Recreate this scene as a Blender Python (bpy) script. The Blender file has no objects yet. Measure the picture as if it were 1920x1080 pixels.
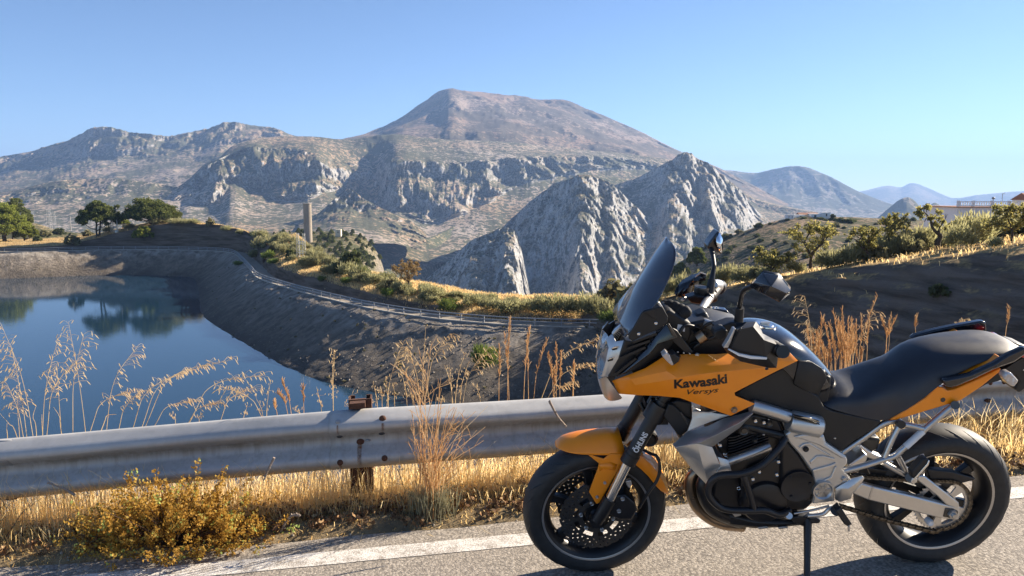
import bpy, bmesh, math, random
import numpy as np
from mathutils import Vector, Matrix
from mathutils.bvhtree import BVHTree

R = math.radians
rng = np.random.default_rng(7)
random.seed(7)
scene = bpy.context.scene
COL = scene.collection

# ------------------------------------------------------------------ camera, light, exposure
CAM_H, PITCH, FPX = 1.5828, 0.1197, 1464.3
cam_d = bpy.data.cameras.new('camera'); cam = bpy.data.objects.new('camera', cam_d)
COL.objects.link(cam); scene.camera = cam
cam.location = (0, 0, CAM_H); cam.rotation_euler = (math.pi/2 - PITCH, 0, 0)
cam_d.sensor_width = 36; cam_d.lens = FPX/1920*36
cam_d.clip_start = 0.05; cam_d.clip_end = 60000

SUN_AZ, SUN_EL = R(62), R(28)
w_ = bpy.data.worlds.new('World'); scene.world = w_; w_.use_nodes = True
nt = w_.node_tree; nt.nodes.clear()
sky = nt.nodes.new('ShaderNodeTexSky'); sky.sky_type = 'NISHITA'; sky.sun_disc = False
sky.sun_elevation = SUN_EL; sky.sun_rotation = SUN_AZ
sky.air_density = 0.85; sky.dust_density = 0.3; sky.ozone_density = 4.0; sky.altitude = 2000
bg = nt.nodes.new('ShaderNodeBackground'); bg.inputs['Strength'].default_value = 0.062
wo = nt.nodes.new('ShaderNodeOutputWorld')
nt.links.new(sky.outputs[0], bg.inputs['Color']); nt.links.new(bg.outputs[0], wo.inputs['Surface'])

sun_d = bpy.data.lights.new('sun', 'SUN'); sun = bpy.data.objects.new('sun', sun_d); COL.objects.link(sun)
sun_d.energy = 5.0; sun_d.angle = R(0.53); sun_d.color = (1.0, 0.87, 0.70)
S_DIR = Vector((math.sin(SUN_AZ)*math.cos(SUN_EL), math.cos(SUN_AZ)*math.cos(SUN_EL), math.sin(SUN_EL)))
sun.rotation_euler = S_DIR.to_track_quat('Z', 'Y').to_euler()
sun.location = (60, 30, 60)

vs = scene.view_settings
vs.view_transform = 'Standard'; vs.look = 'None'; vs.gamma = 1; vs.exposure = 1.45
try: vs.use_curve_mapping = False
except Exception: pass
cy = scene.cycles
scene.render.engine = 'CYCLES'
cy.use_denoising = True
try: cy.denoiser = 'OPENIMAGEDENOISE'
except Exception: pass
cy.max_bounces = 8; cy.diffuse_bounces = 3; cy.glossy_bounces = 4; cy.transmission_bounces = 6; cy.transparent_max_bounces = 8
cy.volume_bounces = 0; cy.caustics_reflective = False; cy.caustics_refractive = False

# ------------------------------------------------------------------ helpers
HD, LEAN, STEER, GX, GY = 0.01321, 0.18812, 0.05535, 0.03007, -0.00734
def road_z(x, y): return GX*x + GY*y
CP, SP = math.cos(PITCH), math.sin(PITCH)
def ray(px, py):
    """direction of the line of sight through a point of the photograph, y component 1"""
    x = (px-960)/FPX; v = -(py-540)/FPX
    d = np.array((x, CP + v*SP, v*CP - SP)); return d/d[1]
def U(px, py, Y):
    d = ray(px, py); return np.array((d[0]*Y, Y, CAM_H + d[2]*Y))
def UZ(px, py, z):
    d = ray(px, py); Y = (z-CAM_H)/d[2]; return np.array((d[0]*Y, Y, z))

def tag(o, label=None, cat=None, group=None, kind=None):
    if label: o['label'] = label
    if cat: o['category'] = cat
    if group: o['group'] = group
    if kind: o['kind'] = kind
    return o
def empty(name, loc=(0, 0, 0), **k):
    o = bpy.data.objects.new(name, None); COL.objects.link(o); o.location = loc; o.empty_display_size = .2
    return tag(o, **k)
def mesh(name, V, F, mat, parent=None, smooth=None, **k):
    me = bpy.data.meshes.new(name)
    V = np.asarray(V, float).reshape(-1, 3)
    me.from_pydata(V.tolist(), [], [list(map(int, f)) for f in F]); me.update()
    return mobj(name, me, mat, parent, smooth, **k)
def mobj(name, me, mat, parent=None, smooth=None, **k):
    if mat is not None and not me.materials: me.materials.append(mat)
    if smooth is not None:
        me.shade_smooth()
        if smooth < 180: me.set_sharp_from_angle(angle=R(smooth))
    o = bpy.data.objects.new(name, me); COL.objects.link(o); o.parent = parent
    return tag(o, **k)
def quads(name, V, n, mat, parent=None, attr=None, smooth=None, **k):
    """fast: V is (count*n,3), each n consecutive vertices are one face"""
    V = np.asarray(V, np.float32).reshape(-1, 3); nf = len(V)//n
    me = bpy.data.meshes.new(name); me.vertices.add(len(V)); me.vertices.foreach_set('co', V.ravel())
    me.loops.add(len(V)); me.loops.foreach_set('vertex_index', np.arange(len(V), dtype=np.int32))
    me.polygons.add(nf); me.polygons.foreach_set('loop_start', np.arange(0, len(V), n, dtype=np.int32))
    me.update(calc_edges=True)
    if attr is not None:
        a = me.attributes.new('rnd', 'FLOAT', 'FACE'); a.data.foreach_set('value', np.asarray(attr, np.float32))
    return mobj(name, me, mat, parent, smooth, **k)
def grid(name, P, mat, parent=None, smooth=180, **k):
    """P: (m,n,3) array of points"""
    m, n = P.shape[:2]
    i = np.arange(m*n).reshape(m, n)
    F = np.stack([i[:-1, :-1], i[:-1, 1:], i[1:, 1:], i[1:, :-1]], -1).reshape(-1, 4)
    me = bpy.data.meshes.new(name); me.vertices.add(m*n); me.vertices.foreach_set('co', P.astype(np.float32).ravel())
    me.loops.add(F.size); me.loops.foreach_set('vertex_index', F.astype(np.int32).ravel())
    me.polygons.add(len(F)); me.polygons.foreach_set('loop_start', np.arange(0, F.size, 4, dtype=np.int32))
    me.update(calc_edges=True)
    return mobj(name, me, mat, parent, smooth, **k)
def bevel(o, w=.004, seg=2, ang=35):
    m = o.modifiers.new('bevel', 'BEVEL'); m.width = w; m.segments = seg; m.limit_method = 'ANGLE'; m.angle_limit = R(ang)
    return o
def subsurf(o, n=2):
    m = o.modifiers.new('subdivision', 'SUBSURF'); m.levels = n; m.render_levels = n; return o
def solidify(o, t, off=-1):
    m = o.modifiers.new('solidify', 'SOLIDIFY'); m.thickness = t; m.offset = off; return o
def catmull(P, n=6):
    P = np.asarray(P, float); Q = np.vstack([2*P[0]-P[1], P, 2*P[-1]-P[-2]]); out = []
    for i in range(1, len(Q)-2):
        for t in np.linspace(0, 1, n, endpoint=False):
            a, b, c, d = Q[i-1:i+3]
            out.append(.5*((2*b)+(-a+c)*t+(2*a-5*b+4*c-d)*t*t+(-a+3*b-3*c+d)*t**3))
    out.append(P[-1]); return np.array(out)
def sweep(P, r, seg=10, caps=True):
    """verts, faces of a tube along P with radius r (scalar or per point)"""
    P = np.asarray(P, float); n = len(P); r = np.broadcast_to(np.asarray(r, float), (n,))
    T = np.gradient(P, axis=0); T /= np.linalg.norm(T, axis=1)[:, None]+1e-12
    ref = np.array((0, 0, 1.)) if abs(T[0][2]) < .9 else np.array((1., 0, 0))
    N = np.cross(T[0], ref); N /= np.linalg.norm(N); V = []
    a = np.linspace(0, 2*np.pi, seg, endpoint=False)
    for i in range(n):
        N = N - T[i]*np.dot(N, T[i]); N /= np.linalg.norm(N)+1e-12; B = np.cross(T[i], N)
        V.append(P[i]+r[i]*(np.cos(a)[:, None]*N+np.sin(a)[:, None]*B))
    V = np.vstack(V); F = []
    for i in range(n-1):
        for j in range(seg):
            k = (j+1) % seg
            F.append((i*seg+j, i*seg+k, (i+1)*seg+k, (i+1)*seg+j))
    if caps: F.append(tuple(range(seg-1, -1, -1))); F.append(tuple((n-1)*seg+j for j in range(seg)))
    return V, F
class MB:
    """collects shapes into one mesh"""
    def __init__(s): s.V = []; s.F = []; s.n = 0
    def add(s, V, F):
        V = np.asarray(V, float).reshape(-1, 3); s.V.append(V); s.F += [tuple(i+s.n for i in f) for f in F]; s.n += len(V); return s
    def tube(s, P, r, seg=8, smooth=0, caps=True):
        if smooth: P = catmull(P, smooth)
        if smooth and np.ndim(r): r = np.interp(np.linspace(0, 1, len(P)), np.linspace(0, 1, len(r)), r)
        return s.add(*sweep(P, r, seg, caps))
    def box(s, c, d, M=None):
        c = np.asarray(c, float); d = np.asarray(d, float)/2
        V = np.array([(x, y, z) for x in (-1, 1) for y in (-1, 1) for z in (-1, 1)])*d
        if M is not None: V = V @ np.asarray(M, float).T
        return s.add(V+c, [(0, 1, 3, 2), (4, 6, 7, 5), (0, 4, 5, 1), (2, 3, 7, 6), (0, 2, 6, 4), (1, 5, 7, 3)])
    def bar(s, a, b, w, h, up=(0, 0, 1)):
        a = np.asarray(a, float); b = np.asarray(b, float); t = b-a; L = np.linalg.norm(t); t /= L
        u = np.cross(up, t); u /= np.linalg.norm(u)+1e-12; v = np.cross(t, u)
        return s.box((a+b)/2, (L, w, h), np.stack([t, u, v], 1))
    def build(s, name, mat, parent=None, smooth=None, **k): return mesh(name, np.vstack(s.V), s.F, mat, parent, smooth, **k)

# ---- vectorised gradient noise
_perm = rng.permutation(256); _perm = np.concatenate([_perm, _perm, _perm])
_g = rng.normal(size=(256, 3)); _g /= np.linalg.norm(_g, axis=1)[:, None]
def noise(P):
    P = np.asarray(P, float); sh = P.shape[:-1]; P = P.reshape(-1, 3)
    I = np.floor(P).astype(int); f = P-I; I &= 255
    u = f*f*f*(f*(f*6-15)+10); out = np.zeros(len(P))
    for dx in (0, 1):
        wx = u[:, 0] if dx else 1-u[:, 0]
        for dy in (0, 1):
            wy = u[:, 1] if dy else 1-u[:, 1]
            for dz in (0, 1):
                wz = u[:, 2] if dz else 1-u[:, 2]
                h = _perm[_perm[_perm[I[:, 0]+dx]+I[:, 1]+dy]+I[:, 2]+dz]
                out += wx*wy*wz*((f-(dx, dy, dz))*_g[h]).sum(1)
    return (out*1.6).reshape(sh)
def fbm(P, o=4, ridged=False, lac=2.03, gain=.5):
    P = np.asarray(P, float); s = 0; a = 1; tot = 0
    for i in range(o):
        n = noise(P+i*17.3); n = 1-2*np.abs(n) if ridged else n
        s = s+a*n; tot += a; a *= gain; P = P*lac
    return s/tot

# ------------------------------------------------------------------ materials
class NT:
    def __init__(s, name):
        s.m = bpy.data.materials.new(name); s.m.use_nodes = True; s.t = s.m.node_tree; s.b = s.t.nodes['Principled BSDF']; s.out = s.t.nodes['Material Output']
    def n(s, typ, ins=None, **pr):
        nd = s.t.nodes.new(typ)
        for k, v in pr.items(): setattr(nd, k, v)
        for k, v in (ins or {}).items(): s.set(nd.inputs[k], v)
        return nd
    def set(s, sock, v):
        if isinstance(v, bpy.types.NodeSocket): s.t.links.new(v, sock)
        elif isinstance(v, tuple) and len(v) == 3 and sock.type == 'RGBA': sock.default_value = (*v, 1)
        else: sock.default_value = v
    def bs(s, **k):
        for a, v in k.items(): s.set(s.b.inputs[a.replace('_', ' ')], v)
        return s
    def pos(s, world=True):
        if world: return s.n('ShaderNodeNewGeometry').outputs['Position']
        return s.n('ShaderNodeTexCoord').outputs['Object']
    def tex(s, scale, detail=4, rough=.55, vec=None, dist=0):
        return s.n('ShaderNodeTexNoise', {'Vector': vec if vec is not None else s.pos(False), 'Scale': scale, 'Detail': detail, 'Roughness': rough, 'Distortion': dist}).outputs['Fac']
    def vor(s, scale, vec=None, feature='F1', out='Distance', rand=1.):
        return s.n('ShaderNodeTexVoronoi', {'Vector': vec if vec is not None else s.pos(False), 'Scale': scale, 'Randomness': rand}, feature=feature).outputs[out]
    def ramp(s, f, stops):
        nd = s.n('ShaderNodeValToRGB', {'Fac': f}); cr = nd.color_ramp
        while len(cr.elements) < len(stops): cr.elements.new(.5)
        for e, (p, c) in zip(cr.elements, stops):
            e.position = p; e.color = (*c, 1) if isinstance(c, tuple) else (c, c, c, 1)
        return nd.outputs['Color']
    def mix(s, f, a, b, mode='MIX'):
        nd = s.n('ShaderNodeMix', data_type='RGBA', blend_type=mode); s.set(nd.inputs[0], f); s.set(nd.inputs[6], a); s.set(nd.inputs[7], b); return nd.outputs[2]
    def math(s, op, a, b=0., clamp=False):
        nd = s.n('ShaderNodeMath', operation=op, use_clamp=clamp); s.set(nd.inputs[0], a); s.set(nd.inputs[1], b); return nd.outputs[0]
    def bump(s, h, strength=.3, dist=.01):
        nd = s.n('ShaderNodeBump', {'Height': h, 'Strength': strength, 'Distance': dist}); s.set(s.b.inputs['Normal'], nd.outputs[0]); return s
    def scalevec(s, v, x, y, z):
        return s.n('ShaderNodeVectorMath', {0: v, 1: (x, y, z)}, operation='MULTIPLY').outputs[0]
    def attr(s, name): return s.n('ShaderNodeAttribute', attribute_name=name).outputs['Fac']
    def objrnd(s): return s.n('ShaderNodeObjectInfo').outputs['Random']
def simple(name, col, rough=.5, metal=0, var=.12, scale=40, bump=0, bdist=.002, **k):
    t = NT(name); f = t.tex(scale, 5)
    c0 = tuple(c*(1-var) for c in col); c1 = tuple(min(1, c*(1+var)) for c in col)
    t.bs(Base_Color=t.ramp(f, [(.3, c0), (.7, c1)]), Roughness=t.math('MULTIPLY_ADD', f, .16) if False else rough, Metallic=float(metal), **k)
    if var: t.set(t.b.inputs['Roughness'], t.ramp(t.tex(scale*.4, 3), [(.3, max(0, rough-.05)), (.7, min(1, rough+.07))]))
    if bump: t.bump(t.tex(scale*6, 3), bump, bdist)
    return t.m
# ================================================================== terrain
def mountain_mat(name, rock=(.34, .315, .285), warm=(.40, .29, .19), scrub=(.062, .066, .036), earth=(.27, .20, .125), lo=.45, hi=.72, sc=1., cover=.5, bumpd=6.):
    t = NT(name); P = t.pos(); nz = t.n('ShaderNodeSeparateXYZ', {0: t.n('ShaderNodeNewGeometry').outputs['Normal']}).outputs[2]
    n1 = t.tex(.004*sc, 8, .6, P); n2 = t.tex(.03*sc, 6, .65, P); n3 = t.tex(.0015*sc, 5, .55, P)
    streak = t.tex(.02*sc, 6, .6, t.scalevec(P, 1, 1, .18), 1.2)
    rockc = t.mix(t.ramp(n2, [(.35, 0.), (.75, 1.)]), tuple(c*.58 for c in rock), tuple(min(1, c*1.22) for c in rock))
    rockc = t.mix(t.ramp(streak, [(.56, 0.), (.74, .8)]), rockc, warm)
    spots = t.vor(.045*sc, P); spots2 = t.vor(.10*sc, P)
    dens = t.ramp(n1, [(.5-.25*cover, .24), (.5+.18*cover, .78)])
    s1 = t.math('LESS_THAN', spots, dens); s2 = t.math('LESS_THAN', spots2, t.math('MULTIPLY', dens, .85))
    sh = t.math('MAXIMUM', s1, s2)
    ground = t.mix(t.ramp(n3, [(.42, 0.), (.6, 1.)]), earth, tuple(.55*a+.45*b for a, b in zip(earth, rock)))
    ground = t.mix(t.math('MULTIPLY', sh, .95), ground, scrub)
    w = t.math('ADD', nz, t.math('MULTIPLY', t.math('SUBTRACT', n2, .5), .5))
    w = t.ramp(w, [(lo, 0.), (hi, 1.)])
    rockc = t.mix(t.math('MULTIPLY', s2, .6), rockc, scrub)
    t.bs(Base_Color=t.mix(w, rockc, ground), Roughness=.95); t.b.inputs['Specular IOR Level'].default_value = .1
    h = t.math('ADD', t.math('MULTIPLY', n2, .8), t.math('MULTIPLY', streak, .6))
    t.bump(h, .8, bumpd); return t.m

def interp_cols(cols, xs):
    """cols: [(px, [(py, Y, cliff), ...])], smooth in px"""
    px = np.array([c[0] for c in cols], float); D = np.array([[tuple(r)+(0,)*(3-len(r)) for r in c[1]] for c in cols], float)
    out = np.empty((len(xs), D.shape[1], 3))
    for j in range(D.shape[1]):
        for k in range(3):
            y = D[:, j, k]; d = np.gradient(y, px)
            i = np.clip(np.searchsorted(px, xs)-1, 0, len(px)-2); h = px[i+1]-px[i]; u = (xs-px[i])/h
            sl = (y[i+1]-y[i])/h; m0 = np.clip(d[i], -3*abs(sl), 3*abs(sl)); m1 = np.clip(d[i+1], -3*abs(sl), 3*abs(sl))
            out[:, j, k] = (2*u**3-3*u*u+1)*y[i]+(u**3-2*u*u+u)*h*m0+(-2*u**3+3*u*u)*y[i+1]+(u**3-u*u)*h*m1
    return out
def sheet(name, cols, mat, step=2.2, rows=10, A=(40, 14), lam=(140, 60), back=.25, jag=1., fine=1., seed=0, smooth=180, vstretch=.22, label=None):
    xs = np.arange(cols[0][0], cols[-1][0]+.1, step); C = interp_cols(cols, xs); nr = C.shape[1]
    # resample rows
    T = []
    for j in range(nr-1): T += list(np.linspace(j, j+1, rows, endpoint=False))
    T.append(nr-1); T = np.array(T); j0 = np.minimum(T.astype(int), nr-2); f = T-j0
    G = C[:, j0]*(1-f)[None, :, None]+C[:, j0+1]*f[None, :, None]
    px = np.repeat(xs[:, None], G.shape[1], 1); py, Y, cl = G[..., 0], G[..., 1], np.clip(G[..., 2], 0, 1)
    vx = (px-960)/FPX; vv = -(py-540)/FPX; dy = CP+vv*SP
    P = np.stack([vx/dy*Y, Y, CAM_H+(vv*CP-SP)/dy*Y], -1)
    # outward direction: toward the viewer's side and up
    out = np.stack([-vx/dy, -np.ones_like(vx), np.zeros_like(vx)], -1); out /= np.linalg.norm(out, axis=-1)[..., None]
    S = P+seed*311.7
    warp = np.stack([noise(S/(lam[0]*1.3)+k*9.1) for k in range(3)], -1)*lam[0]*.35
    W = S+warp
    # ribs and gullies running down the cliff: each octave finer across and still tall
    rib = 0; tot = 0; am = 1.; lx = lam[0]*1.15; vz_ = vstretch
    for o_ in range(6):
        n_ = noise(W/np.array((lx, lx*1.8, lx/vz_))+o_*13.7); n_ = (1-2*np.abs(n_)) if o_ < 4 else n_*1.3
        rib = rib+am*n_; tot += am; am *= .60; lx *= .49; vz_ = min(.75, vz_*1.45)
    rib = rib/tot*1.25
    steps = noise(np.stack([S[..., 0]/(lam[0]*3), S[..., 1]/(lam[0]*3), S[..., 2]/(lam[0]*.42)], -1))*.5+np.abs(noise(np.stack([W[..., 0]/(lam[0]*1.1), W[..., 1]/(lam[0]*1.1), W[..., 2]/(lam[0]*.8)], -1)+31.))*.75-.25
    gul = fbm(W/np.array((lam[1]*2.0, lam[1]*5., lam[1]*4.)), 5, True, gain=.52)
    fin = fbm(S/(lam[1]*.40), 5)*.6+fbm(S/(lam[1]*.17), 4, True)*.5
    disp = cl*A[0]*(rib+steps) + (1-cl)*A[1]*(gul*1.0) + fine*(.30+.70*cl)*A[0]*.20*fin
    edge = np.ones_like(disp)
    P = P+out*disp[..., None]*.9; P[..., 2] += disp*.22*jag*edge
    # back slope
    b = P[:, :1].copy(); bb = []
    for k in (1, 2, 3): q = b.copy(); q[..., 1] += back*Y[:, :1]*k*.33; q[..., 0] += back*Y[:, :1]*k*.33*(vx/dy)[:, :1]; q[..., 2] -= back*Y[:, :1]*(.06*k+.07*k*k*.6); bb.append(q)
    P = np.concatenate(bb[::-1]+[P], 1)
    P = P[:, ::-1]     # bottom to top, so that normals face the viewer
    return grid(name, P.transpose(1, 0, 2)[:, :, :], mat, None, smooth, kind='structure')

m_table = mountain_mat('table_mountain_rock', rock=(.31, .275, .25), earth=(.25, .175, .125), scrub=(.09, .078, .058), cover=.5, lo=.4, hi=.68, sc=.7)
m_left = mountain_mat('left_ridge_rock', rock=(.37, .345, .325), warm=(.42, .29, .20), earth=(.30, .22, .15), scrub=(.075, .08, .05), cover=.8, lo=.42, hi=.68, sc=.8)
m_cliff = mountain_mat('limestone_cliff', rock=(.42, .405, .39), warm=(.42, .32, .23), earth=(.31, .225, .15), scrub=(.075, .08, .05), lo=.45, hi=.68, cover=1.1, sc=1.1)
m_gorge = mountain_mat('gorge_limestone', rock=(.46, .45, .435), warm=(.50, .38, .27), scrub=(.07, .075, .05), lo=.56, hi=.84, cover=1., sc=1.6, bumpd=4)
m_green = mountain_mat('scrub_slope', rock=(.30, .27, .22), scrub=(.075, .085, .048), earth=(.25, .205, .125), lo=.0, hi=.3, cover=1.5, sc=1.5)
m_far = mountain_mat('far_hill_rock', rock=(.28, .25, .22), earth=(.22, .18, .13), cover=.6, lo=.3, hi=.6, sc=.35)

# farthest ranges, back to front: (photo x, [(photo y, depth in metres, cliffness), ...])
sheet('far_range', [(1560, [(372, 14000), (410, 11000)]), (1620, [(358, 14000), (410, 11000)]), (1668, [(349, 14000), (410, 11000)]), (1690, [(352, 14000), (410, 11000)]), (1706, [(345, 14000), (410, 11000)]), (1738, [(352, 14000), (410, 11000)]), (1760, [(362, 14000), (412, 11000)]), (1780, [(371, 14000), (412, 11000)]), (1830, [(367, 13000), (412, 11000)]), (1870, [(363, 13000), (412, 11000)]), (1920, [(359, 13000), (412, 11000)]), (2100, [(350, 13000), (412, 11000)]), (2500, [(356, 12500), (414, 11000)])],
      m_far, 3, 14, A=(220, 160), lam=(700, 420), jag=.35)
sheet('east_mountain', [(1300, [(330, 7600, .1), (360, 7000, .3), (430, 5600)]), (1365, [(321, 7600, .1), (360, 7000, .3), (430, 5600)]), (1420, [(326, 7500, .2), (365, 6900, .3), (430, 5600)]), (1450, [(320, 7400, .2), (365, 6900, .4), (430, 5600)]), (1485, [(314, 7300, .3), (365, 6800, .5), (430, 5600)]), (1510, [(316, 7300, .3), (368, 6800, .5), (430, 5600)]), (1548, [(330, 7200, .3), (375, 6700, .5), (430, 5600)]), (1600, [(357, 7000, .3), (388, 6600, .5), (430, 5600)]), (1655, [(378, 6800, .2), (400, 6400, .4), (430, 5600)]), (1700, [(394, 6600, .2), (410, 6300, .3), (430, 5600)]), (1780, [(412, 6400, .1), (420, 6200, .1), (430, 5600)])],
      m_far, 2.4, 16, A=(260, 170), lam=(520, 300), jag=.3)
sheet('twin_peak', [(1600, [(422, 3700, .3), (440, 3300)]), (1640, [(412, 3700, .6), (440, 3300)]), (1665, [(392, 3700, .6), (440, 3300)]), (1688, [(375, 3700, .7), (440, 3300)]), (1702, [(371, 3700, .7), (440, 3300)]), (1716, [(378, 3700, .7), (440, 3300)]), (1728, [(392, 3700, .6), (440, 3300)]), (1740, [(388, 3700, .6), (440, 3300)]), (1752, [(381, 3700, .6), (440, 3300)]), (1768, [(390, 3700, .6), (440, 3300)]), (1800, [(408, 3700, .4), (440, 3300)]), (1850, [(425, 3700, .2), (440, 3300)])],
      m_far, 2, 14, A=(90, 50), lam=(160, 110), jag=.25, seed=2)
# table mountain: flat summit falling away to the right
sheet('table_mountain', [(640, [(264, 4300, .1), (270, 4000, .1), (285, 3700, .1), (330, 3250, .1)]), (700, [(247, 4900, .1), (254, 4500, .1), (272, 3900, .1), (330, 3250, .1)]), (760, [(219, 5300, .1), (232, 4800, .1), (258, 3950, .1), (330, 3250, .1)]), (800, [(192, 5400, .3), (216, 4850, .2), (254, 3950, .1), (330, 3250, .1)]), (826, [(175, 5400, .4), (205, 4850, .3), (252, 3950, .1), (330, 3250, .1)]), (840, [(171, 5350, .2), (196, 4700, .2), (250, 3900, .1), (330, 3250, .1)]), (880, [(175, 5450, .2), (198, 4850, .3), (252, 3950, .1), (330, 3250, .1)]), (960, [(184, 5550, .2), (204, 5000, .3), (256, 4000, .05), (330, 3300, .1)]), (1020, [(190, 5650, .2), (207, 5100, .3), (260, 4050, .05), (335, 3350, .1)]), (1064, [(194, 5650, .3), (213, 5150, .3), (264, 4100, .05), (340, 3400, .1)]), (1100, [(209, 5650, .1), (226, 5150, .15), (272, 4150, .05), (345, 3450, .1)]), (1160, [(232, 5550, .1), (250, 5000, .1), (286, 4150, .1), (350, 3500, .1)]), (1220, [(260, 5350, .1), (272, 4950, .1), (300, 4200, .1), (355, 3550, .1)]), (1290, [(293, 5200, .2), (300, 5000, .2), (322, 4300, .1), (370, 3600, .1)]), (1350, [(318, 5100, .2), (328, 4900, .2), (348, 4300, .1), (390, 3600, .1)]), (1420, [(352, 4900, .1), (360, 4700, .1), (378, 4200, .1), (410, 3600, .1)]), (1480, [(384, 4700, .1), (390, 4500, .1), (400, 4200, .1), (425, 3600, .1)])],
      m_table, 2.2, 16, A=(150, 230), lam=(230, 250), jag=.12, seed=5)
# long ridge on the left
sheet('left_ridge', [(-620, [(340, 4600, .4), (360, 4300, .4), (390, 3400, .1), (445, 2300, .1)]), (-400, [(312, 4500, .6), (345, 4200, .5), (384, 3350, .1), (442, 2300, .1)]), (-260, [(322, 4450, .5), (350, 4150, .5), (384, 3300, .1), (440, 2300, .1)]), (-120, [(318, 4400, .4), (345, 4100, .5), (380, 3300, .1), (440, 2300, .1)]), (0, [(296, 4400, .5), (320, 4150, .5), (362, 3300, .1), (440, 2300, .1)]), (60, [(285, 4400, .6), (314, 4150, .5), (355, 3300, .1), (440, 2300, .1)]), (120, [(266, 4400, .8), (305, 4100, .6), (350, 3300, .1), (440, 2300, .2)]), (190, [(243, 4300, .9), (300, 4000, .5), (345, 3300, .1), (440, 2300, .2)]), (250, [(252, 4300, .9), (300, 4000, .4), (340, 3300, .1), (440, 2300, .1)]), (310, [(258, 4400, .9), (295, 4000, .3), (335, 3300, .0), (440, 2300, .1)]), (380, [(246, 4500, .9), (288, 4000, .3), (330, 3300, .0), (440, 2300, .1)]), (418, [(234, 4500, .9), (282, 4000, .3), (328, 3300, .0), (440, 2300, .1)]), (450, [(233, 4500, .9), (280, 4000, .3), (328, 3300, .0), (440, 2300, .1)]), (500, [(240, 4500, .9), (280, 4000, .3), (328, 3300, .0), (440, 2300, .1)]), (540, [(255, 4500, .8), (282, 4000, .3), (328, 3300, .0), (440, 2300, .1)]), (600, [(268, 4400, .5), (290, 4000, .3), (328, 3300, .0), (440, 2300, .1)])],
      m_left, 2.2, 14, A=(150, 90), lam=(150, 130), jag=.22, seed=8)
# lower terrace of cliffs on the far left
sheet('left_terrace', [(-620, [(400, 2600, .2), (415, 2500, .4), (440, 2350, .1), (480, 1500)]), (-350, [(385, 2600, .2), (402, 2500, .7), (430, 2350, .2), (480, 1500)]), (-120, [(375, 2600, .2), (395, 2500, .8), (425, 2350, .2), (480, 1500)]), (0, [(362, 2600, .2), (370, 2500, .9), (392, 2350, .2), (480, 1500)]), (110, [(340, 2600, .2), (360, 2500, .9), (385, 2350, .2), (480, 1500)]), (200, [(335, 2600, .1), (365, 2500, .3), (385, 2350, .1), (480, 1500)]), (300, [(345, 2600, .1), (372, 2500, .1), (395, 2300, .1), (480, 1500)]), (380, [(360, 2500, .1), (380, 2450, .1), (405, 2300, .1), (480, 1500)])],
      m_cliff, 2.2, 12, A=(60, 40), lam=(70, 70), jag=.2, seed=11)
# the great wall of limestone cliffs
def cliffs(rows):
    """(x, ridge y, cliff top y, cliff foot y, slope foot y, depths of ridge, cliff top, foot, slope foot, cliffness)"""
    out = []
    for x, y0, y1, y2, y3, r0, r1, r2, r3_, c in rows: out.append((x, [(y0, r0, .08), (y1-2, r1+25, .12), (y1+4, r1, c), (y2-3, r2, c), (y2+4, r2-40, .12), (y3, r3_, .06)]))
    return out
sheet('cliff_range', cliffs([(270, 398, 402, 408, 470, 2500, 2450, 2400, 1500, .3), (320, 360, 364, 390, 470, 2700, 2600, 2450, 1500, .7), (350, 340, 345, 376, 470, 2780, 2680, 2500, 1500, .8), (385, 308, 312, 384, 470, 2850, 2730, 2450, 1500, .9), (412, 296, 300, 380, 470, 2880, 2700, 2430, 1500, .95), (432, 278, 292, 345, 470, 2960, 2780, 2620, 1500, .9), (470, 264, 276, 352, 470, 3080, 2860, 2660, 1500, 1.), (510, 258, 280, 368, 470, 3160, 2900, 2560, 1500, 1.), (560, 256, 282, 372, 470, 3220, 2860, 2520, 1500, 1.), (596, 258, 294, 364, 472, 3260, 2780, 2560, 1550, 1.), (625, 262, 302, 356, 474, 3300, 2900, 2700, 1600, .9), (660, 262, 306, 366, 476, 3340, 3040, 2820, 1640, .7), (704, 256, 306, 384, 478, 3380, 3080, 2800, 1680, .6), (742, 254, 302, 392, 480, 3400, 2790, 2560, 1750, 1.), (800, 260, 304, 414, 490, 3420, 2860, 2500, 1850, 1.), (860, 264, 306, 402, 490, 3450, 2900, 2560, 1950, 1.), (920, 266, 300, 376, 490, 3480, 2980, 2700, 2050, 1.), (960, 268, 297, 352, 484, 3500, 3060, 2860, 2100, 1.), (1000, 272, 296, 336, 480, 3540, 3140, 2960, 2150, .95), (1040, 276, 295, 331, 470, 3580, 3220, 3060, 2200, .95), (1100, 282, 294, 318, 460, 3620, 3320, 3200, 2250, .9), (1180, 290, 300, 314, 450, 3650, 3450, 3360, 2300, .8), (1280, 306, 313, 324, 450, 3700, 3560, 3480, 2350, .5), (1420, 372, 378, 384, 450, 3600, 3500, 3450, 2400, .2), (1560, 404, 408, 412, 450, 3500, 3400, 3300, 2500, .1)]),
      m_cliff, 1.7, 14, A=(120, 55), lam=(110, 105), jag=.16, seed=14)
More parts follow.
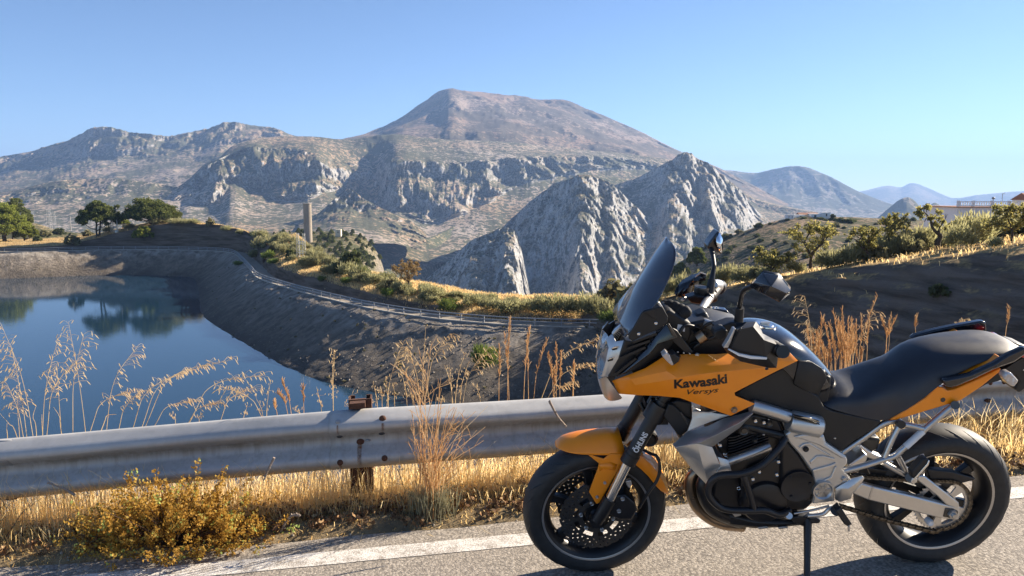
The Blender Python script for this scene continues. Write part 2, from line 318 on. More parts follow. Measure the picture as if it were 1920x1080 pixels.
# small crag standing in front of the wall
sheet('crag', [(560, [(418, 2000, .3), (425, 1900, .2), (450, 1500)]), (600, [(398, 2050, .6), (412, 1950, .5), (452, 1500)]), (630, [(372, 2100, .8), (400, 1980, .8), (452, 1500)]), (652, [(356, 2120, .9), (400, 2000, .9), (454, 1500)]), (680, [(372, 2100, .9), (405, 2000, .6), (456, 1500)]), (710, [(388, 2080, .5), (410, 2000, .4), (456, 1500)]), (740, [(402, 2060, .3), (425, 1950, .9), (456, 1600, .6)]), (775, [(418, 2050, .6), (440, 1900, 1.), (466, 1650, .6)]), (800, [(440, 2000, .5), (456, 1850, .9), (470, 1650, .3)])],
      m_cliff, 1.9, 14, A=(80, 22), lam=(75, 60), jag=.2, seed=17)
# green slope between the wall and the gorge
sheet('scrub_slope', [(560, [(452, 1900), (480, 1600), (620, 1350)]), (700, [(452, 2000), (480, 1750), (620, 1500)]), (800, [(446, 2150), (500, 1900), (620, 1750)]), (900, [(398, 2600), (450, 2350), (620, 2050)]), (960, [(370, 2800), (430, 2500), (620, 2250)]), (1040, [(342, 2950), (400, 2700), (620, 2350)]), (1100, [(330, 3000), (390, 2750), (620, 2400)]), (1180, [(340, 3000), (400, 2800), (620, 2400)]), (1260, [(400, 2850), (440, 2700), (620, 2300)]), (1400, [(425, 2800), (450, 2500), (620, 2000)]), (1560, [(425, 2800), (450, 2500), (620, 2000)])],
      m_green, 2.4, 16, A=(40, 60), lam=(120, 120), jag=.2, seed=20)
# right hand gorge wall
sheet('gorge_wall', [(1120, [(372, 2700, .1), (400, 2480, .1), (500, 1800, .1)]), (1150, [(350, 2680, .1), (395, 2380, .1), (500, 1760, .1)]), (1200, [(333, 2620, .1), (390, 2300, .2), (500, 1740, .3)]), (1232, [(317, 2560, .2), (380, 2240, .4), (500, 1720, .4)]), (1256, [(305, 2500, .6), (375, 2150, .9), (500, 1670, .6)]), (1288, [(293, 2450, .8), (375, 2190, 1.), (500, 1700, .6)]), (1310, [(301, 2500, .8), (378, 2290, .9), (500, 1780, .5)]), (1332, [(313, 2500, .9), (382, 2200, 1.), (498, 1740, .5)]), (1352, [(329, 2560, .9), (388, 2330, 1.), (494, 1850, .4)]), (1372, [(344, 2640, .9), (395, 2380, 1.), (490, 1900, .4)]), (1394, [(364, 2720, .8), (405, 2450, .8), (480, 2000, .2)]), (1410, [(388, 2760, .6), (420, 2520, .5), (480, 2050, .1)]), (1440, [(412, 2800, .3), (430, 2560, .2), (480, 2100, .1)])],
      m_gorge, 1.6, 28, A=(100, 60), lam=(75, 65), jag=.35, fine=1.6, seed=23)
# pyramid shaped crag of the gorge
sheet('gorge_peak', [(870, [(470, 2250, .2), (500, 2120, .3), (590, 1780, .2)]), (940, [(428, 2200, .4), (470, 2030, .5), (590, 1700, .3)]), (985, [(388, 2150, .7), (450, 1960, .75), (590, 1620, .6)]), (1030, [(354, 2080, .8), (440, 1860, .75), (590, 1520, .6)]), (1066, [(338, 2010, .8), (430, 1740, .6), (590, 1410, .6)]), (1088, [(331, 1960, .9), (425, 1650, 1.), (590, 1330, .9)]), (1104, [(332, 1960, .9), (430, 1680, 1.), (590, 1350, .9)]), (1130, [(341, 1990, .9), (430, 1800, 1.), (590, 1440, .9)]), (1150, [(352, 2000, .9), (440, 1760, 1.), (590, 1400, .9)]), (1170, [(370, 2030, .8), (445, 1840, 1.), (590, 1470, .8)]), (1195, [(392, 2060, .7), (455, 1860, .9), (590, 1480, .6)]), (1230, [(428, 2060, .5), (480, 1880, .6), (590, 1500, .4)]), (1290, [(462, 2000, .4), (500, 1800, .3), (590, 1500, .2)])],
      m_gorge, 1.6, 36, A=(80, 50), lam=(70, 55), jag=.35, fine=1.7, seed=26)
sheet('gorge_fin', [(780, [(540, 1560, .4), (550, 1520, .5), (600, 1380, .4)]), (812, [(512, 1560, .6), (530, 1480, .6), (600, 1330, .5)]), (850, [(482, 1530, .7), (520, 1420, .7), (600, 1270, .6)]), (886, [(450, 1490, .8), (510, 1340, .8), (600, 1190, .7)]), (902, [(444, 1470, .8), (510, 1350, .8), (600, 1210, .8)]), (925, [(434, 1470, .9), (505, 1370, .9), (600, 1220, .8)]), (950, [(427, 1440, .9), (505, 1310, 1.), (600, 1150, .9)]), (966, [(436, 1440, .9), (508, 1320, 1.), (600, 1160, .9)]), (978, [(470, 1470, .8), (520, 1390, 1.), (600, 1200, .8)]), (986, [(510, 1480, .7), (545, 1410, .9), (600, 1230, .8)]), (996, [(560, 1490, .5), (570, 1420, .6), (600, 1280, .5)])],
      m_gorge, 1.6, 36, A=(54, 36), lam=(50, 42), jag=.35, fine=1.6, seed=29)
t = NT('valley_soil'); t.bs(Base_Color=t.ramp(t.tex(.002, 8, .6, t.pos()), [(.35, (.07, .075, .04)), (.65, (.2, .15, .09))]), Roughness=1.)
V = [(-15000, 700, -250), (15000, 700, -250), (15000, 16000, -250), (-15000, 16000, -250)]
mesh('valley_floor', V, [(0, 1, 2, 3)], t.m, kind='structure')

# ------------------------------------------------------------------ reservoir
RIM_Z, WATER_Z = -16.4, -23.6
rim_px = [(-330, 478), (-200, 476), (-90, 474), (0, 473), (60, 472), (170, 469), (280, 468), (380, 470), (432, 474), (452, 488), (470, 508), (484, 522), (540, 541), (620, 562), (700, 580), (800, 596), (880, 604), (960, 610), (1040, 613), (1150, 616)]
rim = [UZ(x, y, RIM_Z)[:2] for x, y in rim_px]
rim_vis = catmull(np.array(rim), 8)
rim_all = np.array(rim+[(21, 96), (25, 82), (28, 66), (30, 50), (24, 40), (0, 36), (-60, 42), (-150, 60), (-230, 110), (-265, 180)])
loop = catmull(np.vstack([rim_all, rim_all[:1]]), 8)[:-1]
def offset_poly(P, d, it=6):
    T = np.roll(P, -1, 0)-np.roll(P, 1, 0); T /= np.linalg.norm(T, axis=1)[:, None]; N = np.stack([T[:, 1], -T[:, 0]], 1)   # right of travel = inside (clockwise loop)
    Qp = P+N*d
    for _ in range(it): Qp = .5*Qp+.25*(np.roll(Qp, 1, 0)+np.roll(Qp, -1, 0))
    return Qp
loop_w = np.interp(960+FPX*loop[:, 0]/np.maximum(loop[:, 1], 20), [-400, 430, 560, 760, 1200], [11, 11, 12, 15.5, 15.5])[:, None]
inner = offset_poly(loop, loop_w)
def strip(name, polys, mat, noise_amp=0, nlam=3., closed=True, sub=10, smooth=180, fix_ends=True, fade=None):
    """surface through successive 3-D polylines with equal point counts"""
    L = []
    for a, b in zip(polys[:-1], polys[1:]):
        for t_ in np.linspace(0, 1, sub, endpoint=False): L.append(a*(1-t_)+b*t_)
    L.append(polys[-1]); G = np.array(L)
    if closed: G = np.concatenate([G, G[:, :1]], 1)
    if noise_amp:
        n = fbm(G/nlam, 5)+.6*fbm(G/(nlam*3.5), 3, True); n -= n.mean(); k = np.ones(len(G))
        if fix_ends: k[0] = 0; k[1] *= .5
        G[..., 2] += n*noise_amp*k[:, None]; G[..., 0] += fbm(G/nlam+5, 3)*noise_amp*.5*k[:, None]
    return grid(name, G, mat, None, smooth, kind='structure')
t = NT('bank_rock'); P = t.pos(); st = t.tex(.5, 7, .65, t.scalevec(P, 1, 1, .4), .6); z = t.n('ShaderNodeSeparateXYZ', {0: P}).outputs[2]
f = t.ramp(t.math('MULTIPLY_ADD', z, .14) if False else t.math('ADD', t.math('MULTIPLY', t.math('ADD', z, 23.6), .14), t.math('MULTIPLY', t.math('SUBTRACT', t.tex(.18, 5, .6, P), .5), .9)), [(.05, (.12, .10, .08)), (.35, (.25, .205, .155)), (.7, (.31, .26, .205)), (.9, (.42, .37, .31))])
c = t.mix(t.ramp(st, [(.38, .75), (.62, 0.)]), f, (.10, .082, .062)); c = t.mix(t.ramp(t.vor(.9, P), [(.05, .7), (.22, 0.)]), c, (.30, .27, .23))
t.bs(Base_Color=c, Roughness=.95); t.bump(t.tex(1.3, 9, .75, P), 1., .8); m_bank = t.m
dense = catmull(np.vstack([loop, loop[:1]]), 5)[:-1]; dense_in = catmull(np.vstack([inner, inner[:1]]), 5)[:-1]
r3 = lambda A, zz: np.concatenate([A, np.full((len(A), 1), zz)], 1)
strip('reservoir_bank', [r3(dense, RIM_Z-.05), r3(dense*.86+dense_in*.14, RIM_Z-.7), r3(dense*.25+dense_in*.75, WATER_Z+1.9), r3(dense_in, WATER_Z+.1), r3(dense_in*1.0+(dense_in-dense)*.15, WATER_Z-1.2)], m_bank, .22, 2.0, sub=18)
t = NT('reservoir_water'); P = t.pos()
t.bs(Base_Color=(.012, .036, .066), Roughness=.03, IOR=1.333); t.b.inputs['Specular IOR Level'].default_value = .5
h = t.math('ADD', t.tex(.55, 3, .5, t.scalevec(P, 1., 2.4, 1)), t.math('MULTIPLY', t.tex(2.2, 3, .5, t.scalevec(P, 1., 2.2, 1)), .35)); t.bump(h, .10, .05)
wp = offset_poly(inner, -.0); cen = inner.mean(0); ring = cen+(dense_in-cen)*1.0
mesh('reservoir_water', r3(offset_poly(loop, loop_w*.86, 2), WATER_Z), [tuple(range(len(loop)))[::-1]], t.m, kind='structure')
# path round the rim, with its pale kerb
t = NT('path_gravel'); t.bs(Base_Color=t.ramp(t.tex(.8, 6, .6, t.pos()), [(.3, (.20, .17, .135)), (.7, (.30, .26, .205))]), Roughness=.95); m_path = t.m
m_kerb = simple('kerb_concrete', (.42, .39, .34), .85, var=.18, scale=1.2)
vis = r3(catmull(np.vstack([loop, loop[:1]]), 3), RIM_Z)[:, :2]
out0, out1 = offset_poly(loop, -.32, 1), offset_poly(loop, -3.6, 2)
strip('rim_kerb', [r3(loop, RIM_Z-.35), r3(loop, RIM_Z+.12), r3(out0, RIM_Z+.12), r3(out0, RIM_Z-.2)], m_kerb, 0, sub=1, smooth=30)
strip('rim_path', [r3(out0, RIM_Z), r3(out1, RIM_Z+.05)], m_path, 0, sub=3)

# ground around the reservoir on the far side: cut face, berm, knoll
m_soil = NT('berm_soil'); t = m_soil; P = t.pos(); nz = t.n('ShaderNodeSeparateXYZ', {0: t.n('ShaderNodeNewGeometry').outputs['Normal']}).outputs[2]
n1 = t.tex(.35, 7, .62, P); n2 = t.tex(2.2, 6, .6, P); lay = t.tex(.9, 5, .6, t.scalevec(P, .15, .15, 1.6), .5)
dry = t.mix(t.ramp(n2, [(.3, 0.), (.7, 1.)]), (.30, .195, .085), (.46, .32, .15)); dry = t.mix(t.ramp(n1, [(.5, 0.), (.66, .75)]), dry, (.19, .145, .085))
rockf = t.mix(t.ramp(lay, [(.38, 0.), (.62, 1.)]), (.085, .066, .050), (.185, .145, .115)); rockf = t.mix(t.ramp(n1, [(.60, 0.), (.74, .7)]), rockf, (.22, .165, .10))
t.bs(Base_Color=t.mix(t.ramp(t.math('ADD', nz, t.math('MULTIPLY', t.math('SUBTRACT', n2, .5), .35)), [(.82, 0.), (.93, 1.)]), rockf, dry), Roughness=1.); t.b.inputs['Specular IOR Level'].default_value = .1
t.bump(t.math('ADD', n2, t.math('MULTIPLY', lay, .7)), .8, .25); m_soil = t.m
def profile_land(name, base, cols, mat, amp=.35, lam=3., sub=6, amp2=0., far_dir=None, k0=3):
    """land standing on a plan polyline 'base' (n,2): cols[i] = list of (outward distance, height) the same length for all i"""
    B = np.asarray(base, float); T = np.gradient(B, axis=0); T /= np.linalg.norm(T, axis=1)[:, None]; N = np.stack([-T[:, 1], T[:, 0]], 1)
    C = np.asarray(cols, float); L = []
    for k in range(C.shape[1]):
        if far_dir is not None and k >= k0: L.append(np.concatenate([B+N*C[:, k0-1, :1]+far_dir*(C[:, k, :1]-C[:, k0-1, :1]), C[:, k, 1:2]], 1))
        else: L.append(np.concatenate([B+N*C[:, k, :1], C[:, k, 1:2]], 1))
    G = []
    for a, b in zip(L[:-1], L[1:]):
        for q in np.linspace(0, 1, sub, endpoint=False): G.append(a*(1-q)+b*q)
    G.append(L[-1]); G = np.array(G)
    n = fbm(G/lam, 5)*amp+fbm(G/(lam*5)+3, 4)*amp2; G[..., 2] += n; G[..., 1] += fbm(G/lam+9, 4)*amp*.8; G[..., 0] += fbm(G/lam+19, 4)*amp*.8
    return grid(name, G, mat, None, 180, kind='structure')
def from_px(pts, keys, n):
    """table keyed on photo x, interpolated to n stations"""
    return np.array([np.interp(np.linspace(0, 1, n), np.linspace(0, 1, len(pts)), [p[k] for p in pts]) for k in keys]).T
# berm: plan line = outer edge of path, from the bend at the knoll to the right
NB = 220
def line_px(pts, z, n, off):
    a = catmull(np.array([UZ(x, y, z)[:2] for x, y in pts]), 12); s = np.r_[0, np.cumsum(np.linalg.norm(np.diff(a, axis=0), axis=1))]
    q = np.linspace(0, s[-1], n); a = np.stack([np.interp(q, s, a[:, 0]), np.interp(q, s, a[:, 1])], 1)
    T = np.gradient(a, axis=0); T /= np.linalg.norm(T, axis=1)[:, None]; return a+np.stack([-T[:, 1], T[:, 0]], 1)*off, q/s[-1]
bl, bs_ = line_px(rim_px[9:], RIM_Z, NB, 3.5)
# stations along the berm (fraction): height of cut, width of top, rise of top
def stat(s, tab): return np.interp(s, [a for a, _ in tab], [b for _, b in tab])
cut = stat(bs_, [(0, 2.4), (.12, 2.2), (.3, 2.6), (.5, 2.3), (.7, 1.7), (.85, 1.0), (1, .7)])
wid = stat(bs_, [(0, 9), (.2, 9), (.4, 8), (.6, 9), (.8, 11), (1, 15)])
rise = stat(bs_, [(0, 4.6), (.1, 4.0), (.25, 1.9), (.4, .8), (.6, .5), (.8, .6), (1, 1.0)])
cols = [[(0, RIM_Z-.1), (1.3, RIM_Z+c*.75), (2.3, RIM_Z+c), (2.3+w*.45, RIM_Z+c+r*.7), (2.3+w, RIM_Z+c+r), (2.3+w*1.5, RIM_Z+c+r-7), (2.3+w*2.6, RIM_Z-24), (2.3+w*3+60, RIM_Z-80)] for c, w, r in zip(cut, wid, rise)]
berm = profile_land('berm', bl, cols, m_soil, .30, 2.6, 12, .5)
# knoll on the left with the dark cut face
kpx = [(-330, 478), (-90, 474), (60, 472), (170, 469), (280, 468), (380, 470), (432, 474), (452, 488), (462, 499)]
kl, ks = line_px(kpx, RIM_Z, 220, 3.6)
kx = np.array([960+FPX*p[0]/p[1] for p in kl])
crest = np.interp(kx, [-400, 60, 120, 170, 230, 280, 330, 400, 450, 480, 520], [1.2, 1.2, 1.4, 3.0, 5.6, 7.6, 8.6, 7.8, 6.2, 5.2, 4.5])
ksc = np.interp(kx, [-400, 300, 390, 440, 490], [1, 1, .55, .3, .16])
cols = [[(0, RIM_Z-.1), (min(c*.2, 2.2), RIM_Z+c*.6), (min(c*.42, 4), RIM_Z+c), (4+14*q, RIM_Z+c+.3), (4+56*q, RIM_Z+c*.55), (4+136*q, RIM_Z-3), (4+256*q, RIM_Z-25), (4+496*q, RIM_Z-110)] for c, q in zip(crest, ksc)]
fd = np.column_stack([np.interp(kx, [-400, 300, 480], [-.62, -.50, -.42]), np.interp(kx, [-400, 300, 480], [.78, .87, .91])])
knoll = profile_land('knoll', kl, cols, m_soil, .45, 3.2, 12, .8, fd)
# rocky rise behind, far left, and the wooded spur that carries the tower
m_spur = mountain_mat('spur_soil', rock=(.29, .25, .205), earth=(.24, .185, .11), scrub=(.06, .066, .03), lo=.35, hi=.62, cover=1.2, sc=7, bumpd=1.2)
rise_o = sheet('rocky_rise', [(-620, [(426, 430, .2), (446, 390, .2), (484, 300)]), (-350, [(412, 430, .2), (438, 390, .3), (482, 300)]), (-120, [(418, 430, .2), (440, 390, .3), (480, 300)]), (0, [(425, 430, .2), (443, 390, .3), (480, 300)]), (60, [(418, 430, .3), (440, 390, .5), (480, 300)]), (110, [(432, 430, .3), (446, 390, .3), (480, 300)]), (180, [(440, 430, .1), (450, 390, .1), (480, 300)])], m_spur, 3, 10, A=(5, 3), lam=(12, 14), jag=.3, seed=31)
spur = sheet('tower_spur', [(430, [(440, 640, .0), (452, 580, .0), (500, 400)]), (520, [(437, 640, .0), (450, 580, .0), (500, 400)]), (600, [(434, 640, .1), (452, 570, .1), (520, 400)]), (660, [(437, 640, .3), (462, 560, .3), (540, 400)]), (690, [(452, 640, .7), (480, 560, .8), (560, 400, .4)]), (715, [(490, 630, .9), (520, 560, .9), (580, 400, .5)]), (730, [(540, 620, .8), (560, 540, .8), (590, 400, .5)]), (760, [(580, 600, .3), (590, 520, .3), (610, 400)])], m_spur, 2.2, 16, A=(12, 8), lam=(26, 30), jag=.25, seed=34)

# ------------------------------------------------------------------ hillside on the right
hp = np.array([(6, 116), (13, 106), (19, 95), (27.6, 75), (34, 66), (39, 58), (45, 48), (52, 34), (60, 15)], float)     # crest in plan
hz = np.array([-15.6, -14.4, -11.0, -6.1, -4.0, -2.3, -.6, .9, 2.0])
s0 = np.linspace(0, 1, len(hp)); n = 240; ss = np.linspace(0, 1, n*1)
hc = catmull(np.column_stack([hp, hz]), 30); s = np.r_[0, np.cumsum(np.linalg.norm(np.diff(hc, axis=0), axis=1))]
hc = np.column_stack([np.interp(np.linspace(0, s[-1], n), s, hc[:, k]) for k in range(3)])
h0 = hc[:, 2]-RIM_Z; run = np.maximum(h0, .3)/.86
# rows: foot of the face, face, crest, plateau behind
Tn = np.gradient(hc[:, :2], axis=0); Tn /= np.linalg.norm(Tn, axis=1)[:, None]; Nn = np.stack([Tn[:, 1], -Tn[:, 0]], 1)      # towards the reservoir
Nn = -Nn if (Nn[n//2] @ np.array((-1, -1))) < 0 else Nn
rows = [(1.0, 0.), (.72, .30), (.40, .64), (.12, .93), (0., 1.)]
L = [np.concatenate([hc[:, :2]+Nn*(run*a)[:, None]+Nn*0, (RIM_Z+h0*b)[:, None]], 1) for a, b in rows]
bd = np.array((.80, .60))
fall = np.clip((hc[:, 0]-16)/14, 0, 1)        # the plateau exists to the right; to the left the land falls to the valley
for dist, dz0, dz1 in ((6, -.3, .55), (22, -2.0, 1.5), (60, -12, 2.3), (130, -50, 2.2), (220, -90, -12), (420, -170, -90)):
    L.append(np.concatenate([hc[:, :2]+bd*dist*np.where(fall < .5, 1., 1.)[:, None], (hc[:, 2]+dz0*(1-fall)+dz1*fall)[:, None]], 1))
G = []
for a, b in zip(L[:-1], L[1:]):
    for q in np.linspace(0, 1, 12, endpoint=False): G.append(a*(1-q)+b*q)
G.append(L[-1]); G = np.array(G)
lay_ = np.abs(((G[..., 2]+.04*G[..., 0]+fbm(G/6, 3)*.6) % 1.5)/1.5-.5)*2
facew = np.zeros(len(G)); facew[2:46] = 1
nn = fbm(G/2.4, 5)*.45+fbm(G/9., 4)*.8*facew[:, None]+.0
G[..., 2] += nn*(.35+.65*facew[:, None]); G[..., :2] += (Nn[None]*((fbm(G/1.6+7, 4)*.5+lay_*.35)*facew[:, None])[..., None])
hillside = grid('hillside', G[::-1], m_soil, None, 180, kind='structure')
m_terr = mountain_mat('terrace_soil', rock=(.24, .19, .145), earth=(.235, .165, .10), scrub=(.055, .06, .03), lo=.2, hi=.5, cover=1.0, sc=6, bumpd=1.5)
terr = sheet('terraced_hill', [(1230, [(520, 420), (530, 400), (580, 300)]), (1290, [(482, 420, .2), (500, 390, .3), (580, 290)]), (1340, [(455, 420, .3), (480, 380, .4), (580, 280)]), (1400, [(432, 420, .3), (465, 370, .4), (570, 270)]), (1450, [(416, 420, .2), (455, 360, .4), (560, 260)]), (1500, [(407, 420, .1), (450, 350, .3), (550, 250)]), (1600, [(408, 430, .1), (445, 350, .2), (540, 240)]), (1700, [(412, 430, .1), (440, 350, .1), (530, 240)]), (1800, [(418, 430, .1), (440, 350, .1), (520, 240)]), (1960, [(424, 430, .1), (440, 350, .1), (520, 240)]), (2400, [(428, 430, .1), (444, 350, .1), (520, 240)])], m_terr, 2.6, 20, A=(6, 5), lam=(16, 22), jag=.4, seed=37)

# ------------------------------------------------------------------ road, verge, near slope
def ground_px(px, py):
    d = ray(px, py); y = CAM_H/(GX*d[0]+GY-d[2]); return np.array((d[0]*y, y))
lnA, lnB = ground_px(520, 1056), ground_px(1330, 979); LD = (lnB-lnA)/np.linalg.norm(lnB-lnA); LN = np.array((-LD[1], LD[0]))
def RL(s, o, dz=0.):
    """point s metres along the white line from its crossing below the rail joint, o metres beyond it (away from the viewer)"""
    p = lnA+LD*s+LN*o; return np.array((p[0], p[1], road_z(p[0], p[1])+dz))
t = NT('asphalt'); P = t.pos(); a1 = t.vor(80, P); a2 = t.tex(220, 3, .7, P); a3 = t.tex(2.2, 6, .6, P); a4 = t.vor(190, P)
agg = t.ramp(t.vor(80, P, out='Color'), [(.2, (.20, .18, .155)), (.5, (.36, .315, .26)), (.85, (.52, .46, .385))])
c = t.mix(t.ramp(a1, [(.46, 0.), (.78, .9)]), agg, (.085, .075, .065)); c = t.mix(t.ramp(a3, [(.4, 0.), (.7, .35)]), c, (.29, .245, .20)); c = t.mix(.30, c, (.36, .315, .26))
t.bs(Base_Color=c, Roughness=.9); t.bump(t.math('ADD', t.math('MULTIPLY', a1, -.6), a2), .8, .006); m_asph = t.m
# road surface, finely divided and slightly uneven
xs = np.r_[np.linspace(-60, -6, 28), np.linspace(-5, 8, 110), np.linspace(9, 60, 28)]; os_ = np.r_[np.linspace(-12, -2.2, 12), np.linspace(-2., .22, 40)]
G = np.array([[RL(s_, o_) for s_ in xs] for o_ in os_]); edge = (os_ > .1)
G[-1, :, :2] += LN*(fbm(np.stack([xs*1.7, xs*0, xs*0], -1), 4)*.07)[:, None]
grid('road', G[:, ::-1], m_asph, None, 180, kind='structure')
t = NT('road_paint'); P = t.pos(); a1 = t.vor(95, P); wear = t.tex(14, 6, .7, P); w2 = t.tex(160, 3, .7, P)
m_ = t.ramp(t.math('ADD', t.math('MULTIPLY', wear, .6), t.math('MULTIPLY', t.math('SUBTRACT', w2, .5), .9)), [(.19, 0.), (.36, 1.)])
c = t.mix(t.ramp(w2, [(.3, 0.), (.7, 1.)]), (.62, .585, .53), (.76, .73, .68)); t.bs(Base_Color=t.mix(m_, (.26, .225, .185), c), Roughness=.75); t.bump(t.math('ADD', t.math('MULTIPLY', a1, -.5), w2), .4, .003)
xs2 = np.r_[np.linspace(-40, -6, 20), np.linspace(-5, 8, 200), np.linspace(9, 40, 20)]
ed = fbm(np.stack([xs2*9, xs2*0, xs2*0], -1), 3)*.006
G = np.array([[RL(s_, -.066+e_, .0025) for s_, e_ in zip(xs2, ed)], [RL(s_, .0, .0025) for s_ in xs2], [RL(s_, .066+e_, .0025) for s_, e_ in zip(xs2, ed[::-1])]])
grid('road_marking', G[:, ::-1], t.m, None, 180, kind='structure')
t = NT('verge_soil'); P = t.pos(); n2 = t.tex(9, 8, .7, P); t.bs(Base_Color=t.ramp(n2, [(.3, (.10, .075, .045)), (.5, (.22, .16, .085)), (.75, (.33, .25, .14))]), Roughness=1.); t.bump(t.tex(60, 6, .7, P), .8, .012); m_verge = t.m
vo = [.20, .27, .34, .42, .5, .66, .85, 1.2, 1.6, 2.2, 3., 5, 9, 14, 20, 27, 31, 36]
vz = [-.02, .012, .03, .035, .03, .00, -.09, -.32, -.62, -1.05, -1.6, -3.2, -6.2, -9.8, -13.2, -16.35, -16.5, -19.6]
xs3 = np.r_[np.linspace(-90, -6, 40), np.linspace(-5.5, 9, 150), np.linspace(9.5, 60, 30)]
G = np.array([[RL(s_, o_, z_) for s_ in xs3] for o_, z_ in zip(vo, vz)])
k = np.clip((np.array(vo)-.2)*3, 0, 1)[:, None]; G[..., 2] += k*(fbm(G*2.2, 4)*.05+fbm(G*.25, 3)*.5*np.clip((np.array(vo)-1)/6, 0, 1)[:, None])
verge = grid('verge', G[:, ::-1], m_verge, None, 180, kind='structure')

# ------------------------------------------------------------------ air
hz_m = bpy.data.materials.new('haze'); hz_m.use_nodes = True; ht = hz_m.node_tree; ht.nodes.clear()
pv = ht.nodes.new('ShaderNodeVolumePrincipled'); ho = ht.nodes.new('ShaderNodeOutputMaterial'); ht.links.new(pv.outputs[0], ho.inputs['Volume'])
pv.inputs['Color'].default_value = (.36, .57, 1., 1); pv.inputs['Density'].default_value = 8e-5; pv.inputs['Anisotropy'].default_value = .15
b = MB().box((0, 7500, 245), (36000, 19000, 1040)); b.build('haze', hz_m, None, kind='stuff')
# ================================================================== finding the ground under a feature
bpy.context.view_layer.update(); DG = bpy.context.evaluated_depsgraph_get()
def hit(px, py, only=None, far=1e9):
    d = Vector(ray(px, py)).normalized(); o = Vector((0, 0, CAM_H))
    for _ in range(12):
        ok, p, nrm, idx, ob, _m = scene.ray_cast(DG, o, d, distance=far)
        if not ok: return None
        if ob.name not in ('haze', 'reservoir_water') and (only is None or ob.name in only): return np.array(p)
        o = p+d*.02
    return None
_hit0 = hit
def hit(px, py, only=None, far=1e9):
    for k in range(0, 46, 3):
        p = _hit0(px, py+k, only, far)
        if p is not None: return p
    return None
def drop(x, y, only=('berm', 'hillside', 'knoll', 'terraced_hill', 'tower_spur', 'rocky_rise', 'verge', 'rim_path', 'rim_kerb')):
    o = Vector((x, y, 900))
    for _ in range(12):
        ok, p, nrm, idx, ob, _m = scene.ray_cast(DG, o, Vector((0, 0, -1)))
        if not ok: return None
        if ob.name in only: return p.z
        o = p-Vector((0, 0, .02))
    return None

# ------------------------------------------------------------------ leaves, trees, shrubs
def leafmat(name, stops, trans=.35, rough=.75):
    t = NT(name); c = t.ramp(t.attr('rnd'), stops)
    hv = t.n('ShaderNodeHueSaturation', {'Color': c, 'Hue': .5, 'Saturation': 1.}); t.set(hv.inputs['Value'], t.math('ADD', .8, t.math('MULTIPLY', t.objrnd(), .4))); c = hv.outputs[0]
    t.bs(Base_Color=c, Roughness=rough); t.b.inputs['Specular IOR Level'].default_value = .25
    tr = t.n('ShaderNodeBsdfTranslucent', {'Color': c}); mx = t.n('ShaderNodeMixShader', {0: trans}); t.t.links.new(t.b.outputs[0], mx.inputs[1]); t.t.links.new(tr.outputs[0], mx.inputs[2])
    t.t.links.new(mx.outputs[0], t.out.inputs['Surface']); return t.m
lf = {}
lf['pine'] = leafmat('pine_needles', [(0., (.09, .11, .02)), (.5, (.20, .23, .04)), (1., (.33, .35, .07))], .5)
lf['darkpine'] = leafmat('dark_pine_needles', [(0., (.065, .08, .025)), (.6, (.13, .155, .04)), (1., (.24, .25, .065))], .45)
lf['almond'] = leafmat('almond_leaves', [(0., (.17, .17, .06)), (.5, (.28, .26, .085)), (.85, (.36, .31, .10)), (1., (.44, .34, .11))], .68)
lf['brown'] = leafmat('withered_leaves', [(0., (.22, .15, .06)), (1., (.38, .26, .11))], .5)
lf['broom'] = leafmat('broom_twigs', [(0., (.17, .175, .08)), (.5, (.29, .28, .135)), (1., (.40, .37, .19))], .6)
lf['green'] = leafmat('fresh_leaves', [(0., (0.077, 0.119, 0.025)), (1., (0.210, 0.266, 0.056))], .4)
lf['olive'] = leafmat('olive_leaves', [(0., (.12, .115, .06)), (.6, (.21, .195, .095)), (1., (.30, .265, .13))], .45)
lf['dark'] = leafmat('dark_leaves', [(0., (.06, .075, .03)), (1., (.14, .155, .055))], .4)
m_bark = simple('bark', (.07, .055, .042), .9, var=.35, scale=6, bump=.6, bdist=.02)
def leafquads(C, n, size, r, flat=1., up=0., asp=1.6, shell=.55, g=rng):
    """C: clump centres (k,3), r: radii; returns quads and a per-face random number that is higher on top of each clump"""
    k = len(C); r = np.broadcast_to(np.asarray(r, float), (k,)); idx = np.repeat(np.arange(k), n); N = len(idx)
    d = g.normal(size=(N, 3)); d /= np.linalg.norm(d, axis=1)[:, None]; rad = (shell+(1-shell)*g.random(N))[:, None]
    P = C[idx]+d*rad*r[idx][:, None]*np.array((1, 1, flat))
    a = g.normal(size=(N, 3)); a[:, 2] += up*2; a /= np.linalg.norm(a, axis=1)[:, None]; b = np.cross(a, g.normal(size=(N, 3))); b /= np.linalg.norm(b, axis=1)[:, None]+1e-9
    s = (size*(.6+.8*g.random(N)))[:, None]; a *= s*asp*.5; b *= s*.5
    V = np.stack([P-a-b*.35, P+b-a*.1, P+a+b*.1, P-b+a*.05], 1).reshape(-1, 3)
    return V, np.clip(g.random(N)*.75+.2*d[:, 2]+.1, 0, 1)
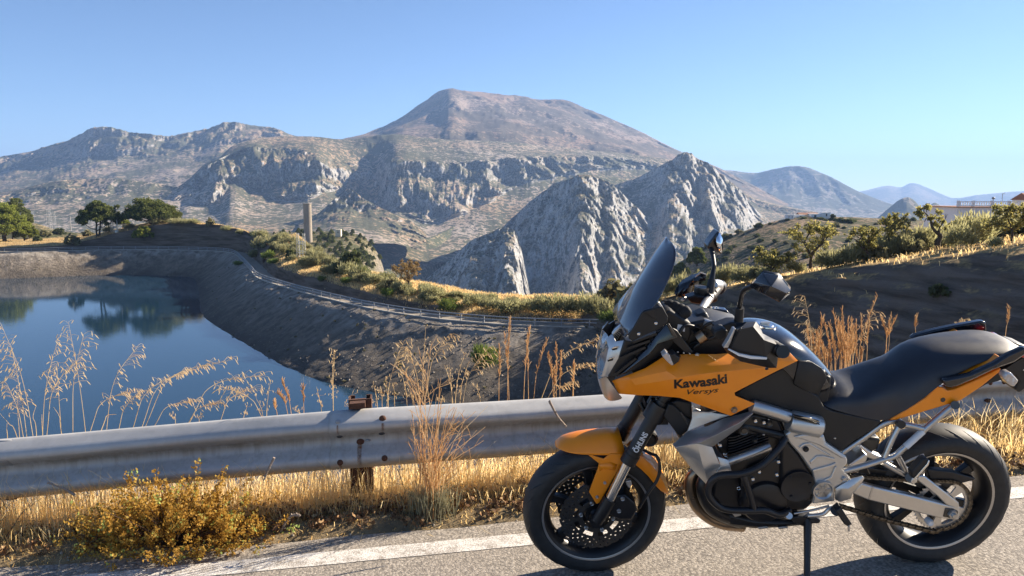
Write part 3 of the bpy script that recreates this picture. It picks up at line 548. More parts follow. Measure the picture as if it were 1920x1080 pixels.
def branchy(mb, p, d, L, r, depth, ends, g, spread=.7, gnarl=.25, up=.15, nseg=4):
    P = [p]; q = p.copy(); dd = d/np.linalg.norm(d)
    for i in range(nseg):
        dd = dd+g.normal(size=3)*gnarl; dd[2] += up; dd /= np.linalg.norm(dd); q = q+dd*L/nseg; P.append(q.copy())
    rr = np.linspace(r, r*.62, len(P)); mb.tube(P, rr, 6 if depth > 1 else 4)
    if depth == 0: ends.append(P[-1]); ends.append(P[-2]); return
    for i in range(3 if g.random() < .6 else 2):
        f = g.normal(size=3); f -= dd*np.dot(f, dd); f /= np.linalg.norm(f)+1e-9; nd = dd+f*spread*(.7+.6*g.random())
        branchy(mb, P[-1], nd, L*(.62+.2*g.random()), r*.58, depth-1, ends, g, spread, gnarl, up, 3)
def umbrella_pine(name, base, H, W, seed, lean=(0, 0), mat='pine', flat=.42, n=110, lbl=None, cat='tree', grp=None, trunks=1, low=.35):
    g = np.random.default_rng(seed); e = empty(name, base, label=lbl, cat=cat, group=grp); mb = MB(); C = []
    for k in range(trunks):
        p0 = np.array((g.normal()*.3*k, g.normal()*.3*k, -.4)); p1 = np.array((lean[0]+g.normal()*W*.08*k, lean[1], H*.62))
        mb.tube([p0, p0*.6+p1*.4+g.normal(size=3)*.25, p1], np.array([.035, .028, .018])*H*.8, 8, 4)
        for j in range(7):
            q = p0+(p1-p0)*(low+.65*g.random()); a = g.random()*6.28; rr = W*.5*(.5+.4*g.random()); t_ = q+np.array((math.cos(a)*rr, math.sin(a)*rr, H*(.12+.2*g.random()))); mb.tube([q, q*.5+t_*.5+np.array((0, 0, -.05*H)), t_], [.014*H, .010*H, .005*H], 5, 3); C.append(t_)
    mb.build('trunk', m_bark, e, 60)
    m = int(70+W*6)
    for j in range(m):
        a = g.random()*6.28; rr = math.sqrt(g.random()); z = H*(low+.22+(.74-low)*(1-rr**2.4)*(.25+.75*g.random()**.6)-.12*g.random()*(rr > .5))
        C.append(np.array((lean[0]+math.cos(a)*rr*W*.5, lean[1]+math.sin(a)*rr*W*.5, z)))
    C = np.array(C); keep = noise(C/(W*.2)+seed*7.7) > -.34; C = C[keep]; r = W*(.07+.05*g.random(len(C)))
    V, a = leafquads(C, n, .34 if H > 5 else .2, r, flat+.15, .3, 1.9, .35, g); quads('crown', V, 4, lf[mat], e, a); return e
def orchard_tree(name, base, H, W, seed, mat='almond', lbl=None, grp=None, lean=(0, 0), dens=1., trunk_r=.16, cat='tree', spread=.75, leaf=.17):
    g = np.random.default_rng(seed); e = empty(name, base, label=lbl, cat=cat, group=grp); mb = MB(); ends = []
    p1 = np.array((lean[0]*.4, lean[1]*.4, H*.30)); mb.tube([(0, 0, -.3), p1*.5+g.normal(size=3)*.06*H*.3, p1], np.array([1.25, .95, .85])*trunk_r, 8, 4)
    for k in range(4):
        a = k*1.57+g.random(); d = np.array((math.cos(a)*.55+lean[0]/H, math.sin(a)*.55+lean[1]/H, .95)); branchy(mb, p1, d, H*.33, trunk_r*.62, 2, ends, g, spread, .2, .05)
    E = np.array(ends); c = E[:, :2].mean(0); sx = W*.5/max(.1, np.percentile(np.abs(E[:, :2]-c), 92)); top = H/max(.1, np.percentile(E[:, 2], 96))
    for i in range(len(mb.V)): 
        f = np.clip((mb.V[i][:, 2:]-H*.25)/(H*.3), 0, 1); mb.V[i][:, :2] = mb.V[i][:, :2]*(1+(sx-1)*f); mb.V[i][:, 2:] *= 1+(top-1)*f
    f = np.clip((E[:, 2:]-H*.25)/(H*.3), 0, 1); E[:, :2] *= 1+(sx-1)*f; E[:, 2:] *= 1+(top-1)*f
    mb.build('trunk', m_bark, e, 60)
    X = []
    for v_ in mb.V: X.append(v_[v_[:, 2] > H*.36])
    X = np.vstack(X); X = X[g.integers(0, len(X), int(170*dens))]+g.normal(size=(int(170*dens), 3))*W*.045
    q = g.normal(size=(int(90*dens), 3)); q /= np.linalg.norm(q, axis=1)[:, None]; q = q*(g.random((len(q), 1))**.4)*np.array((W*.46, W*.46, H*.33))+np.array((lean[0]*.6, lean[1]*.6, H*.66))
    C = np.vstack([E, X, q]); C = C[noise(C/(W*.16)+seed*3.1) > -.22]
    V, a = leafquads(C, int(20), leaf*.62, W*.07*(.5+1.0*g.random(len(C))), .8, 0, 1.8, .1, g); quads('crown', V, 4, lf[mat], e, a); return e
def shrub_mesh(name, mat, seed, n=420, H=1.2, W=1.6, kind='broom'):
    g = np.random.default_rng(seed)
    if kind == 'broom':       # airy puffs of fine twigs on several stems
        n = n*3; k = 14; ca = g.random(k)*6.28; cr = np.sqrt(g.random(k))*W*.36; hh = H*(.55+.45*g.random(k))*(1-.35*(cr/(W*.36))**2)
        c = np.stack([np.cos(ca)*cr, np.sin(ca)*cr, hh*.62], 1); rr = W*(.13+.09*g.random(k))
        i = g.integers(0, k, n); q = g.normal(size=(n, 3)); q /= np.linalg.norm(q, axis=1)[:, None]; q[:, 2] = q[:, 2]*.9+.25; p0 = c[i]+q*(rr[i]*g.random(n)**.5)[:, None]*np.array((1, 1, 1.25))
        d = q*.8+np.array((0, 0, .75))+g.normal(size=(n, 3))*.35; d /= np.linalg.norm(d, axis=1)[:, None]; L = (H*.10+H*.16*g.random(n))[:, None]; s = np.cross(d, g.normal(size=(n, 3))); s /= np.linalg.norm(s, axis=1)[:, None]; w = (.014+.014*g.random(n))[:, None]*H
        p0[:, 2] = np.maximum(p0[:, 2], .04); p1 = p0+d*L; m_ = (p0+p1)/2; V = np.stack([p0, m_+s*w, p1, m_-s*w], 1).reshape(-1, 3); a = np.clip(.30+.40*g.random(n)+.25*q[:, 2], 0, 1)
    else:
        k = 22; C = g.normal(size=(k, 3)); C /= np.linalg.norm(C, axis=1)[:, None]; C[:, 2] = np.abs(C[:, 2]); C = C*np.array((W*.34, W*.34, H*.55))*(.5+.5*g.random(k))[:, None]; C[:, 2] += H*.18
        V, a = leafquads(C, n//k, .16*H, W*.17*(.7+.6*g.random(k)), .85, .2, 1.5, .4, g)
    o = quads(name, V, 4, lf[mat], None, a); me = o.data; bpy.data.objects.remove(o); return me
def zone(x, tab):
    for lim, s in tab:
        if x < lim: return s
    return tab[-1][1]
ZB = [(556, 'near the dark end of the knoll'), (700, 'around the lattice masts'), (800, 'around the withered almond tree'), (960, 'between the withered almond and the short barrier'), (1e9, 'above the short grey barrier')]
ZH = [(1400, 'beyond the handlebars'), (1560, 'around the round almond tree'), (1710, 'around the crooked and forked almonds'), (1e9, 'between the twisted almond and the villa')]
ZR = [(200, 'left of the ochre bush'), (480, 'above the ochre bush'), (700, 'beside the rusty post'), (960, 'between rusty post and front wheel'), (1300, 'in front of the headlamp'), (1e9, 'behind the seat')]
ZT = [(568, 'left of the round tower'), (640, 'just right of the round tower'), (1e9, 'at the rocky end of the wooded spur')]
SH = {'broom': [shrub_mesh('broom', 'broom', 50+i) for i in range(4)], 'green': [shrub_mesh('green_shrub', 'green', 60+i, kind='broom') for i in range(2)], 'olive': [shrub_mesh('olive_shrub', 'olive', 70+i, 520, kind='round') for i in range(3)], 'dark': [shrub_mesh('dark_shrub', 'dark', 80+i, 520, kind='round') for i in range(3)]}
def put_shrub(name, kind, p, w, h, label, group, cat='shrub'):
    me = random.choice(SH[kind]); o = bpy.data.objects.new(name, me); COL.objects.link(o); o.location = p-np.array((0, 0, .08*h)); o.rotation_euler[2] = random.random()*6.28; o.scale = (w/1.6, w/1.6, h/1.2)
    return tag(o, label, cat, group)
def px2m(npx, p): return npx/FPX*p[1]

# pines on and behind the knoll
def base_pt(px, py, Y=None, only=None):
    p = hit(px, py, only) if Y is None else U(px, py, Y)
    return p
for (bx, by, Y, w, h, seed, mat, lean, lbl, tr) in (
    (8, 462, 285, 84, 76, 1, 'pine', (0, 0), 'bright green pine at the waterside, largest of the far left group', 3),
    (46, 460, 290, 38, 36, 2, 'pine', (1, 0), 'low rounded pine beside the largest pine of the far left group', 2),
    (24, 452, 340, 52, 80, 3, 'darkpine', (2, 0), 'darker pine rising behind the far left group', 1),
    (-46, 460, 300, 70, 80, 4, 'pine', (0, 0), 'pine cut off by the photo edge behind the far left group', 1),
    (184, 438, 262, 76, 62, 5, 'darkpine', (1.2, 0), 'broad leaning umbrella pine beside the white utility pole', 2),
    (284, 424, 268, 96, 48, 6, 'darkpine', (0, 0), 'wide rounded pine on top of the dark knoll', 3),
    (231, 428, 275, 22, 20, 7, 'pine', (0, 0), 'small pine between the two larger knoll pines', 1)):
    p = U(bx, by, Y); z = drop(p[0], p[1]); p[2] = z if z is not None else p[2]
    H = max(px2m(h, p), (U(bx, by-h, Y)[2]-p[2])); umbrella_pine('pine_tree', p, H, px2m(w, p), seed, lean, mat, .5, 120, lbl, 'tree', 'pines around the far bank', tr, .12 if seed in (1, 2, 6) else .3)
p = hit(270, 451, ('knoll',)); 
if p is not None: umbrella_pine('pine_tree', p, px2m(28, p), px2m(38, p), 9, (0, 0), 'pine', .6, 90, 'small bright pine growing out of the dark cut face', 'tree', 'pines around the far bank', 2, .1)
# wood around the tower: every crown a tree
g_ = np.random.default_rng(77); protos = []
for i in range(3):
    e = umbrella_pine('pine_tree', (0, 0, 0), 6.5, 6.0, 90+i, (0, 0), 'darkpine', .8, 26, 'dark pine in the wood around the round tower', 'tree', 'pines around the tower', 1, .1); protos.append(e)
spots = [(g_.uniform(500, 726), g_.uniform(430, 505)) for _ in range(230)]+[(g_.uniform(520, 575), g_.uniform(436, 452)) for _ in range(14)]+[(g_.uniform(600, 690), g_.uniform(440, 452)) for _ in range(14)]
k_ = 0
for x, y in spots:
    p = _hit0(x, y)
    if p is None or not 400 < p[1] < 750 or (568 < x < 592 and y > 446): continue
    if k_ < 3: e = protos[k_]; chs = None
    else:
        s_ = protos[k_ % 3]; e = s_.copy(); COL.objects.link(e)
        for ch in s_.children: c2 = ch.copy(); COL.objects.link(c2); c2.parent = e
    e['label'] = 'dark pine in the wood '+zone(x, ZT); e.location = p-np.array((0, 0, .5)); sc = g_.uniform(.38, .78); e.scale = (sc, sc, sc*g_.uniform(.8, 1.2)); e.rotation_euler[2] = g_.uniform(0, 6.28); k_ += 1
for x, y, w, h, l in ((1306, 497, 34, 34, 'dark pine at the foot of the terraced hill, upper one'), (1276, 518, 36, 26, 'dark pine at the foot of the terraced hill, lower one'), (1250, 524, 26, 20, 'dark pine behind the windscreen edge')):
    p = U(x, y, 260); z = p[2]; umbrella_pine('pine_tree', p, px2m(h, p), px2m(w, p), 100+x, (0, 0), 'darkpine', .8, 90, l, 'tree', 'pines below the terraces', 2, .05)

# almond trees on the right hillside
HS = ('hillside',)
for (bx, by, w, h, seed, mat, lean, dens, lbl) in (
    (1520, 503, 78, 90, 11, 'almond', (0, 0), 1., 'round almond tree with a dark trunk at the edge of the dry grass'),
    (1446, 501, 70, 54, 12, 'almond', (0, 0), 1., 'low spreading almond tree with yellowing leaves beside the round almond'),
    (1630, 466, 62, 62, 13, 'almond', (-.8, 0), .7, 'crooked almond tree leaning over the shrubs'),
    (1662, 478, 54, 78, 14, 'almond', (.4, 0), .8, 'upright almond tree with a forked dark trunk'),
    (1898, 452, 92, 66, 16, 'almond', (0, 0), 1.2, 'yellow leaved almond tree in front of the white villa'),
    (1968, 448, 90, 76, 17, 'almond', (0, 0), 1., 'almond tree cut off by the photo edge beside the villa')):
    p = hit(bx, by, HS)
    if p is None: p = U(bx, by, 90)
    orchard_tree('almond_tree', p, px2m(h, p), px2m(w, p), seed, mat, lbl, 'almond trees on the hillside', lean, dens, .03*px2m(h, p)+.04)
# the twisted, half bare one
p = hit(1759, 466, HS); s_ = p[1]/FPX; g_ = np.random.default_rng(5)
e = empty('almond_tree', p, label='twisted half-bare almond tree leaning away from the villa', cat='tree', group='almond trees on the hillside'); mb = MB(); ends = []
def ofs(x, y): return np.array(((x-1759)*s_, 0, (466-y)*s_))
mb.tube([ofs(1759, 468), ofs(1757, 455), ofs(1762, 443), ofs(1752, 434), ofs(1745, 425), ofs(1742, 414), ofs(1735, 404), ofs(1728, 398)], np.array([.30, .28, .22, .15, .12, .10, .07, .05])*1.0, 7, 4)
mb.tube([ofs(1762, 442), ofs(1758, 430), ofs(1764, 420)], [.1, .07, .05], 6, 3); mb.tube([ofs(1742, 414), ofs(1734, 410), ofs(1730, 416)], [.07, .05, .03], 5, 3)
for x, y in ((1728, 398), (1735, 404), (1764, 420), (1758, 430), (1742, 414)): branchy(mb, ofs(x, y), g_.normal(size=3)+np.array((0, 0, .8)), .7, .035, 1, ends, g_)
mb.build('trunk', m_bark, e, 60)
C = np.array([ofs(x, y)+np.array((0, g_.normal()*.5, 0)) for x, y in [(1716, 398), (1724, 392), (1732, 387), (1738, 392), (1728, 400), (1720, 406), (1745, 398), (1750, 408), (1760, 410), (1768, 414), (1776, 420), (1764, 424), (1752, 420), (1770, 428), (1738, 408)]])
V, a = leafquads(C, 46, .17, np.full(len(C), .42), .8, 0, 1.8, .1, g_); quads('crown', V, 4, lf['almond'], e, a)
p = hit(766, 545, ('berm',)); 
if p is not None: orchard_tree('almond_tree', p, px2m(54, p), px2m(56, p), 21, 'brown', 'withered brown almond tree standing on the berm', None, (0, 0), 1.3, .16)

# shrubs: photo x, y of the foot, width, height in photo pixels
sb = [(495, 470, 34, 26, 'broom'), (506, 486, 26, 16, 'green'), (515, 495, 20, 12, 'green'), (530, 478, 30, 20, 'broom'), (546, 488, 22, 22, 'dark'), (585, 492, 34, 26, 'broom'), (600, 498, 30, 24, 'broom'), (618, 506, 34, 26, 'broom'), (634, 512, 30, 24, 'broom'), (654, 518, 34, 26, 'broom'), (574, 500, 30, 20, 'broom'),
      (672, 524, 34, 24, 'broom'), (690, 530, 30, 22, 'broom'), (706, 535, 26, 22, 'broom'), (735, 542, 30, 22, 'olive'), (720, 530, 24, 16, 'green'), (745, 548, 28, 20, 'broom'), (604, 528, 16, 12, 'green'), (650, 532, 18, 14, 'green'), (728, 556, 22, 18, 'green'), (846, 582, 40, 22, 'green'), (815, 560, 40, 22, 'broom'), (884, 574, 34, 22, 'broom'), (912, 580, 26, 22, 'broom'),
      (938, 586, 56, 26, 'broom'), (972, 585, 44, 24, 'broom'), (1012, 588, 44, 34, 'broom'), (1040, 590, 48, 38, 'broom'), (1066, 592, 44, 36, 'broom'), (1092, 592, 48, 40, 'broom'), (1118, 590, 44, 36, 'broom'), (1140, 592, 40, 30, 'broom'), (1148, 604, 42, 26, 'green'), (1190, 560, 66, 46, 'olive'), (1150, 560, 60, 40, 'olive'), (1216, 556, 50, 36, 'olive'), (1180, 590, 50, 40, 'broom'), (1215, 590, 46, 44, 'broom'),
      (480, 452, 26, 16, 'broom'), (500, 448, 26, 14, 'olive'), (520, 458, 26, 16, 'broom'), (545, 462, 30, 18, 'broom'), (560, 472, 26, 18, 'broom')]
kn = {'broom': ('broom_shrub', 'grey-green broom shrub on the grassy berm beyond the path', 'broom shrubs on the berm'), 'green': ('green_shrub', 'fresh green shrub on the grassy berm beyond the path', 'green shrubs on the berm'), 'dark': ('dark_shrub', 'dark leafy shrub on the berm near the lattice pole', None), 'olive': ('olive_shrub', 'dense olive coloured shrub on the berm beyond the path', 'olive shrubs on the berm')}
for x, y, w, h, k in sb:
    p = hit(x, y, ('berm', 'hillside'))
    if p is None or p[1] > 330: p = U(x, y, 112 if x > 1100 else 130)
    n_, l_, g2 = kn[k]; put_shrub(n_, k, p, px2m(w*1.25, p), px2m(h*1.25, p), l_.replace('on the grassy berm beyond the path', 'on the berm ').replace('on the berm beyond the path', 'on the berm ')+(zone(x, ZB) if k != 'dark' else ''), g2)
g_ = np.random.default_rng(91)
for i in range(150):
    x = g_.uniform(484, 1160); y = np.interp(x, [484, 560, 640, 700, 800, 900, 1000, 1160], [448, 458, 500, 522, 550, 568, 576, 582])+g_.uniform(-4, 18 if x > 640 else 34); p = _hit0(x, y)
    if p is None or p[1] > 260 or p[2] < RIM_Z+1.2: continue
    w = g_.uniform(12, 30); k = 'broom' if g_.random() < .85 else 'olive'; n_, l_, g2 = kn[k]; put_shrub(n_, k, p, px2m(w*1.2, p), px2m(w*.75, p), l_.replace('on the grassy berm beyond the path', 'on the berm ').replace('on the berm beyond the path', 'on the berm ')+zone(x, ZB), g2)
p = hit(655, 512, ('berm',)); p = U(655, 512, 140) if p is None else p
put_shrub('dark_shrub', 'dark', p, px2m(66, p), px2m(54, p), 'large dark green bush below the wooded spur', None); 
p2 = hit(676, 524, ('berm',)); p2 = U(676, 524, 140) if p2 is None else p2
put_shrub('green_shrub', 'green', p2, px2m(36, p2), px2m(30, p2), 'bright bush leaning against the large dark bush', None)
# knoll and far bank
for x, y, w, h, k, l in ((134, 460, 36, 26, 'olive', 'round grey-green bush at the end of the dark cut'), (166, 443, 28, 16, 'olive', 'low bush under the leaning umbrella pine'), (202, 436, 24, 14, 'broom', 'low bush below the white pole'), (242, 430, 26, 14, 'broom', 'pale bush between the knoll pines'), (300, 420, 44, 18, 'broom', 'yellowish scrub under the wide knoll pine'), (330, 420, 40, 14, 'broom', 'scrub along the knoll top'), (356, 421, 40, 14, 'broom', 'scrub along the knoll top'), (395, 425, 22, 20, 'olive', 'round bush on the knoll crest'), (425, 433, 24, 12, 'broom', 'low scrub beside the thin pole'), (450, 440, 20, 12, 'broom', 'low scrub beside the thin pole'), (476, 442, 22, 12, 'dark', 'dark bush where the knoll ends'), (84, 444, 30, 18, 'olive', 'bush on the rocky rise'), (110, 440, 30, 16, 'dark', 'dark bush on the rocky rise'), (70, 452, 24, 14, 'dark', 'bush at the foot of the rocky rise'), (446, 498, 22, 12, 'green', 'green weed hanging over the path edge'), (452, 486, 14, 12, 'green', 'green weed beside the path bend')):
    p = hit(x, y, ('knoll', 'rocky_rise', 'reservoir_bank', 'berm'))
    if p is None: p = U(x, y, 265)
    put_shrub(k+'_shrub', k, p, px2m(w, p), px2m(h, p), l, 'scrub around the knoll')
p = hit(908, 690, ('reservoir_bank',)); put_shrub('green_shrub', 'green', p, px2m(54, p), px2m(62, p), 'bright green bush growing alone on the dark bank', None)
p = hit(1762, 556, HS); put_shrub('dark_shrub', 'dark', p, px2m(46, p), px2m(34, p), 'dark bush growing on the shaded cut slope', None)
# the shrubs of the hillside, scattered as in the photograph
g_ = np.random.default_rng(31); cnt = 0
fixed = [(1560, 494, 50, 34), (1590, 486, 50, 36), (1612, 480, 46, 34), (1700, 462, 60, 50), (1730, 458, 50, 46), (1790, 450, 56, 40), (1822, 470, 70, 60), (1800, 478, 50, 46), (1850, 462, 60, 52), (1880, 450, 54, 40), (1840, 440, 60, 40), (1690, 474, 40, 30), (1650, 470, 40, 30), (1490, 500, 40, 26), (1420, 514, 44, 34), (1390, 520, 40, 34), (1365, 524, 40, 40), (1340, 530, 40, 40), (1310, 534, 44, 40), (1280, 536, 44, 44), (1260, 540, 40, 40), (1240, 545, 40, 40), (1400, 500, 50, 30), (1440, 512, 44, 24), (1560, 470, 40, 28), (1760, 444, 40, 30), (1905, 440, 50, 40), (1780, 470, 30, 24), (1740, 470, 30, 20), (1865, 476, 30, 22)]
rnd_ = [(x, (514-(x-1380)*.115)+g_.uniform(-60, -24), g_.uniform(34, 64), g_.uniform(24, 42)) for x in g_.uniform(1250, 1960, 150)]
for x, y, w, h in fixed+rnd_:
    p = hit(x, y-(10 if x > 1400 else 0), HS)
    if p is None or p[1] > 200: continue
    put_shrub('broom_shrub', 'broom' if g_.random() < .86 else 'olive', p, px2m(w*1.15, p), px2m(h*1.2, p), 'grey-green broom shrub on the hillside '+zone(x, ZH), 'broom shrubs on the hillside'); cnt += 1
for i in range(110):
    x, y = g_.uniform(1290, 1760), g_.uniform(412, 500); p = hit(x, y, ('terraced_hill',))
    if p is None: continue
    w = g_.uniform(9, 22); put_shrub('dark_shrub', 'dark' if g_.random() < .7 else 'olive', p, px2m(w, p), px2m(w*.6, p), 'dark bush on the brown terraced hill '+('below the white cottages' if x > 1470 else 'left of the cottages, down the slope'), 'bushes on the terraced hill')

# dry grass on the berm, knoll and hillside crest
t = NT('straw'); c = t.ramp(t.attr('rnd'), [(0., (.52, .32, .12)), (.3, (.78, .56, .24)), (.7, (.88, .69, .36)), (1., (.90, .78, .52))]); t.bs(Base_Color=c, Roughness=.7); t.b.inputs['Specular IOR Level'].default_value = .3
tr = t.n('ShaderNodeBsdfTranslucent', {'Color': c}); mx = t.n('ShaderNodeMixShader', {0: .72}); t.t.links.new(t.b.outputs[0], mx.inputs[1]); t.t.links.new(tr.outputs[0], mx.inputs[2]); t.t.links.new(mx.outputs[0], t.out.inputs['Surface']); m_straw = t.m
def blades(P, h, w, g, bend=.5, lean=None):
    """two-segment grass blades standing on points P"""
    n = len(P); h = h*(.5+.9*g.random(n)); a = g.random(n)*6.28; d = np.stack([np.cos(a), np.sin(a), np.zeros(n)], 1)*(bend*g.random(n))[:, None]
    if lean is not None: d = d+lean
    s = np.stack([-np.sin(a+1.2), np.cos(a+1.2), np.zeros(n)], 1)*np.asarray(w).reshape(-1, 1)*.5; up = np.array((0, 0, 1.))
    p1 = P+(up*.62+d*.35)*h[:, None]; p2 = P+(up*(1-.25*bend)+d*1.05)*h[:, None]
    V = np.stack([P-s, P+s, p1+s*.8, p1-s*.8, p1-s*.8, p1+s*.8, p2+s*.15, p2-s*.15], 1).reshape(-1, 3); return V
def mesh_pts(o, n, g, rows=None, cols=None):
    me = o.data; nv = len(me.vertices); co = np.empty(nv*3, np.float32); me.vertices.foreach_get('co', co); co = co.reshape(-1, 3)
    return co
g_ = np.random.default_rng(40); allV = []; allA = []
for nm, cnt in (('berm', 34000), ('hillside', 52000), ('knoll', 12000)):
    o = bpy.data.objects[nm]; me = o.data; me.calc_loop_triangles(); nt_ = len(me.loop_triangles); tv = np.empty(nt_*3, np.int32); me.loop_triangles.foreach_get('vertices', tv); co = np.empty(len(me.vertices)*3, np.float32); me.vertices.foreach_get('co', co); co = co.reshape(-1, 3); T = co[tv.reshape(-1, 3)]
    nn = np.cross(T[:, 1]-T[:, 0], T[:, 2]-T[:, 0]); ar = np.linalg.norm(nn, axis=1)*.5; nz = np.abs(nn[:, 2])/(2*ar+1e-9); c_ = T.mean(1); vis = (nz > (.93 if nm == 'hillside' else .8)) & (c_[:, 1] > 20) & (c_[:, 1] < 300) & (c_[:, 2] > RIM_Z-4)
    wgt = ar*vis/(1+c_[:, 1]/120)**2; wgt /= wgt.sum(); i = g_.choice(nt_, cnt, p=wgt); u, v = g_.random(cnt), g_.random(cnt); f = u+v > 1; u[f] = 1-u[f]; v[f] = 1-v[f]; P = T[i, 0]+(T[i, 1]-T[i, 0])*u[:, None]+(T[i, 2]-T[i, 0])*v[:, None]
    allV.append(blades(P, .40, .055, g_, .8)); allA.append(np.repeat(g_.random(cnt)*.8+.1, 2))
quads('dry_meadow_grass', np.vstack(allV), 4, m_straw, None, np.concatenate(allA), kind='stuff')

# stones and weeds lying on the reservoir bank
g_ = np.random.default_rng(63); V = []; F = []; wd = []
for i in range(2600):
    x = g_.uniform(-60, 1140); y = g_.uniform(478, 745); p = _hit0(x, y, ('reservoir_bank',))
    if p is None or p[1] < 70: continue
    if g_.random() < .06: wd.append(p); continue
    r_ = g_.uniform(.05, .22)*(1.7 if g_.random() < .06 else 1); n0 = len(V); V += list(p+np.array([(1, 0, 0), (-1, 0, 0), (0, 1, 0), (0, -1, 0), (0, 0, .8), (0, 0, -.6)])*g_.uniform(.6, 1.15, (6, 3))*r_)
    F += [(n0+a, n0+b, n0+c) for a, b, c in ((0, 2, 4), (2, 1, 4), (1, 3, 4), (3, 0, 4), (2, 0, 5), (1, 2, 5), (3, 1, 5), (0, 3, 5))]
mesh('bank_stones', V, F, simple('bank_stone', (.26, .22, .175), .95, var=.3, scale=2), None, None, kind='stuff')
V, a = leafquads(np.array(wd)+np.array((0, 0, .15)), 22, .12, .28, .6, .3, 1.8, .1, g_); quads('bank_weeds', V, 4, lf['olive'], None, a, kind='stuff')

# ------------------------------------------------------------------ fence along the rim, poles, tower, houses
m_galv_far = simple('weathered_steel', (.32, .33, .34), .6, .3, var=.2, scale=2)
fl = catmull(np.array([UZ(x, y, RIM_Z)[:2] for x, y in rim_px[1:]]+[(21, 96), (25, 82), (28, 66)]), 12); s = np.r_[0, np.cumsum(np.linalg.norm(np.diff(fl, axis=0), axis=1))]
nP = int(s[-1]/3.7); q = np.linspace(0, s[-1], nP); FP = np.stack([np.interp(q, s, fl[:, 0]), np.interp(q, s, fl[:, 1])], 1)
Tf = np.gradient(FP, axis=0); Tf /= np.linalg.norm(Tf, axis=1)[:, None]; FP = FP+np.stack([-Tf[:, 1], Tf[:, 0]], 1)*.22
fence = empty('fence', (*FP[0], RIM_Z+.05), label='long two-rail steel fence curving round the reservoir rim', cat='fence'); F0 = np.array((*FP[0], RIM_Z))
pm = MB().box((0, 0, .5), (.13, .13, 1.15)); pm = pm.build('post', m_galv_far, fence); pm.location = (0, 0, 0)
for i in range(1, nP): o = pm.copy(); COL.objects.link(o); o.location = (*(FP[i]-FP[0]), 0); o.rotation_euler[2] = math.atan2(Tf[i][1], Tf[i][0])
for hz_ in (1.0, .55):
    b = MB().tube(np.column_stack([FP-FP[0], np.full(nP, hz_)]), .085, 6); b.build('rail', m_galv_far, fence, 60)
bl_ = [U(x, y, 113-i*1.2) for i, (x, y) in enumerate(((985, 592), (1020, 593), (1060, 595), (1100, 597), (1130, 598)))]
e = empty('roadside_barrier', bl_[0], label='short grey crash barrier standing in the dry grass above the rim path', cat='barrier')
b = MB(); L0 = np.array(bl_)-bl_[0]
b.add(np.vstack([L0+np.array((0, 0, .17)), L0+np.array((0, -.06, .1)), L0+np.array((0, 0, 0)), L0+np.array((0, -.06, -.1)), L0+np.array((0, 0, -.17))]), [(k*5+i, k*5+i+1, (k+1)*5+i+1, (k+1)*5+i) for k in range(4) for i in range(4)]); o = b.build('beam', m_galv_far, e); solidify(o, .03)
for k in (0, 1, 2, 3, 4): MB().box(L0[k]+np.array((0, .12, -.45)), (.12, .12, 1.2)).build('post', m_galv_far, e)

m_pole = simple('painted_steel', (.42, .42, .41), .5, .2, var=.15, scale=1.5)
def lattice(mb, p, H, w, tilt=0., nb=8, r=.026):
    c = [np.array((sx*w/2, sy*w/2, 0)) for sx, sy in ((-1, -1), (1, -1), (1, 1), (-1, 1))]; tp = [x*.6+np.array((tilt, 0, H)) for x in c]
    for a, b_ in zip(c, tp): mb.tube([p+a, p+b_], r, 5)
    for k in range(nb):
        f0, f1 = k/nb, (k+1)/nb
        for i in range(4):
            j = (i+1) % 4; mb.tube([p+c[i]+(tp[i]-c[i])*f0, p+c[j]+(tp[j]-c[j])*f1], r*.6, 4)
def P_(x, y, Y): return U(x, y, Y)
b0 = hit(571, 491, ('berm',)); Y0 = b0[1] if b0 is not None and b0[1] < 300 else 150; s_ = Y0/FPX
e = empty('lattice_pole', b0, label='pair of white lattice masts joined by two crosspieces on the berm', cat='pole')
mb = MB(); lattice(mb, np.zeros(3), 54*s_, .7); mb.build('mast', m_pole, e)
mb = MB(); lattice(mb, np.array((-15*s_, 1.5, 8*s_)), 46*s_, .7); mb.build('mast', m_pole, e)
for yy in (33, 38, 16, 20):
    mb = MB(); mb.bar((-15*s_, 1.5, yy*s_), (0, 0, yy*s_), .12, .12); mb.build('crosspiece', m_pole, e)
for k in (-12, -8, -4): MB().tube([np.array((k*s_, .8, 33*s_)), np.array((k*s_, .8, 38*s_))], .1, 6).build('insulator', m_pole, e)
e_p = P_(220, 432, 262); z = drop(e_p[0], e_p[1]); e_p[2] = z or e_p[2]; s_ = 262/FPX
e = empty('utility_pole', e_p, label='white utility pole with a lattice strut and transformer beside the leaning pine', cat='pole')
MB().tube([(0, 0, 0), (0, 0, 46*s_)], [.22, .14], 8).build('shaft', m_pole, e, 40)
mb = MB(); lattice(mb, np.array((-9*s_, 0, 0)), 44*s_, .8, -2*s_, 9, .05); mb.build('strut', m_pole, e)
MB().box((-5*s_, 0, 10*s_), (6*s_, .6, 3*s_)).build('transformer', m_galv_far, e); MB().box((.4*s_, -.6, 2*s_), (4*s_, 1, 4.5*s_)).build('cabinet', simple('white_render', (.72, .71, .68), .8, var=.06), e)
mb = MB().bar((-10*s_, 0, 42*s_), (2*s_, 0, 42*s_), .18, .18); mb.build('crossarm', m_pole, e)
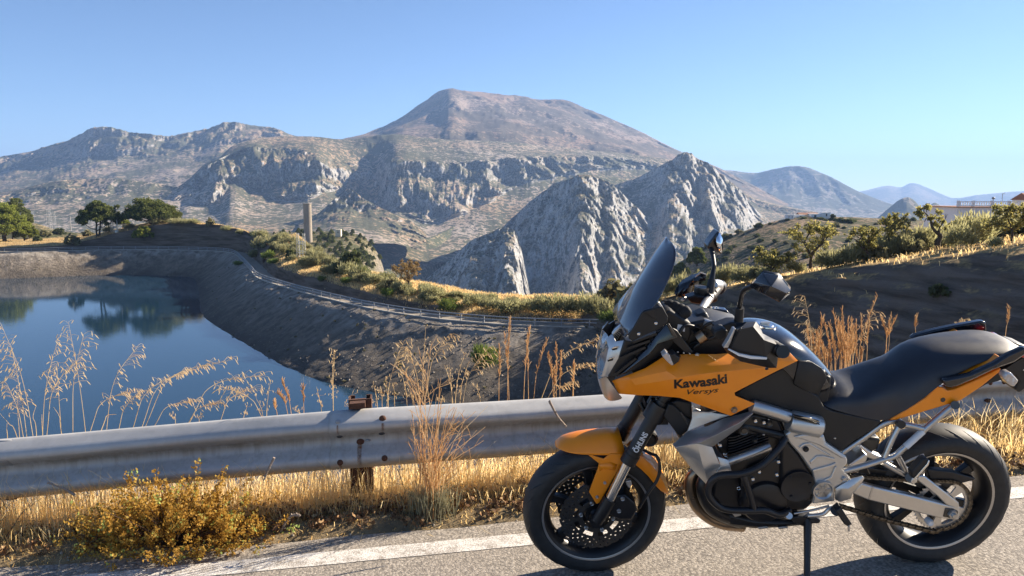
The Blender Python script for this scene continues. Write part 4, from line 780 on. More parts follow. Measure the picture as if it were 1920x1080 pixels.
for x, y0, y1, Y, w, l in ((95, 456, 392, 420, .5, 'thin grey lattice pylon in front of the terraces'), (104, 452, 398, 450, .4, 'fainter lattice pylon beside the first one'), (133, 430, 405, 330, .3, 'short pole behind the grey-green bush'), (437, 434, 396, 300, .25, 'thin pole on the knoll with a crossarm'), (480, 434, 424, 420, .25, 'tiny pole near the tower wood'), (62, 440, 396, 480, .5, 'faint pylon above the left pines')):
    p = P_(x, y0, Y); s_ = Y/FPX; mb = MB(); H = (y0-y1)*s_
    e = empty('pylon' if w > .35 else 'utility_pole', p, label=l, cat='pylon' if w > .35 else 'pole')
    if w > .35: lattice(mb, np.zeros(3), H, 2.2 if w > .45 else 1.8, 0, 9, .06)
    else: mb.tube([(0, 0, -.5), (0, 0, H)], [w*.6, w*.4], 6)
    mb.build('mast', m_pole, e); MB().bar((-1.6, 0, H*.93), (1.6, 0, H*.93), .12, .12).build('crossarm', m_pole, e)
# wires
wa, wb, wc = P_(220, 390, 262), P_(437, 397, 300), P_(562, 440, 150)
t = np.linspace(0, 1, 24)[:, None]
for k, (a_, b_, sag) in enumerate(((wa, wb, 3.), (wa+np.array((0, 0, -1.2)), wb+np.array((0, 0, -.8)), 3.2))):
    Pw = a_*(1-t)+b_*t; Pw[:, 2] -= sag*4*(t*(1-t))[:, 0]; o = MB().tube(Pw, .022, 4).build('power_line', m_galv_far, None); tag(o, 'thin power line strung from the white pole, '+('upper' if k == 0 else 'lower')+' wire', 'wire')
# round tower
tp = U(578, 449, 560); s_ = 560/FPX
e = empty('tower', tp, label='tall round concrete tower rising from the pine wood', cat='tower')
t = NT('tower_concrete'); P = t.pos(False); f = t.tex(.35, 6, .6, t.scalevec(P, 1, 1, .25)); t.bs(Base_Color=t.ramp(f, [(.3, (.27, .225, .17)), (.7, (.37, .31, .24))]), Roughness=.9)
rad = 7.6*s_; Ht = 67*s_
V = []; F = []; sg = 40; hs = [-3, 0, Ht*.98, Ht*.98, Ht, Ht]; rs_ = [rad, rad, rad*.98, rad*1.05, rad*1.05, rad*.9]
for h_, r_ in zip(hs, rs_): V += [(r_*math.cos(2*math.pi*k/sg), r_*math.sin(2*math.pi*k/sg), h_) for k in range(sg)]
for j in range(5): F += [(j*sg+k, j*sg+(k+1) % sg, (j+1)*sg+(k+1) % sg, (j+1)*sg+k) for k in range(sg)]
F.append(tuple(range(5*sg, 6*sg))); mesh('shaft', V, F, t.m, e, 40)
for k in range(1, 8):
    mb = MB(); hh = Ht*k/8.; Vr, Fr = lathe([(rad*1.0, -.15), (rad*1.012, -.1), (rad*1.012, .1), (rad*1.0, .15)], (0, 0, 0), 40) if 'lathe' in globals() else (None, None)
    if Vr is None:
        ring_ = [(rad*1.004*math.cos(2*math.pi*i/40), rad*1.004*math.sin(2*math.pi*i/40), hh) for i in range(41)]; mb.tube(ring_, .07, 4, 0, False); mb.build('lift_joint', t.m, e)
m_wall = simple('white_wall', (.80, .80, .79), .85, var=.04, scale=.8); m_roof = simple('clay_tiles', (.30, .14, .085), .85, var=.25, scale=3); m_dark = simple('dark_opening', (.03, .03, .035), .4, var=.02); m_cream = simple('cream_wall', (.70, .62, .46), .85, var=.06, scale=.8)
def house(name, p, w, d, h, lbl, wall, roof=True, nwin=2, rot=0., grp=None):
    e = empty(name, p, label=lbl, cat='house', group=grp); e.rotation_euler[2] = rot
    MB().box((0, 0, h/2-.5), (w, d, h+1)).build('wall', wall, e)
    if roof: mesh('roof', [(-w/2-.3, -d/2-.3, h), (w/2+.3, -d/2-.3, h), (w/2+.3, d/2+.3, h), (-w/2-.3, d/2+.3, h), (-w/2-.3, 0, h+d*.22), (w/2+.3, 0, h+d*.22)], [(0, 1, 5, 4), (2, 3, 4, 5), (0, 4, 3), (1, 2, 5), (3, 2, 1, 0)], m_roof, e)
    else: MB().box((0, 0, h+.15), (w+.3, d+.3, .3)).build('parapet', wall, e)
    for i in range(nwin):
        x = -w/2+w*(i+.5)/nwin; o = MB().box((x, -d/2-.03, h*.55), (min(1.1, w*.16), .12, 1.3)).build('window', m_dark, e); MB().box((x, -d/2-.10, h*.55-.72), (min(1.3, w*.2), .2, .12)).build('sill', wall, o)
    return e
Yc = 420; s_ = Yc/FPX
house('house', P_(1490, 411, Yc), 9, 5, 2.0, 'low white cottage at the left end of the hilltop hamlet', m_wall, False, 2)
house('house', P_(1513, 410, Yc+4), 10, 5, 2.2, 'brown roofed cottage in the middle of the hilltop hamlet', m_cream, True, 2)
house('house', P_(1532, 409, Yc), 8, 5, 2.0, 'flat white cottage beside the hedge on the hilltop', m_wall, False, 2)
house('house', P_(1546, 408, Yc-2), 4.0, 5, 2.6, 'bright white gabled cottage above the dark hedge', m_wall, False, 1)
for x in (1478, 1484): house('hut', P_(x, 411, Yc-4), 1.6, 2, 2.2, 'small shed beside the low white cottage', m_wall, False, 1, 0, 'sheds of the hamlet')
for i, (x, y, w, h) in enumerate(((1506, 412, 18, 9), (1562, 408, 16, 9), (1476, 414, 14, 6), (1538, 414, 30, 9), (1566, 415, 32, 9), (1594, 416, 30, 9), (1520, 414, 24, 7))):
    p = P_(x, y, Yc-8); put_shrub('dark_shrub', 'dark', p, px2m(w, p), px2m(h, p), ('dark tree crown among the hilltop cottages' if i < 3 else 'piece of the dark hedge below the hilltop cottages'), 'trees of the hamlet' if i < 3 else 'hedge of the hamlet')
house('house', P_(635, 441, 600), 4.2, 4, 4.2, 'small cream house above the wood beside the tower', m_cream, False, 1)
# villa with balustrade, right
Yv = 128; s_ = Yv/FPX; vo_ = U(1793, 416, Yv); vz0 = drop(vo_[0]+3, Yv) or vo_[2]
e = empty('villa', vo_, label='white villa with two arches and a balustraded roof terrace', cat='house')
W_, D_, H_ = 17.0, 10., (416-389)*s_
def vx(px): return (px-1793)*s_
# front wall with arched openings
def arch_wall(w, h, z0, arches):
    xs_ = [0.]; pts = [(0, z0), (0, h)]; F = []; V = []
    def col(x0, x1, zb): V.extend([(x0, 0, zb), (x1, 0, zb), (x1, 0, h), (x0, 0, h)]); n_ = len(V); F.append((n_-4, n_-3, n_-2, n_-1))
    x = 0.
    for c, r, sp in arches:
        col(x, c-r, z0)
        for k in range(14):
            a0, a1 = math.pi*(1-k/14), math.pi*(1-(k+1)/14); x0, x1 = c+r*math.cos(a0), c+r*math.cos(a1); n_ = len(V); V.extend([(x0, 0, sp+r*math.sin(a0)), (x1, 0, sp+r*math.sin(a1)), (x1, 0, h), (x0, 0, h)]); F.append((n_, n_+1, n_+2, n_+3))
        x = c+r
    col(x, w, z0); return V, F
ar = [(vx(1813), 11.5*s_, 0.0), (vx(1841), 10.5*s_, 0.0), (vx(1869), 10.5*s_, 0.0), (vx(1897), 10.5*s_, 0.0)]
V, F = arch_wall(W_, H_, -4., ar); o = mesh('wall', V, F, m_wall, e); solidify(o, .35, -1)
MB().box((.18, D_/2+.2, H_/2-2), (.3, D_-.4, H_+4)).build('wall', m_wall, e); MB().box((W_/2, D_, H_/2-2), (W_, .3, H_+4)).build('wall', m_wall, e)
MB().box((W_/2, 3.2, H_/2-2), (W_-.8, .25, H_+3.6)).build('wall', m_cream, e)
MB().box((W_/2, D_/2, H_+.06), (W_+.6, D_+.6, .13)).build('cornice', m_roof, e)
MB().box((W_/2, -.15, H_+.26), (W_+.3, .35, .16)).build('plinth_rail', m_wall, e); MB().box((W_/2, -.15, H_+.92), (W_+.3, .3, .14)).build('handrail', m_wall, e)
bal = MB().tube([(0, -.15, H_+.33), (0, -.15, H_+.5), (0, -.15, H_+.7), (0, -.15, H_+.86)], [.05, .11, .06, .09], 6); bo = bal.build('baluster', m_wall, e, 60); nb = 44
for i in range(1, nb): o = bo.copy(); COL.objects.link(o); o.location = (W_*i/nb, 0, 0)
for x in (.05, vx(1821), vx(1856), vx(1888), W_-.1): MB().box((x, -.15, H_+.62), (.34, .4, .95)).build('pier', m_wall, e)
lampo = empty('terrace_lamp', np.array(vo_)+np.array((vx(1858), -.15, H_+1.0)), label='round lantern on a pier of the villa balustrade', cat='lamp'); MB().tube([(0, 0, 0), (0, 0, .3)], .05, 6).build('stem', m_dark, lampo)
Vl, Fl = sweep([(0, 0, .28), (0, 0, .36), (0, 0, .5), (0, 0, .62), (0, 0, .7)], [.1, .22, .26, .2, .06], 12); mesh('lantern', Vl, Fl, m_galv_far, lampo, 60)
av = np.array(vo_)+np.array((vx(1890), 2, H_)); o = MB().tube([av, av+np.array((0, 0, 2.2)), av+np.array((.4, 0, 2.3))], .045, 5).build('antenna_mast', m_galv_far, None); tag(o, 'thin antenna mast on the villa roof terrace', 'antenna')
house('house', U(1948, 391, 150), 6.6, 6, (389-373)*150/FPX, 'white house with a brown hipped roof behind the villa', m_wall, True, 1)

# ------------------------------------------------------------------ guardrail
rp_ = [U(-330, 905, 3.74), U(0, 881, 3.84), U(330, 851, 3.93), U(680, 822, 4.0), U(1000, 800.5, 4.2), U(1400, 772, 4.47), U(1860, 740, 4.8), U(2300, 715, 5.15)]
rp_ = np.array(rp_); dL = rp_[1]-rp_[0]; dR = rp_[-1]-rp_[-2]; dL /= np.linalg.norm(dL); dR /= np.linalg.norm(dR)
rp_ = np.vstack([rp_[0]-dL*9, rp_, rp_[-1]+dR*9]); rc = catmull(rp_, 16)
sR = np.r_[0, np.cumsum(np.linalg.norm(np.diff(rc, axis=0), axis=1))]
def rail_at(q):
    p = np.array([np.interp(q, sR, rc[:, k]) for k in range(3)]); d = np.array([np.interp(q+.05, sR, rc[:, k])-np.interp(q-.05, sR, rc[:, k]) for k in range(3)]); d /= np.linalg.norm(d); o_ = np.array((d[1], -d[0], 0)); o_ /= np.linalg.norm(o_); return p, d, o_
def rail_s(px):
    xx = 960+FPX*rc[:, 0]/(rc[:, 1]*CP-(rc[:, 2]-CAM_H)*SP); return np.interp(px, xx, sR)
prof = [(.158, -.010), (.154, .008), (.145, .024), (.122, .056), (.110, .071), (.098, .078), (.086, .0805), (.074, .078), (.064, .070), (.034, .026), (.022, .014), (.008, .010), (-.008, .010), (-.022, .014), (-.034, .026), (-.064, .070), (-.074, .078), (-.086, .0805), (-.098, .078), (-.110, .071), (-.122, .056), (-.145, .024), (-.154, .008), (-.158, -.010)]
prof = [(p_*(-1)**0, d_) for p_, d_ in prof]
t = NT('galvanised_rail'); P = t.pos(); uvz = t.attr('across'); gr = t.tex(7, 7, .65, t.scalevec(P, .35, .35, 1.)); fl2 = t.ramp(t.n('ShaderNodeSeparateXYZ', {0: t.vor(34, t.scalevec(P, 1, 1, .35), out='Color')}).outputs[0], [(.0, .25), (1., .75)]); drip = t.tex(42, 4, .6, t.scalevec(P, 1, 1, .06))
c = t.mix(t.ramp(gr, [(.3, 0.), (.7, 1.)]), (.38, .38, .375), (.52, .515, .50)); c = t.mix(.16, c, fl2, 'SOFT_LIGHT')
valley = t.ramp(uvz, [(.30, 0.), (.40, 1.), (.46, 1.), (.56, 0.)]); dirt = t.math('MULTIPLY', valley, t.ramp(t.math('ADD', gr, t.math('MULTIPLY', drip, .5)), [(.52, .1), (.9, .75)])); c = t.mix(dirt, c, (.15, .125, .085))
grime = t.math('MULTIPLY', t.ramp(uvz, [(.40, 0.), (.55, 1.), (.9, .4)]), t.ramp(drip, [(.48, 0.), (.75, .5)])); c = t.mix(grime, c, (.22, .20, .165))
edge_ = t.math('MULTIPLY', t.ramp(uvz, [(.86, 0.), (.97, 1.)]), t.ramp(gr, [(.4, 0.), (.65, .9)])); c = t.mix(edge_, c, (.30, .17, .07))
t.bs(Base_Color=c, Metallic=.25, Roughness=t.ramp(gr, [(.3, .55), (.7, .72)])); t.bump(t.tex(26, 5, .6, P), .08, .004); m_rail = t.m
m_rust = simple('rust', (.085, .036, .02), .9, var=.4, scale=60, bump=.5, bdist=.001)
rail = empty('guardrail', rp_[1], label='galvanised steel guardrail with rusty bolts running along the road edge', cat='guardrail'); R0 = np.array(rp_[1])
def beam(q0, q1, off):
    qs = np.linspace(q0, q1, max(12, int((q1-q0)/.06))); G = []; rows = len(prof)
    for h_, d_ in prof:
        row = []
        for q in qs:
            p, d, o_ = rail_at(q); w = fbm(np.array([[q*.8, h_*4, 1.3]]), 2)[0]*.004; row.append(p-R0+np.array((0, 0, h_))+o_*(d_+off+w))
        G.append(row)
    G = np.array(G); o = grid('beam', G, m_rail, rail, 180); nf = len(o.data.polygons); a = o.data.attributes.new('across', 'FLOAT', 'POINT'); a.data.foreach_set('value', np.repeat(np.linspace(0, 1, rows), len(qs)).astype(np.float32)); m_ = solidify(o, .004, 1); return o
qj = rail_s(621); qk = rail_s(1862)
beam(qj-9.9, qj-5.2, .0); beam(qj-5.5, qj+.30, .0); beam(qj-.0, qk+.15, .007); beam(qk-.15, qk+4.3, .0)
def on_rail(px, hz, off):
    p, d, o_ = rail_at(rail_s(px)); dd = np.interp(-hz, [-x[0] for x in prof], [x[1] for x in prof]); return p+np.array((0, 0, hz))+o_*(dd+off)-R0, d, o_
def bolt(px, hz, r, mat, off=.004, sx=1.):
    p, d, o_ = on_rail(px, hz, off); Mb = np.stack([d*sx, o_, np.cross(d, o_)*-1], 1); V = []; F = []; n = 12
    for rr, hh in ((1., 0), (1., .004), (.8, .009), (.35, .013)): V += [p+Mb@np.array((r*rr*math.cos(2*math.pi*k/n), hh, r*rr*math.sin(2*math.pi*k/n))) for k in range(n)]
    for j in range(3): F += [(j*n+k, j*n+(k+1) % n, (j+1)*n+(k+1) % n, (j+1)*n+k) for k in range(n)]
    F.append(tuple(range(3*n, 4*n))); return mesh('bolt', V, F, mat, rail, 40)
m_stain = NT('rust_stain'); t = m_stain; a_ = t.attr('fade'); nz_ = t.tex(60, 5, .7, t.scalevec(t.pos(), 1, 1, .15)); t.bs(Base_Color=(.22, .10, .045), Roughness=.85); t.set(t.b.inputs['Alpha'], t.math('MULTIPLY', a_, t.ramp(nz_, [(.3, .25), (.6, 1.)]))); m_stain = t.m
def stain(px, h0, h1, w):
    V = []; A = []; hs = np.linspace(h0, h1, 10)
    for i, h_ in enumerate(hs):
        p, d, o_ = on_rail(px, h_, .0085)
        for s_ in (-1, -.35, .35, 1): V.append(p+d*s_*w/2); A.append((1-i/9.)**.7*(.0 if abs(s_) == 1 else .8))
    F = [(i*4+j, i*4+j+1, i*4+j+5, i*4+j+4) for i in range(9) for j in range(3)]; o = mesh('rust_stain', V, F, m_stain, rail); a = o.data.attributes.new('fade', 'FLOAT', 'POINT'); a.data.foreach_set('value', np.array(A, np.float32))
bolt(718, .118, .019, m_rust); bolt(640, -.093, .016, m_rust); bolt(720, -.088, .016, m_rust); bolt(676, -.012, .016, m_rust, .004, 1.3); bolt(637, .118, .013, m_galv_far); bolt(690, -.008, .008, m_galv_far, .004, 1.8)
for px_ in (638, 716): bolt(px_, .028, .010, m_dark, .002, 1.6)
stain(718, .10, .035, .02); stain(637, .105, .04, .012); stain(676, -.02, -.155, .022); stain(640, -.10, -.157, .02); stain(672, .0, -.13, .012)
bolt(1846, -.03, .016, m_rust, .004, 1.6); bolt(1880, -.09, .014, m_rust); bolt(1860, .1, .014, m_rust); bolt(1835, .1, .014, m_rust)
def post(px, top):
    p, d, o_ = rail_at(rail_s(px)); b = MB(); c_ = p-R0-o_*.075; Mx = np.stack([d, o_, np.array((0, 0, 1.))], 1); zt, zb_ = top, -.75
    for dx, dy, sx, sy in ((0, .045, .12, .008), (-.056, 0, .008, .09), (.056, 0, .008, .09), (-.045, -.045, .03, .008), (.045, -.045, .03, .008)):
        b.box(c_+Mx@np.array((dx, dy, 0))+np.array((0, 0, (zt+zb_)/2)), (sx, sy, zt-zb_), Mx)
    b.build('post', m_rust, rail); q = MB().box(p-R0-o_*.02+np.array((0, 0, 0)), (.10, .05, .18), Mx); q.build('spacer', m_rust, rail)
post(676, .205); post(1886, .15); post(-340, .16); post(2600, .16)
p, d, o_ = rail_at(rail_s(672)); MB().box(p-R0-o_*.02+np.array((0, 0, .185)), (.08, .10, .03), np.stack([d, o_, np.array((0, 0, 1.))], 1)).build('bracket', m_rust, rail)

# ------------------------------------------------------------------ verge plants
g_ = np.random.default_rng(55)
def verge_pts(n, s0, s1, o0, o1, pw=1.):
    s_ = g_.uniform(s0, s1, n); o_ = o0+(o1-o0)*g_.random(n)**pw; p = lnA[None]+LD[None]*s_[:, None]+LN[None]*o_[:, None]; z = GX*p[:, 0]+GY*p[:, 1]+np.interp(o_, vo, vz); return np.column_stack([p, z])-np.array((0, 0, .01))
allV = []; allA = []
def addb(P, h, w, bend, lo, hi, lean=None):
    allV.append(blades(P, h, w, g_, bend, lean)); allA.append(np.repeat(np.clip(g_.uniform(lo, hi, len(P)), 0, 1), 2))
addb(verge_pts(20000, -3.2, 6.5, .60, 1.25), .27, .0040, .5, .35, 1.)
addb(verge_pts(16000, -3.2, 6.5, .36, .75, .8), .10, .0035, 1.1, .25, .95)
addb(verge_pts(9000, -3.2, 6.5, .22, .5, .7), .04, .004, 1.6, .0, .7)
P = verge_pts(17000, -3.2, 6.5, .45, 1.0); k = noise(P*np.array((3.2, 3.2, 0))+4) > .02; addb(P[k], .15, .0032, .7, .3, .95)
P = verge_pts(9000, -3.2, 7, 1.2, 3.0); addb(P, .36, .005, .5, .3, .9)
quads('dry_grass', np.vstack(allV), 4, m_straw, None, np.concatenate(allA), kind='stuff')
# bare twiggy weeds standing in the straw
t = simple('dead_twigs', (.16, .10, .06), .9, var=.25, scale=60); b = MB()
for c_ in verge_pts(70, -3.0, 5.5, .40, .95):
    L = g_.uniform(.10, .26); d_ = np.array((g_.normal()*.45, g_.normal()*.25, 1.)); d_ /= np.linalg.norm(d_); e_ = c_+d_*L; b.tube([c_, c_*.5+e_*.5+g_.normal(size=3)*.012, e_], [.0022, .0017, .001], 4)
    for k in range(4):
        q = c_+d_*L*g_.uniform(.3, .95); f_ = np.array((g_.normal(), g_.normal()*.5, g_.uniform(.1, 1.1))); f_ /= np.linalg.norm(f_); b.tube([q, q+f_*L*.2+np.array((0, 0, .004)), q+f_*L*.42], [.0013, .0011, .0007], 4)
b.build('dead_twigs', t, None, None, kind='stuff')
# small withered weeds and litter at the asphalt edge
t = NT('withered_weed'); t.bs(Base_Color=t.ramp(t.attr('rnd'), [(0., (.06, .03, .015)), (.5, (.22, .11, .045)), (1., (.36, .24, .12))]), Roughness=.9); m_weed = t.m
C = verge_pts(700, -3.2, 6.5, .26, .75); C[:, 2] += .03; V, a = leafquads(C, 26, .014, .05, .6, 0, 1.8, .1, g_); quads('withered_weeds', V, 4, m_weed, None, a, kind='stuff')
C = verge_pts(900, -3.2, 6.5, .14, .34); st_ = []
mb_v = []; 
for c_ in C[:260]:
    a_ = g_.uniform(0, 6.28); L = g_.uniform(.05, .22); d_ = np.array((math.cos(a_), math.sin(a_), .05)); q = c_+d_*L*.5; q[2] += .02; s_ = np.array((-d_[1], d_[0], 0))*.0016; e_ = c_+d_*L; mb_v += [c_-s_, c_+s_, q+s_, q-s_, q-s_, q+s_, e_+s_*.3, e_-s_*.3]
quads('straw_litter', np.array(mb_v), 4, m_straw, None, g_.uniform(.4, 1, len(mb_v)//4), kind='stuff')
# loose stones
t = simple('pebble', (.30, .26, .21), .9, var=.3, scale=30); V = []; F = []
for i in range(420):
    c_ = verge_pts(1, -3, 6, .05, .5)[0]; r_ = g_.uniform(.004, .012); n0 = len(V); dirs = np.array([(1, 0, 0), (-1, 0, 0), (0, 1, 0), (0, -1, 0), (0, 0, 1), (0, 0, -1)])*g_.uniform(.6, 1.1, (6, 3)); V += list(c_+dirs*r_+np.array((0, 0, .012)))
    F += [(n0+a, n0+b, n0+c) for a, b, c in ((0, 2, 4), (2, 1, 4), (1, 3, 4), (3, 0, 4), (2, 0, 5), (1, 2, 5), (3, 1, 5), (0, 3, 5))]
mesh('loose_stones', V, F, t, None, None, kind='stuff')
# the ochre bush in front of the rail
t = leafmat('ochre_leaves', [(0., (.26, .13, .025)), (.35, (.50, .27, .045)), (.7, (.66, .40, .08)), (.9, (.68, .50, .13)), (.95, (.52, .54, .14)), (1., (.45, .56, .16))], .45)
bc = ground_px(338, 1062); bz = road_z(*bc); Yb = bc[1]; cx_ = U(330, 1050, Yb+.20)
e = empty('ochre_bush', (cx_[0], Yb+.20, bz), label='bushy ochre and yellow-green plant in front of the guardrail', cat='bush'); V = []; A = []; mb = MB()
for i in range(520):
    a_ = g_.uniform(0, 6.28); el = math.acos(g_.uniform(.0, 1)); L = g_.uniform(.55, 1.04) if i % 9 else g_.uniform(1.05, 1.3); d_ = np.array((math.sin(el)*math.cos(a_)*.46, math.sin(el)*math.sin(a_)*.24, math.cos(el)*.30+.03))*L
    p0 = d_*g_.uniform(.0, .3); lump = 1+.12*noise((d_*7)[None])[0]; p1 = d_*lump; 
    if i % 4 == 0: mb.tube([p0*.2, p0*.5+p1*.4+np.array((0, 0, .01)), p1], [.003, .002, .001], 4)
    axis = p1-p0*.3; axis /= np.linalg.norm(axis)+1e-9; axis = axis+np.array((0, 0, .5)); axis /= np.linalg.norm(axis); tone = np.clip(g_.normal(.55, .2), 0, 1)
    m = 26; tt = g_.random(m); P = p1-axis*(.06*(1-tt))[:, None]+g_.normal(size=(m, 3))*.009; q_ = g_.normal(size=(m, 3))+axis*.8; q_ /= np.linalg.norm(q_, axis=1)[:, None]; r_ = np.cross(q_, g_.normal(size=(m, 3))); r_ /= np.linalg.norm(r_, axis=1)[:, None]; sz = g_.uniform(.0065, .0125, (m, 1))
    V.append(np.stack([P-q_*sz*.6, P+r_*sz*.5, P+q_*sz, P-r_*sz*.5], 1).reshape(-1, 3)); A.append(np.clip(tone+g_.normal(size=m)*.15+.25*(tt-.5), 0, 1))
mb.build('stem', m_weed, e); quads('leaves', np.vstack(V), 4, t, e, np.concatenate(A))
# orange grass clump in front of the rail
t = NT('orange_culm'); c = t.ramp(t.attr('rnd'), [(0., (.50, .29, .12)), (.5, (.70, .46, .23)), (1., (.80, .63, .40))]); t.bs(Base_Color=c, Roughness=.6); tr = t.n('ShaderNodeBsdfTranslucent', {'Color': c}); mx = t.n('ShaderNodeMixShader', {0: .5}); t.t.links.new(t.b.outputs[0], mx.inputs[1]); t.t.links.new(tr.outputs[0], mx.inputs[2]); t.t.links.new(mx.outputs[0], t.out.inputs['Surface']); m_culm = t.m
def ribbon(P, w, face=None):
    """thin flat strip along P (n,3) turned to no particular side: two crossed strips"""
    P = np.asarray(P, float); T = np.gradient(P, axis=0); T /= np.linalg.norm(T, axis=1)[:, None]+1e-9; w = np.broadcast_to(w, (len(P),))[:, None]; out = []
    for ref in ((0, 1, 0), (1, 0, .2)):
        S_ = np.cross(T, ref); S_ /= np.linalg.norm(S_, axis=1)[:, None]+1e-9; a, b = P-S_*w/2, P+S_*w/2
        out.append(np.stack([a[:-1], b[:-1], b[1:], a[1:]], 1).reshape(-1, 3))
    return np.vstack(out)
gb = ground_px(808, 974); gb3 = np.array((gb[0], gb[1], road_z(*gb)+.02)); e = empty('orange_grass_clump', gb3, label='tall clump of orange dry grass standing in front of the rail', cat='grass'); V = []; A = []
for i in range(60):
    tx = g_.choice([g_.normal(795, 20), g_.normal(850, 30)]); ty = g_.uniform(690, 860) if tx < 830 else g_.uniform(760, 880); bx = g_.normal(805, 15); b3 = gb3+np.array(((bx-808)/FPX*gb[1], g_.normal()*.03, 0)); t3 = U(tx, ty, gb[1]+g_.normal()*.05); m_ = b3*.45+t3*.55; m_[0] = b3[0]*.75+t3[0]*.25
    P = catmull([b3, m_, t3], 5)-gb3; q = ribbon(P, np.linspace(.0042, .0018, len(P))); V.append(q); A.append(np.full(len(q)//4, np.clip(g_.normal(.5, .25), 0, 1)))
    if g_.random() < .5:
        for k in range(5):
            j = len(P)-2-k % 6; d_ = np.array((g_.normal()*.03, g_.normal()*.02, g_.uniform(.02, .07))); q = ribbon(np.array([P[j], P[j]+d_*.5+np.array((0, 0, .008)), P[j]+d_]), .0022); V.append(q); A.append(np.full(len(q)//4, g_.uniform(.1, .6)))
quads('culms', np.vstack(V), 4, m_culm, e, np.concatenate(A))
V = blades(gb3+np.column_stack([g_.normal(size=500)*.05, g_.normal(size=500)*.03, np.zeros(500)])-gb3, .16, .004, g_, .7); t = leafmat('grey_green_blades', [(0., (.16, .15, .09)), (1., (.32, .29, .18))], .3); quads('tuft', V, 4, t, e, np.repeat(g_.random(500), 2))
# brushy culm heads above the clump
for k, (x0, y0, x1, y1) in enumerate(((795, 760, 748, 690), (798, 740, 810, 640), (805, 740, 845, 720), (800, 750, 760, 705), (802, 735, 786, 660))): 
    a_, b_ = U(x0, y0, gb[1]), U(x1, y1, gb[1]+.03); P = catmull([a_, (a_+b_)/2+np.array((0, 0, .02)), b_], 5); Vq = [ribbon(P-gb3, np.linspace(.003, .0012, len(P)))]
    for j in range(len(P)-1): d_ = (P[-1]-P[0]); d_ = d_/np.linalg.norm(d_); q = P[j]-gb3; Vq.append(ribbon(np.array([q, q+d_*.03+np.array((g_.normal()*.02, g_.normal()*.01, .012))]), .002))
    Vq = np.vstack(Vq); quads('seed_head', Vq, 4, m_culm, e, g_.uniform(.3, .9, len(Vq)//4))
# ---- single tall stalks behind (and a few before) the rail
t = NT('oat_straw'); c = t.ramp(t.attr('rnd'), [(0., (.55, .38, .19)), (.5, (.72, .55, .31)), (1., (.82, .68, .45))]); t.bs(Base_Color=c, Roughness=.6); tr = t.n('ShaderNodeBsdfTranslucent', {'Color': c}); mx = t.n('ShaderNodeMixShader', {0: .5}); t.t.links.new(t.b.outputs[0], mx.inputs[1]); t.t.links.new(tr.outputs[0], mx.inputs[2]); t.t.links.new(mx.outputs[0], t.out.inputs['Surface']); m_oat = t.m
LAB = {'oat': ('oat_stalk', 'tall pale oat stalk with drooping heads behind the rail', 'oat stalks behind the rail'), 'plume': ('reed_stalk', 'upright orange plumed grass stalk behind the rail', 'plumed stalks behind the rail'), 'wild': ('wild_oat', 'thin wild oat with small pale spikelets behind the rail', 'wild oats behind the rail'), 'stem': ('bare_stalk', 'bare broken straw stalk behind the rail', 'bare stalks behind the rail')}
